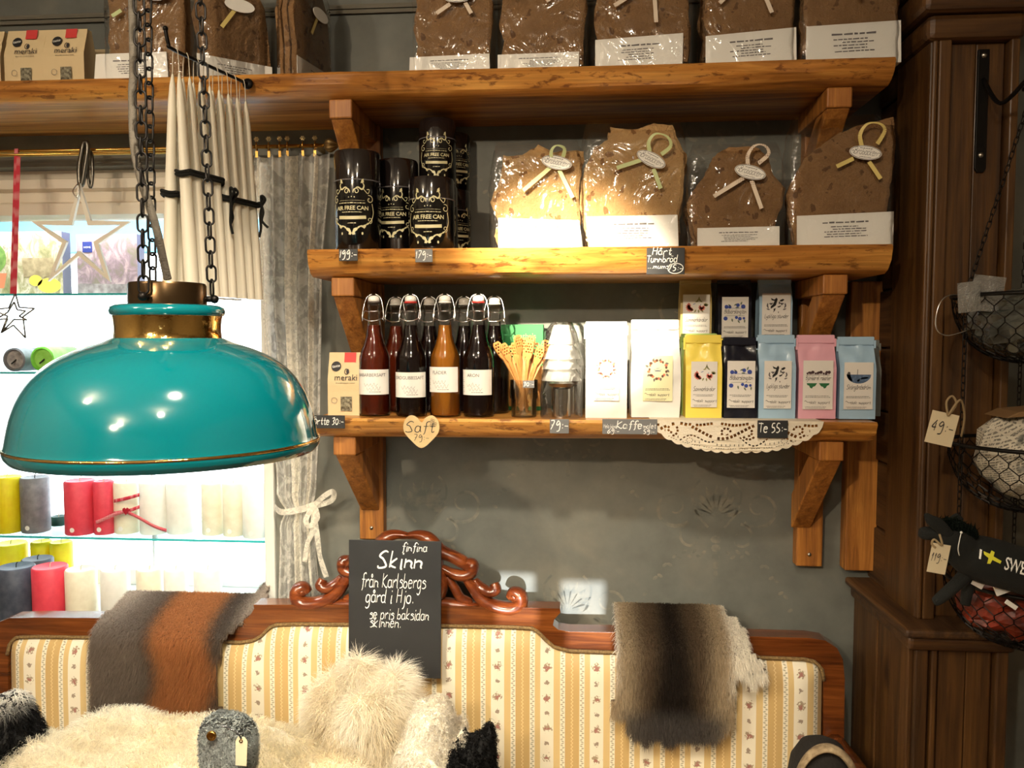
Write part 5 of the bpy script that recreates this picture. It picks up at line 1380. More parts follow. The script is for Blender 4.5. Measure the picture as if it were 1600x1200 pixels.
# carved crest, mirrored about its middle
crc = P(637, 950, SFY+0.02); cw = P(827, 950, SFY+0.02).x-crc.x
M_CARVE = wood('carved_mahogany', (150, 78, 34), (112, 50, 20), (58, 22, 8), 0, 1.5, 0.3, 0.5, knots=False, bs=0.05)
kx = cw/190.0
def cc(px, py): return ((px-637)*kx, (952-py)*kx)
yc = SFY+0.025-1.90
def carve(pts, r0, name, flat_=1.5, ends=(0.5, 0.6)):
    r0 = r0*1.25
    c = catmull([cc(*p) for p in pts], 6); n = len(c)
    for s in (-1, 1):
        mb = MB(); rr = [r0*kx*(ends[0]+(1-ends[0])*min(1, i/(0.3*n)))*(1 if i < 0.75*n else 1+(ends[1]-1)*(i-0.75*n)/(0.25*n)) for i in range(n)]
        r0_ = r0
        P3 = [(s*x+crc.x-SFX, yc-0.004*math.sin(PI*i/n), z+crc.z-0.004) for i, (x, z) in enumerate(c)]
        mb.tube(P3, rr, 8, flat=flat_); mb.tube([(x, y-r0*kx*0.55*flat_, z+r0*kx*0.15) for x, y, z in P3], [r*0.45 for r in rr], 6)
        mb.build(name, M_CARVE, sofa, True)
def knob(px, py, r, name='scroll_eye'):
    x, z = cc(px, py)
    for s in (-1, 1):
        mb = MB().sphere((s*x+crc.x-SFX, yc-0.006, z+crc.z-0.004), (r*kx, r*kx*1.3, r*kx), 12, 8); mb.build(name, M_CARVE, sofa, True)
carve([(637, 836), (655, 834), (672, 840), (690, 858), (712, 868), (728, 878), (734, 890)], 8, 'crest_arch')
carve([(690, 884), (706, 892), (724, 896), (738, 890), (739, 878), (729, 876)], 7.5, 'crest_scroll', ends=(0.6, 0.7))
knob(731, 883, 7)
carve([(726, 894), (738, 912), (752, 930), (772, 943), (798, 947), (812, 940), (813, 926), (803, 921), (797, 929)], 9, 'lower_scroll', ends=(0.7, 0.6))
knob(804, 927, 8)
carve([(742, 903), (752, 914), (764, 921), (775, 917), (772, 908)], 7, 'leaf_scroll', ends=(0.6, 0.8))
carve([(700, 899), (712, 918), (722, 933), (738, 938)], 6, 'inner_leaf', ends=(0.8, 0.5))
carve([(690, 850), (684, 880), (692, 905), (688, 930)], 8, 'inner_stem', ends=(0.9, 0.8))
carve([(640, 948), (690, 940), (740, 946), (790, 952), (828, 954)], 7, 'base_leaf', ends=(0.9, 0.35))
carve([(637, 850), (650, 862), (655, 885), (645, 905), (637, 908)], 6, 'inner_leaf')

# ---- chalkboard leaning on the back
b0, b1 = P(545, 1055, 1.795), P(689, 1055, 1.795); tz = P(620, 844, 1.812).z
bw = b1.x-b0.x; bh = tz-b0.z
t = thing('chalkboard', 'black chalkboard sign with white handwriting leaning on the sofa crest', 'sign', ((b0.x+b1.x)/2, 1.795, b0.z))
tl = math.atan2(0.017, bh); Rt = rotm(-tl, 0, 0.0)
s = MB().bb(-bw/2, bw/2, -0.003, 0, 0, bh).xf(Rt).build('board', M_BOARD, t, bevel=0.0008)
m = MB()
def line(tx, xc, yb, px_size, pen=.085, sl_=0.22, spc=1.2, k=1.0, xw=None):
    q = hand2d(tx, px_size/1000.0, sl_, pen, 'CENTER', spc, 0.2)
    xs_ = [v[0] for v in q.v]; wd = max(xs_)-min(xs_); mid = (max(xs_)+min(xs_))/2
    sc = (xw*bw)/wd if xw else 1.0
    q.map(lambda x, y, z: ((x-mid)*sc+(xc-0.5)*bw, 0, z+(1-yb)*bh)); m.join(q)
# positions as fractions of the board (from its left, from its top)
line('finfina', .715, .075, 20, .11, xw=.27)
line('Skinn', .555, .20, 40, .12, xw=.49); 
line('från Karlsbergs', .49, .345, 34, .085, xw=.70)
line('gård i Hjo.', .44, .455, 32, .09, xw=.52)
line('se pris baksidan', .55, .575, 26, .085, xw=.64)
line('skinnen.', .40, .635, 26, .085, xw=.33)
m.map(lambda x, y, z: (x, -0.0036, z)); m.xf(Rt); m.build('lettering', M_CHALK, s)

# ================================================================== pelts and sheepskins
def srgb(c): return np.array(lin(c)[:3])
def backsurf(d):
    """point on the path behind, over and down the front of the back rail: d metres from the crest"""
    pass
def pelt(name, label, cat, outline, colf, n, flen, width, seed, railz_px, group='pelts hung over the sofa back', thick=0.008, droop=(0, -0.15, -0.8), jitter=0.45, extra=0.0):
    """outline in pixels on the front of the sofa back; the top edge folds over the rail"""
    pts = [P(x, y, SFY-0.04) for x, y in outline]
    cx = sum(p.x for p in pts)/len(pts); zb = min(p.z for p in pts)
    t = thing(name, label, cat, (cx, SFY-0.04, zb), 0, group)
    poly = [(p.x-cx, p.z-zb) for p in pts]; poly = catmull(poly, 4, True)
    zr = P(outline[0][0], railz_px, SFY).z-zb
    pa = np.array(poly)
    def inside(x, z):
        c = False; j = len(poly)-1
        for i in range(len(poly)):
            if ((poly[i][1] > z) != (poly[j][1] > z)) and (x < (poly[j][0]-poly[i][0])*(z-poly[i][1])/(poly[j][1]-poly[i][1]+1e-12)+poly[i][0]): c = not c
            j = i
        return c
    def place(x, z, o=0.0):
        # bulged sheet: near the top it curls back over the rail
        y = -0.012+0.006*mnoise.noise((x*14, z*14, seed))-o
        over = z-(zr-0.02)
        if over > 0:
            y = y+0.9*over*over/0.03; 
        return (x, y, z)
    x0, x1 = pa[:, 0].min(), pa[:, 0].max(); z0, z1 = pa[:, 1].min(), pa[:, 1].max()
    st = 0.012; nx, nz_ = int((x1-x0)/st)+2, int((z1-z0)/st)+2
    mb = MB(); idx = {}
    for j in range(nz_):
        for i in range(nx):
            x, z = x0+i*st, z0+j*st
            if all(inside(x+dx, z+dz) for dx, dz in ((0, 0), (st, 0), (0, st), (st, st))):
                for di, dj in ((0, 0), (1, 0), (1, 1), (0, 1)):
                    if (i+di, j+dj) not in idx:
                        idx[(i+di, j+dj)] = len(mb.v); mb.v.append(place(x0+(i+di)*st, z0+(j+dj)*st))
                mb.f.append(tuple(idx[(i+di, j+dj)] for di, dj in ((0, 0), (1, 0), (1, 1), (0, 1))))
    skin = mb.build('skin', pm(name+'_hide', (96, 78, 62), 0.9), t, True)
    sd = skin.modifiers.new('thickness', 'SOLIDIFY'); sd.thickness = thick; sd.offset = -1
    # flap lying over the rail to the back
    top = [(x, z) for x, z in poly if z > zr+0.0]
    q, nn = sample_mb(mb, n)
    u = (q[:, 0]-x0)/(x1-x0); v = (q[:, 2]-z0)/(z1-z0)
    cols = colf(u, v, q)
    nn = np.where(nn[:, 1:2] > 0, -nn, nn)
    fur('fur', q, nn, flen, M_FUR, t, cols, width, droop, jitter)
    return t
def sstep(a, b, x): t = np.clip((x-a)/(b-a), 0, 1); return t*t*(3-2*t)
def mixn(a, b, t): return a*(1-t[:, None])+b*t[:, None]
def col_left(u, v, q):
    n = np.random.rand(len(u))
    uu = u+0.03*np.sin(v*9)+0.05*(np.random.rand(len(u))-0.5)
    gray, dark, brown, lt = srgb((138, 124, 112)), srgb((84, 74, 66)), srgb((190, 130, 82)), srgb((208, 194, 178))
    c = mixn(np.tile(gray, (len(u), 1)), np.tile(brown, (len(u), 1)), sstep(.34, .44, uu))
    c = mixn(c, np.tile(gray*0.75, (len(u), 1)), sstep(.72, .82, uu))
    edge = np.exp(-((uu-.38)/.05)**2)*0.5+np.exp(-((uu-.82)/.07)**2)*0.6
    c = mixn(c, np.tile(dark, (len(u), 1)), np.clip(edge, 0, 1))
    c = mixn(c, np.tile(lt, (len(u), 1)), sstep(.74, .96, v)*np.clip(sstep(.30, .10, uu)+sstep(.84, .97, uu), 0, 1)*.9)
    return c*(0.75+0.5*n[:, None])
pelt('fur_pelt', 'brown and grey striped fur pelt hung over the sofa back left', 'pelt',
     [(150, 952), (186, 946), (215, 953), (270, 955), (340, 953), (372, 948), (394, 962), (372, 985), (352, 1010), (346, 1060), (350, 1110), (338, 1142), (300, 1150), (262, 1152), (200, 1140), (155, 1125), (142, 1110), (146, 1050), (142, 990), (144, 968)],
     col_left, 75000, 0.020, 0.0006, 3, 975)
def col_right(u, v, q):
    n = np.random.rand(len(u)); N_ = len(u)
    uu = (u-0.42)*2.3+0.12*(np.random.rand(N_)-0.5); r = np.abs(uu)
    dark, mid, tan, wh, grey = srgb((44, 36, 30)), srgb((112, 94, 74)), srgb((190, 172, 144)), srgb((246, 242, 232)), srgb((98, 92, 88))
    c = mixn(np.tile(dark, (N_, 1)), np.tile(mid, (N_, 1)), sstep(.10, .45, r+0.25*(v-0.6)))
    c = mixn(c, np.tile(tan, (N_, 1)), sstep(.42, .75, r+0.05))
    c = mixn(c, np.tile(wh, (N_, 1)), np.clip(sstep(.72, .88, r)*sstep(.35, .60, v)+sstep(.95, 1.0, r), 0, 1))
    c = mixn(c, np.tile(grey, (N_, 1)), sstep(.40, .22, v)*sstep(.85, .6, r)*.85)
    return c*(0.72+0.56*n[:, None])
pelt('fur_pelt', 'dark centred fur pelt with white flanks hung over the right back', 'pelt',
     [(962, 972), (1000, 969), (1060, 972), (1120, 975), (1152, 978), (1172, 992), (1180, 1012), (1196, 1040), (1198, 1058), (1176, 1070), (1158, 1062), (1146, 1050), (1150, 1092), (1148, 1124), (1132, 1142), (1106, 1162), (1080, 1152), (1062, 1156), (1042, 1166), (1026, 1156), (1002, 1158), (978, 1140), (972, 1122), (948, 1120), (950, 1092), (962, 1070), (958, 1030), (958, 1000)],
     col_right, 75000, 0.018, 0.0006, 5, 996)

def mound(name, label, c, rad, n, flen, width, colf, seed, droop=(0, -0.1, -0.7), jitter=0.4, curl=0.0, group='sheepskins heaped on the seat', lump=0.25, seg=3, zcut=None, under=(236, 226, 204), parent=None, freq=7, sq=1.0):
    """a lumpy heap of skin carrying fur; its foot rests on the seat"""
    c = Vector(c)
    t = parent or thing(name, label, 'sheepskin', (c.x, c.y, zcut if zcut is not None else c.z-rad[2]), 0, group)
    o = c-Vector(t.location)
    mb = MB().sphere((0, 0, 0), (1, 1, 1), 40, 24)
    def f(x, y, z):
        k = 1+lump*mnoise.noise((x*freq*rad[0]*1.5+seed, y*freq*rad[1]*1.5, z*freq*rad[2]*1.5))+0.08*mnoise.noise((x*9+seed, y*9, z*9))
        if sq != 1.0: x, y, z = [math.copysign(abs(q)**sq, q) for q in (x, y, z)]
        X, Y, Z = x*rad[0]*k, y*rad[1]*k, z*rad[2]*k
        if zcut is not None: Z = max(Z, zcut-c.z)
        return (X+o.x, Y+o.y, Z+o.z)
    mb.map(f)
    mb.build('skin', pm('hide_%d' % under[0], under, 0.95), t, True)
    q, nn = sample_mb(mb, n, lambda p, nr: (nr[:, 2] > -0.35) & (nr[:, 1] < 0.75))
    cols = colf(q, nn)*(0.82+0.36*np.random.rand(len(q))[:, None])
    fur('fur', q, nn, flen, M_FUR, t, cols, width, droop, jitter, curl, seg)
    return t
def flatcol(a, b=None):
    a_, b_ = srgb(a), srgb(b or a)
    def f(q, n):
        k = np.array([mnoise.noise((p[0]*9, p[1]*9, p[2]*9))*0.9+0.5 for p in q]); k = np.clip(k, 0, 1)
        return a_[None]*(1-k[:, None])+b_[None]*k[:, None]
    return f
SEAT = 0.456
def at(px, py, Y): return P(px, py, Y)
# long-haired cream skins heaped along the seat
c = at(235, 1262, 1.52); mound('sheepskin', 'long cream sheepskin heaped across the left of the seat', (c.x, 1.52, SEAT+0.13), (0.50, 0.21, c.z-SEAT+0.03), 120000, 0.055, 0.0006, flatcol((252, 246, 230), (240, 228, 200)), 2, zcut=SEAT, lump=0.20, freq=6)
c = at(572, 1100, 1.64); mound('sheepskin', 'fluffy upright white sheepskin in front of the chalkboard', (c.x, 1.66, 0.66), (0.125, 0.07, 0.235), 80000, 0.055, 0.0006, flatcol((255, 252, 244), (244, 232, 206)), 5, droop=(0.25, -0.3, -0.1), jitter=0.5, lump=0.42, zcut=SEAT, freq=11)
c = at(520, 1200, 1.47); mound('sheepskin', 'cream sheepskin lying below the upright fluffy one', (c.x, 1.50, SEAT+0.08), (0.27, 0.17, 0.165), 90000, 0.052, 0.0006, flatcol((252, 246, 228), (242, 228, 198)), 8, zcut=SEAT, lump=0.2)
c = at(672, 1180, 1.55); mound('lambskin', 'curly off-white lambskin beside the black curls', (c.x, 1.57, SEAT+0.1), (0.076, 0.09, c.z-SEAT-0.045), 40000, 0.016, 0.0008, flatcol((250, 246, 238), (238, 230, 214)), 11, jitter=0.9, curl=0.004, seg=5, zcut=SEAT, lump=0.22, group=None, sq=0.62, freq=12)
c = at(738, 1216, 1.52); mound('lambskin', 'black curly lambskin at the foot of the striped back', (c.x, 1.53, SEAT+0.09), (0.045, 0.07, c.z-SEAT+0.0), 16000, 0.018, 0.0011, flatcol((18, 17, 17), (30, 28, 27)), 13, jitter=0.9, curl=0.005, seg=5, zcut=SEAT, lump=0.25, under=(14, 13, 13), group=None, sq=0.66, freq=16)
c = at(14, 1140, 1.50)
def bw_col(q, n): 
    k = sstep(0.03, 0.07, q[:, 2]-c.z+0.456-0.0)  # white crown above a black face
    return mixn(np.tile(srgb((22, 20, 20)), (len(q), 1)), np.tile(srgb((232, 228, 218)), (len(q), 1)), k)
mound('sheepskin', 'black and white fur skin at the left end of the seat', (c.x, 1.50, (c.z+SEAT)/2+0.02), (0.075, 0.09, (c.z-SEAT)/2+0.045), 22000, 0.022, 0.0010, bw_col, 17, zcut=SEAT, under=(26, 24, 24), lump=0.15, group=None)
# grey curly pouch with brass button and paper tag
c = at(356, 1165, 1.33)
t = thing('wool_pouch', 'grey curly wool pouch with brass button and paper tag', 'pouch', (c.x, 1.335, at(356, 1215, 1.33).z))
mound('p', '', (c.x, 1.335, c.z), (0.036, 0.022, 0.048), 26000, 0.020, 0.0010, flatcol((210, 214, 212), (96, 98, 98)), 21, jitter=1.0, curl=0.009, seg=5, lump=0.12, freq=20, parent=t, under=(74, 76, 76), sq=0.55)
rc_ = random.Random(4)
for cn, ccol in (('wool_curls', (128, 132, 130)), ('wool_curls', (70, 72, 72))):
    cm_ = MB()
    for i in range(190):
        a_, e_ = rc_.uniform(PI*0.95, PI*2.05), rc_.uniform(-1.0, 1.2)
        sgn = lambda q_, p_: math.copysign(abs(q_)**p_, q_)
        bx_ = (0.044*sgn(math.cos(a_)*math.cos(e_), .6), 0.031*sgn(math.sin(a_)*math.cos(e_), .6), 0.056*sgn(math.sin(e_), .6)+c.z-t.location.z)
        r_h = rc_.uniform(0.0022, 0.0042); ph = rc_.uniform(0, 6.28); ax_ = rc_.uniform(0, PI)
        pts_ = []
        for k_ in range(14):
            q_ = ph+k_*0.75; l_ = (k_-7)*0.0010
            pts_.append((bx_[0]+r_h*math.cos(q_)*math.sin(ax_)+l_*math.cos(ax_), bx_[1]-0.002+r_h*math.sin(q_)*0.8, bx_[2]+r_h*math.cos(q_)*math.cos(ax_)-l_*math.sin(ax_)))
        cm_.tube(pts_, 0.0010, 4, cap=False)
    oc_ = cm_.build(cn, pm('wool_%d' % ccol[0], ccol, 0.95), t, True); oc_['kind'] = 'stuff'
lp = lambda px, py, Y=1.294: (P(px, py, Y).x-t.location.x, Y-1.335, P(px, py, Y).z-t.location.z)
q = lp(332, 1148); MB().lathe([(0, 0.004), (0.005, 0.0035), (0.0075, 0.005), (0.0088, 0.003), (0.0085, 0)], 18).xf(rotm(PI/2, 0, 0), (q[0], q[1]-0.002, q[2])).build('button', M_BRASS, t, True)
m = MB(); m.prism([(-0.0095, 0), (0.0095, 0), (0.0105, 0.044), (0.005, 0.051), (-0.006, 0.051), (-0.0105, 0.044)], -0.001, 0); q = lp(377, 1196, 1.290); m.xf(rotm(0, 0.04, 0), q); tg = m.build('paper_tag', pm('manila', (226, 212, 180), 0.7), t)
m = MB().lathe([(0.0016, 0), (0.0034, 0.0006), (0.0034, 0)], 12).xf(rotm(PI/2, 0, 0), (q[0]+0.001, q[1]-0.0016, q[2]+0.044)); m.build('eyelet', M_BRASS, tg, True)
m = MB().tube(catmull([lp(346, 1134), lp(358, 1138, 1.290), lp(372, 1146, 1.288), lp(377, 1154, 1.288)], 6), 0.0018, 6); m.build('string', dotted('twine_check', (30, 30, 30), (230, 230, 230), 300), t, True)
# dark fur hat with a pale rim at the right end
c = at(1292, 1205, 1.62)
t = thing('fur_hat', 'dark fur hat with a pale brim edge at the right of the seat', 'hat', (c.x, 1.66, SEAT))
hz = at(1290, 1155, 1.66).z-SEAT
m = MB(); m.lathe([(0.066, 0.0), (0.070, 0.10), (0.068, hz*0.70), (0.060, hz*0.86), (0.042, hz*0.96), (0.018, hz), (0.0, hz)], 36)
m.build('crown', pm('hat_felt', (26, 22, 18), 0.95, bumpy=(120, 0.5)), t, True)
m = MB(); m.tube([(0.064*math.cos(a), -0.040, hz*0.99-0.10+0.105*math.sin(a)) for a in [PI*(0.06+0.80*i/24) for i in range(25)][::-1]], [0.008-0.003*abs(i-16)/16 for i in range(25)], 8, flat=2.2)
m.build('brim', pm('hat_hide', (176, 156, 124), 0.9, var=((120, 100, 74), 60)), t, True)
# ================================================================== pendant lamp
LX, LY = -0.536, 1.017
LZ0 = P(248, 690, LY).z
M_TEAL = pm('teal_glass', (0, 108, 118), 0.08, coat=1.0)
M_GOLDM = pm('gold_band', (236, 196, 116), 0.10, 1.0, bumpy=(40, 0.35))
M_BRONZE = pm('bronze_collar', (84, 66, 44), 0.25, 0.9)
lamp = thing('pendant_lamp', 'teal glass pendant lamp with gold neck on three black chains', 'lamp', (LX, LY, LZ0))
prof = [(0.186, -0.014), (0.191, -0.008), (0.1925, -0.001), (0.190, 0.006), (0.187, 0.022), (0.182, 0.043), (0.173, 0.066), (0.159, 0.088), (0.140, 0.106), (0.117, 0.119), (0.095, 0.128), (0.080, 0.133), (0.069, 0.138)]
prof = [prof[0]]+catmull(prof[1:], 4)
sh = MB().lathe(prof, 96).build('shade', M_TEAL, lamp, True)
MB().lathe([(r-0.004, z) for r, z in prof[::-1]], 64).build('shade_lining', pm('opal_white', (240, 238, 230), 0.4), lamp, True)
MB().lathe([(0.1905, -0.0005), (0.1932, 0.0005), (0.1932, 0.0025), (0.1905, 0.0035)], 96).build('gilt_line', M_GOLDM, lamp, True)
MB().lathe([(0.069, 0.134), (0.0665, 0.139), (0.0655, 0.150), (0.0665, 0.162), (0.068, 0.168)], 64).build('gold_neck', M_GOLDM, lamp, True)
MB().lathe([(0.066, 0.166), (0.070, 0.168), (0.0715, 0.173), (0.070, 0.178), (0.064, 0.181), (0.045, 0.181)], 64).build('neck_rim', M_TEAL, lamp, True)
MB().lathe([(0.046, 0.180), (0.0485, 0.181), (0.0485, 0.207), (0.047, 0.210), (0.0, 0.211)], 48).build('collar', M_BRONZE, lamp, 40)
MB().lathe([(0.0, -0.026), (0.05, -0.024), (0.088, -0.016), (0.098, -0.006), (0.097, 0.0)], 48).build('diffuser', film('smoked_dish', (214, 226, 232), 0.05, 0.03), lamp, True)
lb = bpy.data.lights.new('bulb', 'POINT'); lb.energy = 26; lb.color = (1.0, 0.88, 0.70); lb.shadow_soft_size = 0.05
lo = bpy.data.objects.new('bulb', lb); COL.objects.link(lo); lo.parent = lamp; lo.location = (0, 0, 0.045)
# chains: stadium links, alternately turned
pitch, ll, lw = 0.0190, 0.0255, 0.0150
cl = []
for i in range(20):
    a = 2*PI*i/20; x = (lw/2-0.0015)*math.cos(a); z = (lw/2-0.0015)*math.sin(a); z += (ll-lw)/2*(1 if math.sin(a) >= 0 else -1); cl.append((x, 0, z))
link_me = MB().tube(cl, 0.0015, 6, closed=True).mesh('chain_link', M_IRON, True)
ZC = RZ-LZ0-0.02
def chain(p0, p1, parent, me, pitch, name='chain_link'):
    p0, p1 = Vector(p0), Vector(p1); d = p1-p0; n = int(d.length/pitch)
    q = d.to_track_quat('Z', 'Y')
    for i in range(n+1):
        o = bpy.data.objects.new(name, me); COL.objects.link(o); o.parent = parent
        M_ = q.to_matrix().to_4x4() @ Matrix.Rotation(PI/2*(i % 2)+0.35, 4, 'Z'); M_.translation = p0+d*(i*pitch/d.length)
        o.matrix_basis = M_
for a in (math.radians(22), math.radians(137), math.radians(268)):
    c0_, s0_ = math.cos(a), math.sin(a)
    chain((0.055*c0_, 0.055*s0_, 0.205), (0.036*c0_, 0.036*s0_, ZC), lamp, link_me, pitch)
    MB().tube([(0.046*c0_, 0.046*s0_, 0.190), (0.057*c0_, 0.057*s0_, 0.190)], 0.004, 8).build('chain_stud', M_IRON, lamp, True)
    MB().sphere((0.058*c0_, 0.058*s0_, 0.190), 0.0058, 10, 6).build('stud_knob', M_IRON, lamp, True)
MB().lathe([(0.0, ZC-0.01), (0.045, ZC-0.008), (0.06, ZC+0.008), (0.06, ZC+0.019)], 32).build('ceiling_rose', M_BRONZE, lamp, True)
def lpt(px, py, dy=0.0): p = P(px, py, LY+dy); return (p.x-LX, dy, p.z-LZ0)
cpts = [lpt(262, 436), lpt(256, 410, -0.01), lpt(243, 352, -0.03), lpt(222, 286, -0.035), lpt(210, 230, -0.03), lpt(207, 150, -0.02), lpt(207, 0, -0.02), (lpt(207, 0)[0]+0.004, -0.01, ZC)]
MB().tube(catmull(cpts, 8), 0.0052, 8).build('fabric_cord', pm('cord_grey', (96, 90, 80), 0.9, bumpy=(500, 0.5)), lamp, True)

# ================================================================== dipped candles on an iron rod
ra = P(387, 131, SY-0.002); na = P(266, 84, 1.49); na.z = ra.z
t = thing('candle_rod', 'black iron rod holding hanging white candles, fixed to the top shelf', 'rod', ra)
d = na-ra
MB().tube(catmull([(0, 0.0, 0), tuple(d*0.5), tuple(d*0.97), tuple(d*1.0+Vector((0, -0.006, 0.006))), tuple(d+Vector((-0.002, -0.012, 0.03)))], 6), 0.0036, 8).build('rod', M_IRON, t, True)
MB().sphere(tuple(d+Vector((-0.002, -0.012, 0.032))), 0.0052, 10, 6).build('rod_tip', M_IRON, t, True)
MB().lathe([(0.0, 0.0), (0.012, 0), (0.010, 0.003), (0.0, 0.004)], 14).xf(rotm(PI/2, 0, 0), (0, 0.0, 0)).build('fixing_plate', M_IRON, t, True)
M_WAX = pm('candle_wax', (238, 232, 214), 0.45, sub=0.0)
CL = ra.z-P(320, 466, 1.6).z
cm = MB().lathe([(0.0, 0), (0.0135, 0.0), (0.0138, 0.004), (0.0130, 0.12), (0.0112, 0.22), (0.0078, CL-0.10), (0.0055, CL-0.065), (0.0022, CL-0.045), (0.0008, CL-0.042)], 16).mesh('taper', M_WAX, 50)
per = Vector((d.y, -d.x, 0)).normalized()
if per.x < 0: per = -per
NP = 8
for k in range(NP):
    f = 0.08+0.86*k/(NP-1); rp = ra+d*f
    for s in (-1, 1):
        side = 'lamp' if s < 0 else 'curtain'
        name_ = ['farthest', 'second farthest', 'third farthest', 'fourth farthest', 'fourth nearest', 'third nearest', 'second nearest', 'nearest'][k]
        base = rp+per*s*0.028+Vector((0, 0, -CL)); base.y += 0.003*((k*7) % 3-1)
        top_ = rp+per*s*0.006
        ct = thing('taper_candle', 'hanging white taper candle on the %s side, %s along the rod' % (side, name_), 'candle', base, 0, 'dipped candles on the iron rod')
        ax = (top_-base).normalized(); o = bpy.data.objects.new('wax', cm); COL.objects.link(o); o.parent = ct; o.matrix_basis = ax.to_track_quat('Z', 'Y').to_matrix().to_4x4()
        wk = ax*(CL-0.045)
        MB().tube(catmull([tuple(wk), tuple((top_-base)*0.985), tuple(top_-base+Vector((-per.x*s*0.004, -per.y*s*0.004, 0.0045)))], 4), 0.0009, 5).build('wick', M_LACE, ct, True)
# black yarn round the bundles
M_YARN = pm('black_yarn', (16, 18, 16), 0.95, bumpy=(600, 0.8))
def yarn(f0, f1, s, py, label, tails):
    zc = P(320, py, 1.6).z; a, b = ra+d*f0, ra+d*f1
    fr = (zc-(ra.z-CL))/CL; offm = 0.028+(0.006-0.028)*fr
    cen = (a+b)/2+per*s*offm; cen.z = zc; half = (a-b).length/2+0.0165
    dd = (a-b).normalized(); pts = []
    for i in range(48):
        q = 2*PI*i/48; c_, s_ = math.cos(q), math.sin(q)
        L1 = half-0.0145
        pts.append(dd*((L1 if c_ > 0 else -L1)+0.0145*c_)+per*0.0150*s_+Vector((0, 0, 0.0025*math.sin(2*q+f0*9))))
    t = thing('yarn_tie', label, 'yarn', cen, 0, 'black yarn ties on the candles')
    MB().tube(pts, 0.0036, 8, closed=True).build('loop', M_YARN, t, True)
    MB().tube([p*1.02+Vector((0, 0, 0.006)) for p in pts], 0.0032, 8, closed=True).build('loop', M_YARN, t, True)
    for tp_, ln, sw in tails:
        st = -dd*half if False else dd*half*tp_+per*s*0.019
        st = st+Vector((0, -0.004, 0.003))
        MB().tube(catmull([st, st+Vector((sw*0.4, -0.006, -ln*0.35)), st+Vector((sw*0.2, -0.006, -ln*0.7)), st+Vector((sw, -0.006, -ln))], 5), 0.0027, 6).build('tail', M_YARN, t, True)
        MB().tube(catmull([st, st+Vector((0.010, -0.008, 0.010)), st+Vector((0.004, -0.010, 0.017)), st], 5), 0.0027, 6).build('bow', M_YARN, t, True)
yarn(0.70, 0.94, -1, 318, 'black yarn round the nearest candles on the lamp side', [])
yarn(0.58, 0.94, 1, 290, 'black yarn round the nearest candles on the curtain side', [])
yarn(0.08, 0.46, 1, 312, 'black yarn with loose ends round the far candles', [(-0.75, 0.075, 0.005), (-0.55, 0.06, -0.012), (0.9, 0.05, 0.016), (0.95, 0.07, -0.006)])

# ================================================================== curtain rod, rings, lace curtain
CRY = 1.935
cz = P(460, 231, CRY).z; cx1 = P(506, 230, CRY).x
t = thing('curtain_rod', 'thin brass double curtain rod with ribbed bud finial', 'curtain rod', (cx1, CRY, cz))
mb = MB().tube([(-1.75, 0, 0.004), (0, 0, 0.004)], 0.0046, 10); mb.build('rod', M_BRASS, t, True)
mb = MB().tube([(-1.75, -0.006, -0.006), (-0.25, -0.006, -0.006)], 0.0040, 10); mb.build('rod', M_BRASS, t, True)
fin = MB(); fin.grid(lambda u, v: (0.002+0.034*v, (0.0045+0.0105*math.sin(PI*min(1, v*1.02)**0.7))*(1+0.13*math.cos(10*2*PI*u))*math.cos(2*PI*u), 0.004+(0.0045+0.0105*math.sin(PI*min(1, v*1.02)**0.7))*(1+0.13*math.cos(10*2*PI*u))*math.sin(2*PI*u)), 60, 14, True)
fin.build('finial', pm('aged_brass', (140, 116, 74), 0.35, 0.9), t, True)
for s_ in (-0.02, -1.70): MB().bb(s_-0.004, s_+0.004, 0.0, 0.064, -0.002, 0.010).build('wall_holder', M_BRASS, t, bevel=0.001)
fl_me = MB(); 
for k in range(6): fl_me.sphere((0.0042*math.cos(k*PI/3), -0.001, 0.0185+0.0042*math.sin(k*PI/3)), 0.0024, 6, 4)
fl_me.sphere((0, -0.003, 0.0185), 0.0026, 6, 4)
ring_me = MB().tube([(0.0, 0.0105*math.cos(a), 0.0105*math.sin(a)) for a in [2*PI*i/18 for i in range(18)]], 0.0014, 6, closed=True).mesh('ring', M_BRASS, True)
clip_me = MB().bb(-0.003, 0.003, -0.002, 0.002, -0.026, -0.0105).mesh('clip', M_BRASS)
flo = fl_me.mesh('flower_knob', pm('pale_brass', (214, 196, 150), 0.3, 1.0), True)
for px, nm in ((401, 'nearest the candles'), (420, 'second from the candles'), (437, 'third from the candles'), (449, 'fourth from the candles'), (473, 'second from the finial'), (492, 'nearest the finial')):
    r = thing('curtain_ring', 'brass clip ring with flower knob, '+nm, 'ring', (P(px, 231, CRY).x, CRY, cz+0.004), 0.25, 'brass curtain rings')
    for me in (ring_me, clip_me, flo):
        o = bpy.data.objects.new(me.name, me); COL.objects.link(o); o.parent = r
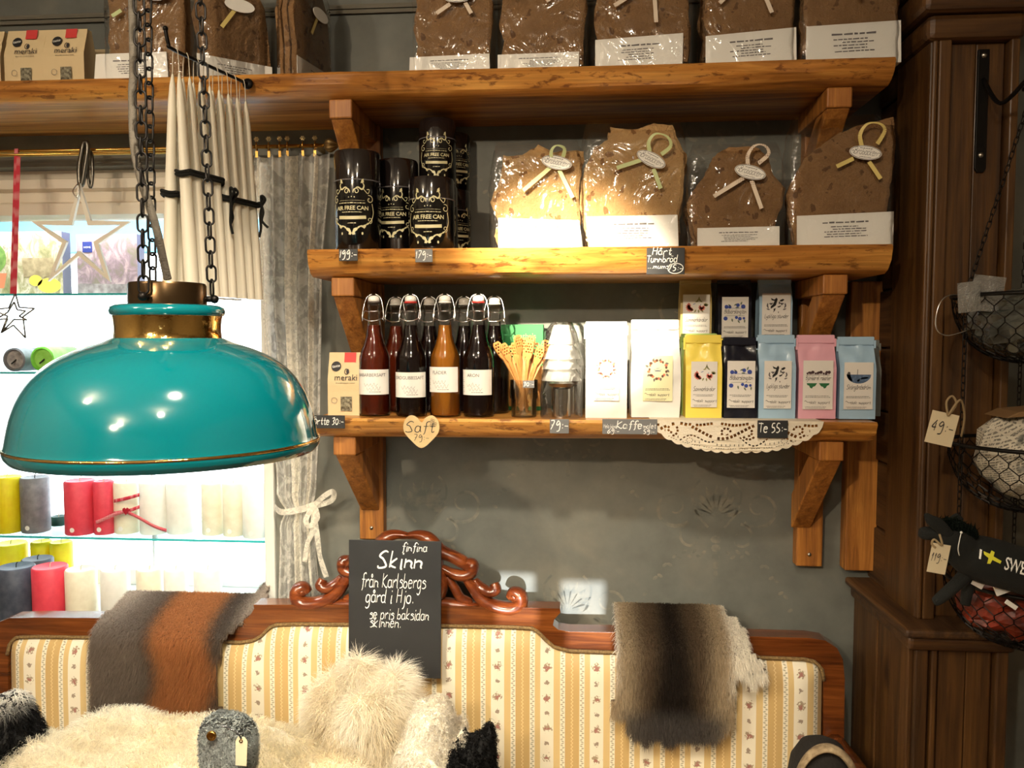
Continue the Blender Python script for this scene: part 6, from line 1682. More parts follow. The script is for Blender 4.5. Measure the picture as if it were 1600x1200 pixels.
def sheer(name, fac, tint, scale, thr):
    m = bpy.data.materials.new(name); m.use_nodes = True; nt = m.node_tree; nt.nodes.clear()
    out = N(nt, 'ShaderNodeOutputMaterial'); tr = N(nt, 'ShaderNodeBsdfTransparent'); df = N(nt, 'ShaderNodeBsdfDiffuse'); tl_ = N(nt, 'ShaderNodeBsdfTranslucent')
    df.inputs[0].default_value = lin(tint); tl_.inputs[0].default_value = lin(tint)
    m1 = N(nt, 'ShaderNodeMixShader'); m1.inputs[0].default_value = 0.40; L(nt, df.outputs[0], m1.inputs[1]); L(nt, tl_.outputs[0], m1.inputs[2])
    n = noise(nt, coords(nt), scale, 4, 0.6, 1.2); n2 = noise(nt, coords(nt), 1400, 1)
    a = ramp(nt, [(thr-0.06, (0, 0, 0, 1)), (thr+0.06, (1, 1, 1, 1))]); L(nt, n.outputs['Fac'], a.inputs[0])
    f = math_(nt, 'MULTIPLY_ADD', a.outputs[0], 0.30, fac)
    m2 = N(nt, 'ShaderNodeMixShader'); L(nt, f, m2.inputs[0]); L(nt, tr.outputs[0], m2.inputs[1]); L(nt, m1.outputs[0], m2.inputs[2]); L(nt, m2.outputs[0], out.inputs[0])
    return m
M_SHEER = sheer('curtain_net', 0.34, (244, 243, 238), 26, 0.52)
M_LBAND = sheer('lace_insert', 0.66, (244, 240, 228), 70, 0.5)
zt_, zbm = cz-0.018, P(460, 1010, CRY).z
ztie = P(460, 795, CRY).z
t = thing('lace_curtain', 'sheer white lace curtain tied back at the right of the window', 'curtain', (P(460, 900, CRY).x, CRY, zbm))
TL = t.location
def edges(v):
    z = zt_+(zbm-zt_)*v
    tz = (zt_-ztie)/(zt_-zbm)
    le = [(0, 393), (0.25, 404), (0.5, 418), (tz-0.03, 432), (tz, 446), (tz+0.04, 436), (1, 430)]
    re = [(0, 518), (0.25, 506), (0.5, 503), (tz-0.05, 498), (tz, 492), (tz+0.06, 496), (1, 512)]
    def ip(tb):
        for i in range(len(tb)-1):
            if tb[i][0] <= v <= tb[i+1][0]:
                k = (v-tb[i][0])/(tb[i+1][0]-tb[i][0]); k = k*k*(3-2*k); return tb[i][1]*(1-k)+tb[i+1][1]*k
        return tb[-1][1]
    py = 240+(1010-240)*v
    return P(ip(le), py, CRY).x, P(ip(re), py, CRY).x, z, tz
def cur(u, v, dy=0.0):
    a, b, z, tz = edges(v); pinch = math.exp(-((v-tz)/0.06)**2)
    fold = (0.016*(1-0.75*pinch))*math.sin(u*2*PI*5.5+1.2*math.sin(v*3)+0.6)+0.006*math.sin(u*2*PI*13+v*4)
    x = a+(b-a)*u
    return (x-TL.x, fold*0.9+dy+0.012*(0.5-u)-0.01*pinch, z-TL.z+(0.006*math.sin(u*2*PI*5.5) if v == 0 else 0))
MB().grid(cur, 110, 70).build('net', M_SHEER, t, True)
for u0, u1 in ((0.42, 0.56), (0.80, 0.86), (0.03, 0.10)):
    MB().grid(lambda u, v, u0=u0, u1=u1: cur(u0+(u1-u0)*u, v, -0.003), 10, 70).build('lace_insert', M_LBAND, t, True)
# tie-back with a bow
def cpp(px, py, dy): p = P(px, py, CRY+dy); return (p.x-TL.x, dy, p.z-TL.z)
def ribbon3(pts, w, name, mat, parent):
    c = catmull(pts, 6); mb = MB(); n = len(c); vs_ = []
    for i in range(n):
        a, b = Vector(c[max(i-1, 0)]), Vector(c[min(i+1, n-1)]); dr = (b-a).normalized(); sd = dr.cross(Vector((0.25*math.sin(i*0.7), 1, 0))).normalized()
        vs_ += [Vector(c[i])+sd*w/2, Vector(c[i])-sd*w/2]
    mb.add(vs_, [(2*i, 2*i+1, 2*i+3, 2*i+2) for i in range(n-1)]); return mb.build(name, mat, parent, True)
ribbon3([cpp(428, 790, 0.02), cpp(440, 800, -0.028), cpp(470, 796, -0.032), cpp(492, 788, -0.024), cpp(498, 783, 0.018)], 0.016, 'tieback', M_LBAND, t)
ribbon3([cpp(490, 790, -0.03), cpp(508, 774, -0.04), cpp(521, 768, -0.034), cpp(518, 782, -0.03), cpp(492, 791, -0.03)], 0.013, 'bow_loop', M_LBAND, t)
ribbon3([cpp(490, 790, -0.03), cpp(478, 812, -0.042), cpp(484, 822, -0.04), cpp(496, 808, -0.036), cpp(492, 791, -0.03)], 0.013, 'bow_loop', M_LBAND, t)
ribbon3([cpp(490, 792, -0.03), cpp(488, 830, -0.034), cpp(480, 850, -0.03), cpp(476, 878, -0.03)], 0.012, 'bow_tail', M_LBAND, t)
ribbon3([cpp(490, 792, -0.03), cpp(496, 840, -0.036), cpp(500, 870, -0.034), cpp(510, 902, -0.03)], 0.013, 'bow_tail', M_LBAND, t)

# ================================================================== hanging stars
STY = 1.885
pts = [(125, 286), (143, 345), (205, 346), (155, 381), (174, 441), (124, 400), (76, 440), (98, 380), (50, 346), (109, 345)]
cen = (126, 372)
t = thing('wooden_star', 'open white wooden star hanging from a metal clip', 'star', P(125, 441, STY))
o3 = [(P(x, y, STY).x-t.location.x, P(x, y, STY).z-t.location.z) for x, y in pts]
i3 = [(P(cen[0]+(x-cen[0])*(0.80 if k % 2 == 0 else 0.72), cen[1]+(y-cen[1])*(0.80 if k % 2 == 0 else 0.72), STY).x-t.location.x, P(cen[0]+(x-cen[0])*(0.80 if k % 2 == 0 else 0.72), cen[1]+(y-cen[1])*(0.80 if k % 2 == 0 else 0.72), STY).z-t.location.z) for k, (x, y) in enumerate(pts)]
fill2d([o3], [i3], 0.004).build('star_frame', pm('whitewashed', (232, 226, 212), 0.6), t, bevel=0.001)
h = lambda px, py, dy=0: (P(px, py, STY).x-t.location.x, dy, P(px, py, STY).z-t.location.z)
MB().tube(catmull([h(121, 288), h(118, 300, -.01), h(125, 310, -.012), h(127, 296, -.008), h(125, 286, -0.004)], 6), 0.0016, 6).build('hanging_wire', M_STEEL, t, True)
q0 = P(132, 300, 1.90)
t = thing('carabiner', 'dark metal clip on the curtain rod holding the white star', 'clip', q0)
h = lambda px, py, dy=0: (P(px, py, 1.905+dy).x-q0.x, 1.905+dy-q0.y, P(px, py, 1.905+dy).z-q0.z)
mt_ = pm('gunmetal', (96, 92, 84), 0.3, 0.9)
MB().tube(catmull([h(125, 288), h(124, 262), h(128, 238), h(131, 224), h(136, 223), h(137, 236), h(133, 262), h(129, 286)], 5, True), 0.0058, 8, closed=True).build('clip_body', mt_, t, True)
MB().tube(catmull([h(140, 290, .01), h(137, 268, .012), h(138, 240, .015), h(143, 240, .015), h(145, 268, .012), h(143, 290, .01)], 5, True), 0.0038, 8, closed=True).build('clip_gate', mt_, t, True)
MB().bb(-0.012, 0.004, -0.004, 0.004, 0.108, 0.128).xf(None, (0.004, 0.012, 0)).build('clip_top', M_STEEL, t, bevel=0.002)
# red spotted ribbon with two nested metal stars
RY_ = 1.90
q0 = P(20, 525, RY_)
t = thing('metal_star', 'nested silver wire stars hanging on a red spotted ribbon', 'star', q0)
h = lambda px, py, dy=0: (P(px, py, RY_).x-q0.x, dy, P(px, py, RY_).z-q0.z)
def wire_star(pts, name):
    mb = MB()
    for i in range(len(pts)):
        a, b = h(*pts[i]), h(*pts[(i+1) % len(pts)]); mb.tube([(a[0], 0, a[2]), (b[0], 0, b[2])], 0.0021, 6)
    mb.build(name, pm('silver_sheet', (120, 120, 116), 0.35, 0.8), t, True)
wire_star([(24, 458), (30, 480), (54, 482), (36, 495), (40, 528), (21, 508), (2, 520), (12, 494), (-12, 484), (14, 481)], 'outer_star')
wire_star([(22, 472), (27, 484), (40, 486), (30, 494), (42, 500), (22, 499), (4, 518), (12, 498), (-8, 500), (12, 488)], 'inner_star')
for dx in (0, 7):
    a, b = (13+dx*0.9, 228+dx*2), (20+dx*0.45, 459)
    m = MB(); A_, B_ = h(*a, 0.03), h(*b); m.add([(A_[0]-0.005, 0.028-0.006*dx/7, A_[2]), (A_[0]+0.005, 0.028-0.006*dx/7, A_[2]), (B_[0]+0.006, -0.002, B_[2]), (B_[0]-0.006, -0.002, B_[2])], [(0, 3, 2, 1)])
    o = m.build('ribbon', M_RIB['red'], t); sd = o.modifiers.new('thickness', 'SOLIDIFY'); sd.thickness = 0.0008

# ================================================================== goods in the display window
GY0, GY1 = 2.135, 2.36
M_GEDGE = pm('glass_edge_teal', (60, 190, 196), 0.2)
GZ = []
for k, (py, px, lab) in enumerate(((458, 150, 'glass shelf holding the picture boxes in the window'), (581, 30, 'glass shelf holding the lying candles in the window'), (841, 200, 'glass shelf holding the upper row of pillar candles'))):
    z = P(px, py, GY0).z; GZ.append(z)
    x1 = WX1-0.002 if k != 1 else P(75, 580, GY0).x
    t = thing('glass_shelf', lab, 'shelf', (WX0, GY0, z-0.006), 0, 'glass shelves in the window')
    MB().bb(0.001, x1-WX0, 0.002, GY1-GY0, 0, 0.006).build('pane', film('shelf_glass', (236, 250, 248), 0.02, 0.02) if k == 0 else MATS['shelf_glass'], t)
    MB().bb(0.001, x1-WX0, 0, 0.002, 0, 0.006).build('polished_edge', M_GEDGE, t)
def pic_box(x0, x1, ytop, Y, label, kind):
    a, b = P(x0, 458, Y), P(x1, 458, Y); z0 = GZ[0]+0.0005; hgt = P((x0+x1)/2, ytop, Y).z-z0; w = b.x-a.x
    t = thing('picture_box', label, 'box', ((a.x+b.x)/2, Y+0.02, z0))
    MB().bb(-w/2, w/2, -0.02, 0.02, 0, hgt).build('carton', pm('carton_edge', (70, 66, 84), 0.5), t, bevel=0.001)
    m_, nt, b_ = newmat('box_print_'+kind)
    if kind == 'garden': stops = [(0.3, lin((120, 126, 84))), (0.45, lin((168, 164, 124))), (0.58, lin((214, 208, 184))), (0.7, lin((104, 96, 78)))]
    else: stops = [(0.3, lin((122, 128, 92))), (0.48, lin((150, 132, 140))), (0.62, lin((196, 176, 176))), (0.75, lin((110, 104, 112)))]
    n = noise(nt, coords(nt, (1, 1, 0.6)), 34, 5, 0.65, 0.8); r = ramp(nt, stops); L(nt, n.outputs['Fac'], r.inputs[0]); L(nt, r.outputs[0], b_.inputs['Base Color']); b_.inputs['Roughness'].default_value = 0.35
    y = -0.0206
    def fl(loop, mat, name, yy=y):
        m = MB(); flat(m, loop, yy); m.build(name, mat, face)
    face = MB().bb(-w/2, w/2, -0.0206, -0.0201, 0, hgt).build('printed_face', m_, t)
    y = -0.0210
    if kind == 'garden':
        fl([(w*.04, hgt*.28), (w*.38, hgt*.28), (w*.40, hgt*.58), (w*.02, hgt*.58)], pm('print_crate', (186, 172, 134), 0.5, var=((150, 138, 104), 60)), 'crate_print', y)
        fl([(-w*.42, hgt*.10), (-w*.20, hgt*.10), (-w*.16, hgt*.34), (-w*.46, hgt*.34)], pm('print_terracotta', (222, 136, 96), 0.5), 'pot_print', y)
        fl(ell2d((-w*.34, hgt*.58), w*.18, hgt*.26, 14), pm('print_herb', (128, 164, 84), 0.5, var=((90, 130, 60), 50)), 'herb_print', y)
        fl(ell2d((w*.18, hgt*.22), w*.08, hgt*.09, 14), pm('print_duck', (236, 214, 90), 0.5), 'duck_print', y-0.0003)
        fl(ell2d((w*.34, hgt*.14), w*.14, hgt*.12, 14), MATS['print_duck'], 'duck_print', y-0.0003)
    else:
        fl([(-w*.5, 0.001), (w*.5, 0.001), (w*.5, hgt*.16), (-w*.5, hgt*.18)], pm('print_greyware', (176, 170, 168), 0.4, var=((120, 114, 112), 40)), 'bowl_print', y)
        lbo = [(-w*.40, hgt*.70), (-w*.24, hgt*.70), (-w*.24, hgt*.88), (-w*.40, hgt*.88)]
        fl(lbo, pm('label_blue', (38, 56, 130), 0.5), 'blue_label', y-0.0002)
        m = type2d('HOME', 0.0075, 0).xf(None, (-w*.32, y-0.0006, hgt*.77)); m.build('lettering', M_CHALK, face)
    return t
pic_box(-32, 99, 362, 2.19, 'picture box with garden print of pot, herbs and yellow ducks', 'garden')
pic_box(122, 216, 366, 2.19, 'picture box with lavender print and small blue label', 'lavender')

def waxm(name, col, v): return pm(name, col, 0.5, var=(v, 40), bumpy=(60, 0.1))
WAX = {'yellow': waxm('wax_yellow', (246, 228, 20), (240, 214, 12)), 'grey': waxm('wax_grey', (108, 106, 112), (134, 132, 136)), 'slate': waxm('wax_slate', (58, 66, 82), (82, 88, 102)),
       'pink': waxm('wax_pink', (232, 74, 92), (220, 60, 80)), 'cream': waxm('wax_cream', (240, 234, 212), (230, 222, 198)), 'white': waxm('wax_white', (242, 242, 236), (234, 234, 228)), 'green': waxm('wax_green', (118, 206, 58), (140, 220, 84)), 'teal': waxm('wax_dark_green', (8, 74, 66), (6, 60, 54))}
M_WICK = pm('wick', (44, 40, 36), 0.9)
def pillar(x0, x1, ytop, Y, zb, mat, label, grp, sticker=True, slant=False):
    a, b = P(x0, 800, Y), P(x1, 800, Y); r = (b.x-a.x)/2*0.98; h = P((x0+x1)/2, ytop, Y).z-zb
    t = thing('pillar_candle', label, 'candle', ((a.x+b.x)/2, Y, zb), 0, grp)
    MB().lathe([(0, 0), (r-0.002, 0), (r, 0.003), (r, h-0.004), (r-0.003, h), (r*0.6, h-0.002), (0, h-0.004)], 28).build('wax', WAX[mat], t, 50)
    MB().tube(catmull([(0, 0, h-0.006), (0.001, 0, h+0.006), (0.006, -0.002, h+0.011)], 4), 0.0013, 5).build('wick', M_WICK if mat in ('grey', 'slate') else M_LACE, t, True)
    if sticker:
        m = MB(); flat(m, ell2d((0, 0.017), 0.007, 0.007, 14)); wrapcyl(m, r+0.0006); m.build('sticker', M_WHITE, t)
    return t
g1, g2 = 'pillar candles on the glass shelf', 'pillar candles on the window sill'
Z3 = GZ[2]+0.0005; CYF = 2.185
pillar(-6, 33, 744, CYF, Z3, 'yellow', 'bright yellow pillar candle on the glass shelf, far left', g1, False)
pillar(36, 76, 745, CYF+0.01, Z3, 'grey', 'pale grey pillar candle beside the yellow one', g1)
pillar(80, 103, 806, 2.27, Z3, 'teal', 'short dark green candle left of the pink pair', g1, False)
pillar(104, 148, 750, CYF, Z3, 'pink', 'pink pillar candle, left of the pink pair', g1)
pillar(148, 178, 751, CYF, Z3, 'pink', 'pink pillar candle with ribbon end lying across it', g1)
rib = pillar(180, 217, 752, CYF+0.02, Z3, 'cream', 'cream pillar candle tied with red spotted ribbon', g1)
pillar(220, 262, 752, CYF+0.02, Z3, 'white', 'white pillar candle right of the ribboned one', g1, False)
pillar(262, 302, 753, CYF+0.03, Z3, 'white', 'white pillar candle in the middle of the glass shelf', g1, False)
pillar(316, 349, 754, CYF+0.02, Z3, 'cream', 'cream pillar candle third from the curtain', g1)
pillar(349, 381, 754, CYF+0.01, Z3, 'cream', 'cream pillar candle second from the curtain', g1)
pillar(380, 419, 753, CYF, Z3, 'white', 'white pillar candle beside the lace curtain', g1)
# red ribbon and bow on the cream candle
rr = None
zc_ = GZ[2]
xr_ = rib.location.x; rr = 0.034
for k, (pts_, nm) in enumerate((([(178, 783), (200, 778), (218, 773)], 'ribbon_band'), ([(178, 802), (200, 798), (218, 792)], 'ribbon_band'), ([(196, 799), (176, 805), (158, 813), (150, 816)], 'ribbon_tail'), ([(198, 800), (215, 808), (240, 822), (260, 829)], 'ribbon_tail'))):
    yy = 2.158 if k < 2 else 2.145
    c_ = [(P(x, y, yy).x-rib.location.x, yy-rib.location.y-(0.006*math.sin(PI*i/(len(pts_)-1)) if k < 2 else 0.0), P(x, y, yy).z-rib.location.z) for i, (x, y) in enumerate(pts_)]
    m = MB(); c2 = catmull(c_, 5)
    m.add([(x, y, z+s_*0.005) for x, y, z in c2 for s_ in (1, -1)], [(2*i, 2*i+1, 2*i+3, 2*i+2) for i in range(len(c2)-1)]); o = m.build(nm, M_RIB['red'], rib, True); sd = o.modifiers.new('thickness', 'SOLIDIFY'); sd.thickness = 0.0008
q_ = P(197, 798, 2.142); hs = 0.010
MB().prism([(0, -hs*1.2), (hs*.9, 0), (hs*.9, hs*.6), (hs*.4, hs*.9), (0, hs*.5), (-hs*.4, hs*.9), (-hs*.9, hs*.6), (-hs*.9, 0)], -0.003, 0).xf(None, (q_.x-rib.location.x, q_.y-rib.location.y, q_.z-rib.location.z)).build('felt_heart', pm('felt_red', (170, 20, 44), 0.9), rib)
Z4 = WZ0+0.0005
pillar(-4, 48, 884, 2.09, Z4, 'slate', 'dark slate blue pillar candle behind the sofa, far left', g2, False)
pillar(34, 78, 872, 2.20, Z4, 'slate', 'dark slate candle half hidden behind the pink one', g2, False)
pillar(50, 100, 884, 2.09, Z4, 'pink', 'pink pillar candle on the sill behind the sofa', g2, False)
pillar(101, 146, 888, 2.09, Z4, 'cream', 'cream pillar candle on the sill beside the pink one', g2, False)
pillar(-8, 38, 848, 2.31, Z4, 'yellow', 'yellow pillar candle at the back left of the sill', g2, False)
pillar(48, 78, 845, 2.33, Z4, 'yellow', 'yellow pillar candle at the back, left of a touching pair', g2, False)
pillar(78, 110, 846, 2.33, Z4, 'yellow', 'yellow pillar candle at the back, right of a touching pair', g2, False)
for a_, b_, w_ in ((156, 198, 'first right of the cream one'), (212, 250, 'second right of the cream one'), (255, 290, 'third right of the cream one'), (302, 343, 'nearest the lace curtain')):
    pillar(a_, b_, 888, 2.10, Z4, 'white' if a_ != 212 else 'cream', 'ivory pillar candle on the sill, '+w_, g2, False)
# two lying candles, ends towards us
for (px, rpx, mat, lab) in ((25, 21, 'grey', 'grey candle lying on its side on the small glass shelf'), (69, 22, 'green', 'green candle lying on its side beside the grey one')):
    p = P(px, 562, 2.15); r = rpx*2.15/1244*0.93; z = GZ[1]+r+0.0005
    t = thing('lying_candle', lab, 'candle', (p.x, 2.14, GZ[1]+0.0005), 0, 'candles lying on the glass shelf')
    R3 = rotm(-PI/2, 0, 0)
    MB().lathe([(0, 0.012), (r*0.72, 0.008), (r*0.86, 0.0), (r, 0.002), (r, 0.13), (0, 0.13)], 28).xf(R3, (0, 0, r)).build('wax', WAX[mat], t, 50)
    MB().tube([(0, 0.012, r), (-0.004, -0.004, r-0.012)], 0.0022, 5).build('wick', M_WICK, t, True)
    MB().lathe([(0, 0.0105), (r*0.74, 0.0068)], 24).xf(R3, (0, 0, r)).build('hollow', pm('wax_pale_%s' % mat, (186, 184, 184) if mat == 'grey' else (150, 224, 90), 0.5, var=((120, 118, 122) if mat == 'grey' else (170, 236, 120), 50)), t)
# ================================================================== three hanging wire baskets on the right
BX, BY = 0.845, 1.545
rims = [P(1600, 462, BY).z, P(1600, 694, BY).z, P(1600, 905, BY).z]
RB = 0.135; DBK = 0.125
hb = thing('hanging_basket', 'three-tier black wire basket hanging on chains by the cupboard', 'basket', (BX, BY, rims[2]-DBK))
OZ = rims[2]-DBK
def bowl(theta, t, r=RB, dp=DBK):
    a = t*PI/2
    return Vector((r*math.cos(a)**0.8*math.cos(theta) if a < PI/2 else 0, r*math.cos(a)**0.8*math.sin(theta) if a < PI/2 else 0, -dp*math.sin(a)))
def hexnet():
    mb = MB(); nu, nv = 26, 9; done = set()
    def pt(i, j):
        t = min(0.985, j/nv); return bowl(2*PI*(i/nu), t)
    for j in range(nv):
        for i in range(nu):
            off = 0.5 if j % 2 else 0.0
            a = pt(i+off, j+0.0); b = pt(i+off, j+0.36)            # upright twist
            c = pt(i+off-0.5, j+1.0); e = pt(i+off+0.5, j+1.0)
            for p, q in ((a, b), (b, c), (b, e)): mb.tube([p, q], 0.0012, 3, cap=False)
    return mb
net_me = hexnet().mesh('wire_net', M_IRON)
rim_me = MB().tube([(RB*math.cos(a), RB*math.sin(a), 0) for a in [2*PI*i/40 for i in range(40)]], 0.0038, 8, closed=True).mesh('rim', M_IRON, True)
for z in rims:
    r = bpy.data.objects.new('basket_rim', rim_me); COL.objects.link(r); r.parent = hb; r.location = (0, 0, z-OZ)
    o = bpy.data.objects.new('wire_net', net_me); COL.objects.link(o); o.parent = r
cl2 = []
for i in range(14):
    a = 2*PI*i/14; x = 0.0036*math.cos(a); z = 0.0036*math.sin(a)+0.0045*(1 if math.sin(a) >= 0 else -1); cl2.append((x, 0, z))
cl_me = MB().tube(cl2, 0.0010, 5, closed=True).mesh('basket_chain_link', M_IRON, True)
HT = top                                              # tip of the hook arm (set with the hook plate)
HT = Vector((0.835, 1.555, 2.060))
for a in (math.radians(190), math.radians(310), math.radians(70)):
    e = Vector((RB*math.cos(a), RB*math.sin(a), 0))
    chain(e+Vector((0, 0, rims[0]-OZ)), HT-Vector((BX, BY, OZ)), hb, cl_me, 0.0135)
    for i in (0, 1):
        if i == 1 and a > 4: continue
        chain(e+Vector((0, 0, rims[i+1]-OZ)), e+Vector((0, 0, rims[i]-OZ)), hb, cl_me, 0.0135)
MB().tube([(0.014*math.cos(a)+HT.x-BX, HT.y-BY, HT.z-OZ+0.004+0.014*math.sin(a)) for a in [2*PI*i/20 for i in range(20)]], 0.0022, 6, closed=True).build('top_ring', M_IRON, hb, True)
MB().tube([(HT.x-BX-RB*0.99+0.0, 0.0, 0)]+[(0, 0, 0)], 0.001, 3) if False else None
# side wire handle loop on the top basket
def bp(px, py, Y): p = P(px, py, Y); return (p.x-BX, p.y-BY, p.z-OZ)
MB().tube(catmull([bp(1500, 461, 1.50), bp(1481, 462, 1.49), bp(1468, 475, 1.485), bp(1462, 500, 1.485), bp(1466, 518, 1.485), bp(1482, 524, 1.49), bp(1512, 516, 1.50)], 6), 0.0012, 6).build('wire_handle', M_STEEL, hb, True)

# contents: each bundle a lump lying in its basket
def lump(name, label, cat, c, rad, mat, seed, amp=0.22, grp=None, fr=14):
    t = MB().sphere((0, 0, 0), (1, 1, 1), 26, 16)
    t.map(lambda x, y, z: tuple(Vector((x*rad[0], y*rad[1], z*rad[2]))*(1+amp*mnoise.noise((x*fr*rad[0]*7+seed, y*fr*rad[1]*7, z*fr*rad[2]*7)))))
    return tag(t.build(name, mat, None, False, loc=c), label, cat, grp)
M_PACK = pm('dark_foil_pack', (52, 54, 50), 0.18, coat=0.7, var=((88, 90, 84), 18), bumpy=(40, 0.9))
lump('foil_bundle', 'glossy dark foil packets filling the top basket', 'packets', (BX, BY, rims[0]-0.050), (0.112, 0.110, 0.062), M_PACK, 3, 0.25)
# clear sachets standing in the top basket
for k, (x0, x1, y0, y1, tl_) in enumerate(((1498, 1535, 440, 470, -0.12), (1516, 1568, 430, 468, 0.12))):
    a, b = P(x0, y1, 1.49), P(x1, y0, 1.49); w, hh = b.x-a.x, b.z-a.z+0.02
    t = thing('clear_sachet', 'clear plastic sachet standing in the top basket, '+('left one' if k == 0 else 'larger right one'), 'sachet', ((a.x+b.x)/2, 1.49+0.01*k, a.z-0.02), 0, 'clear sachets in the top basket')
    R_ = rotm(0.1, tl_, 0)
    MB().grid(lambda u, v: ((u-.5)*w, -0.006*math.sin(PI*u)*math.sin(PI*min(v+.1, 1)), v*hh), 8, 8).xf(R_).build('front_film', film('sachet_film', (222, 226, 224), 0.16, 0.1, 0.8, 40, veil=0.16) if k == 0 else MATS['sachet_film'], t, True)
    MB().grid(lambda u, v: ((u-.5)*w, 0.006*math.sin(PI*u)*math.sin(PI*min(v+.1, 1)), v*hh), 8, 8).xf(R_).build('back_film', MATS['sachet_film'], t, True)
    MB().bb(-w/2, w/2, -0.0006, 0.0006, hh*0.52, hh*0.56).xf(R_).build('seal_line', MATS['sachet_film'], t)
# newspaper parcel in the middle basket
m_, nt, b_ = newmat('newsprint')
v = coords(nt, (1, 1, 1)); mp = v.node; mp.inputs['Rotation'].default_value = (0, math.radians(35), 0)
sep = N(nt, 'ShaderNodeSeparateXYZ'); L(nt, v, sep.inputs[0])
row = math_(nt, 'LESS_THAN', math_(nt, 'FRACT', math_(nt, 'MULTIPLY', sep.outputs['Z'], 1/0.0042)), 0.5)
colm = math_(nt, 'GREATER_THAN', math_(nt, 'FRACT', math_(nt, 'MULTIPLY', sep.outputs['X'], 1/0.034)), 0.12)
wn = noise(nt, coords(nt, (260, 260, 60)), 1.0, 1)
txt = math_(nt, 'MULTIPLY', math_(nt, 'MULTIPLY', row, colm), math_(nt, 'GREATER_THAN', wn.outputs['Fac'], 0.45))
pn = noise(nt, coords(nt), 13, 3); pic = ramp(nt, [(0.56, (0, 0, 0, 1)), (0.60, (1, 1, 1, 1))]); L(nt, pn.outputs['Fac'], pic.inputs[0])
pn2 = noise(nt, coords(nt), 60, 3); pr = ramp(nt, [(0.4, lin((40, 42, 40))), (0.65, lin((150, 150, 142)))]); L(nt, pn2.outputs['Fac'], pr.inputs[0])
base = mixc(nt, math_(nt, 'MULTIPLY', txt, 0.75), lin((206, 200, 184)), lin((60, 58, 56)))
L(nt, mixc(nt, pic.outputs[0], base, pr.outputs[0]), b_.inputs['Base Color']); b_.inputs['Roughness'].default_value = 0.7
o = MB().sphere((0, 0, 0), (1, 1, 1), 14, 9); o.map(lambda x, y, z: tuple(Vector((x*0.098, y*0.098, z*0.085))*(1+0.16*mnoise.noise((x*2.2+5, y*2.2, z*2.2)))))
tag(o.build('newspaper_parcel', m_, None, False, loc=(BX+0.006, BY, rims[1]-0.022)), 'parcel wrapped in printed newspaper in the middle basket', 'parcel')
o = MB(); o.prism([(-0.075, 0.0), (0.09, 0.012), (0.09, 0.026), (-0.05, 0.012)], -0.02, 0.06)
tag(o.build('kraft_sheet', M_KRAFTD, None, bevel=0.002, loc=(BX+0.01, BY-0.02, rims[1]+0.052)), 'brown paper edge on top of the newspaper parcel', 'paper')
# dark side plate of the basket's front
M_RED2 = pm('orange_red_wrap', (150, 52, 26), 0.4, var=((70, 26, 16), 22), bumpy=(40, 0.6))
lump('wrapped_goods', 'orange red wrapped sweets filling the lowest basket', 'sweets', (BX, BY, rims[2]-0.045), (0.110, 0.108, 0.060), M_RED2, 9, 0.25)
for k, (px, py, w, h, rz) in enumerate(((1528, 912, 0.020, 0.012, 0.5), (1566, 920, 0.026, 0.018, -0.4), (1580, 945, 0.022, 0.008, 0.6))):
    p = P(px, py, BY-0.135); o = MB().box((0, 0, 0), (w, 0.003, h), rotm(0, rz, 0)).build('paper_label', M_WHITE, None, bevel=0.0008, loc=p)
    tag(o, 'small white paper label at the lowest basket, '+['left', 'largest', 'right'][k]+' of three', 'label', 'paper labels at the lowest basket')
# price tags on string
def string_tag(px0, py0, w, h, tilt, txt, Y, label, loop, hsz):
    p = P(px0, py0, Y); t = thing('hang_tag', label, 'price tag', p)
    R_ = rotm(0, tilt, 0)
    c = MB().prism([(-w/2, -h), (w/2, -h), (w/2, 0), (-w/2, 0)], -0.001, 0).xf(R_).build('card', pm('tag_card', (214, 200, 168), 0.75), t)
    m = hand2d(txt, hsz, 0.15, 0.10); xs_ = [v[0] for v in m.v]; k_ = min(1, 0.8*w/(max(xs_)-min(xs_))); md_ = (max(xs_)+min(xs_))/2
    m.map(lambda x, y, z: ((x-md_)*k_, y, z)).xf(None, (0, -0.0016, -h*0.60)).xf(R_); m.build('lettering', M_INK, c)
    MB().tube(catmull([(P(x, y, Y+dy).x-p.x, dy, P(x, y, Y+dy).z-p.z) for x, y, dy in loop], 6), 0.0020, 6).build('twine', pm('jute_twine', (150, 130, 96), 0.9), t, True)
string_tag(1478, 645, 0.047, 0.058, 0.22, '49:-', 1.46, 'cream price tag reading 49 on twine at the middle basket', [(1481, 648, -.003), (1479, 628, -.004), (1488, 619, 0), (1494, 632, 0.0), (1481, 650, -.004), (1500, 625, 0), (1507, 650, .02), (1502, 682, .04)], 0.021)
string_tag(1471, 850, 0.030, 0.050, 0.16, '119:-', 1.365, 'cream price tag reading 119 hanging from the toy moose', [(1462, 856, -.003), (1456, 850, 0), (1460, 843, .0), (1472, 852, -.003), (1468, 835, .01)], 0.0155)

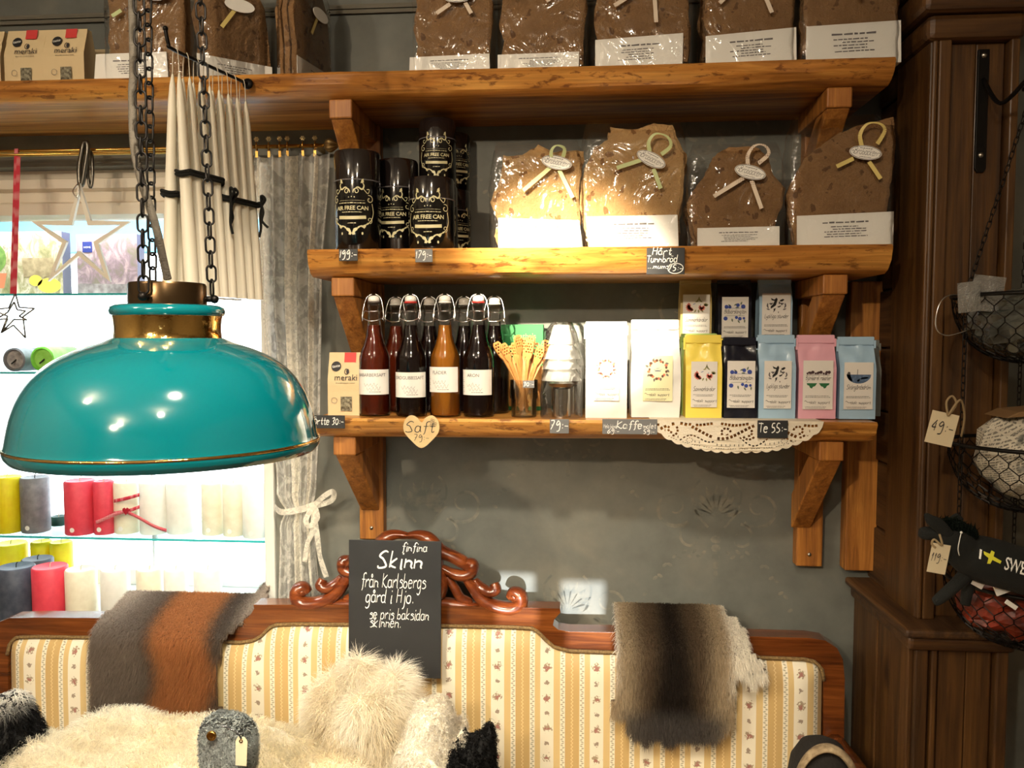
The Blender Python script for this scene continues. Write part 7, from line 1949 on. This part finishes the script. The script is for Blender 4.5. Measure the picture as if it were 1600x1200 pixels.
# ---- black fabric toy moose lying over the lowest basket
MY = 1.405
q0 = P(1540, 935, MY)
ms = thing('toy_moose', 'black stuffed fabric moose with a Sweden motto on its side', 'toy', q0)
def mp_(px, py, dy=0.0): p = P(px, py, MY+dy); return Vector((p.x-q0.x, dy, p.z-q0.z))
M_PLUSH = pm('black_jersey', (20, 22, 20), 0.95, bumpy=(700, 0.3))
def loft(sec, name, n=18, cap=True):
    """sections (px, py, half-height px, half-depth m, dy): an elliptical body along them"""
    S = catmull([tuple(s) for s in sec], 5); mb = MB(); m = len(S); vs_ = []
    for i in range(m):
        a, b = S[max(i-1, 0)], S[min(i+1, m-1)]; tx, tz = b[0]-a[0], -(b[1]-a[1]); l = math.hypot(tx, tz) or 1; nx, nz = -tz/l, tx/l
        c = mp_(S[i][0], S[i][1], S[i][4]); hh = S[i][2]*MY/1244.0
        for k in range(n):
            q = 2*PI*k/n; vs_.append(c+Vector((nx*math.cos(q)*hh, math.sin(q)*S[i][3], nz*math.cos(q)*hh)))
    fs = [(i*n+k, i*n+(k+1) % n, (i+1)*n+(k+1) % n, (i+1)*n+k) for i in range(m-1) for k in range(n)]
    fs += [tuple(range(n))[::-1], tuple((m-1)*n+k for k in range(n))]
    mb.add(vs_, fs); return mb
body = loft([(1437, 832, 7, 0.006, 0), (1445, 833, 10, 0.012, 0), (1462, 834, 11, 0.016, 0), (1476, 842, 21, 0.022, 0), (1494, 850, 27, 0.024, 0), (1506, 862, 28, 0.026, 0), (1520, 869, 34, 0.034, 0), (1550, 878, 36, 0.038, 0), (1590, 890, 35, 0.040, 0), (1640, 906, 33, 0.036, 0), (1668, 914, 18, 0.02, 0)], 'body')
body.build('body', M_PLUSH, ms, True, recalc=True)
for nm, sec in (('leg', [(1512, 894, 11, 0.012, 0.0), (1495, 912, 9.5, 0.011, -0.008), (1476, 929, 9, 0.010, -0.008), (1462, 940, 7, 0.008, -0.006), (1459, 942, 3, 0.003, -0.006)]), ('leg', [(1628, 925, 11, 0.012, 0.02), (1622, 960, 9, 0.010, 0.01), (1618, 985, 8, 0.009, 0.01)]), ('leg', [(1520, 893, 10, 0.012, 0.03), (1512, 920, 9, 0.010, 0.03), (1508, 945, 7, 0.008, 0.03)])):
    loft(sec, nm).build(nm, M_PLUSH, ms, True, recalc=True)
for nm, sec in (('antler', [(1484, 838, 8, 0.007, -0.012), (1468, 822, 10, 0.006, -0.016), (1454, 812, 8, 0.005, -0.018), (1446, 803, 3, 0.003, -0.018)]), ('antler', [(1496, 836, 9, 0.007, 0.012), (1492, 818, 12, 0.006, 0.016), (1500, 806, 7, 0.005, 0.018)])):
    loft(sec, nm, 12).build(nm, M_PLUSH, ms, True, recalc=True)
q, nn = sample_mb(loft([(1464, 822, 9, 0.012, 0), (1490, 822, 12, 0.016, 0), (1520, 836, 10, 0.016, 0)], 'm'), 2600)
fur('mane', q, nn, 0.014, M_FUR, ms, np.tile(srgb((20, 30, 24)), (len(q), 1)), 0.0012, (0, 0, 0.3), 0.5)
# motto in white felt, yellow cross-shaped map, following the belly curve
from mathutils.bvhtree import BVHTree
bvh = BVHTree.FromPolygons([Vector(p) for p in body.v], body.f)
def onbody(mb, name, mat, off=0.0012):
    vs_ = []
    for p in mb.v:
        hit = bvh.ray_cast(Vector((p[0], -0.2, p[2])), Vector((0, 1, 0)))
        y = hit[0].y if hit[0] else -0.03
        vs_.append((p[0], y-off, p[2]))
    mb.v = vs_; return mb.build(name, mat, ms)
sl_ = math.radians(-15)
def put(mb, px, py): c = mp_(px, py); return mb.xf(rotm(0, -sl_, 0), (c.x, 0, c.z))
onbody(put(type2d('I', 0.022, 0, 'CENTER', 0.0002), 1516, 865), 'lettering', M_CHALK)
onbody(put(type2d('SWEDEN', 0.030, 0, 'LEFT', 0.0003, 0.95).map(lambda x, y, z: (x*0.58, y, z)), 1549, 879), 'lettering', M_CHALK)
yc_ = MB(); k_ = 0.0012
flat(yc_, [(x*k_, z*k_) for x, z in ((-10, 5), (-2, 4), (0, 9), (4, 8), (3, 2), (14, -1), (13, -5), (2, -3), (1, -9), (-3, -10), (-3, -2), (-9, 1))])
onbody(put(yc_, 1532, 862), 'map_motif', pm('felt_yellow', (226, 222, 60), 0.8))
MB().tube(catmull([mp_(1502, 832, -0.03), mp_(1499, 845, -0.034), mp_(1497, 858, -0.034), mp_(1499, 868, -0.03)], 5), 0.0008, 5).build('cord', M_CHALK, ms, True)
MB().sphere(mp_(1502, 832, -0.031), 0.0022, 8, 6).build('cord_bead', M_CHALK, ms, True)
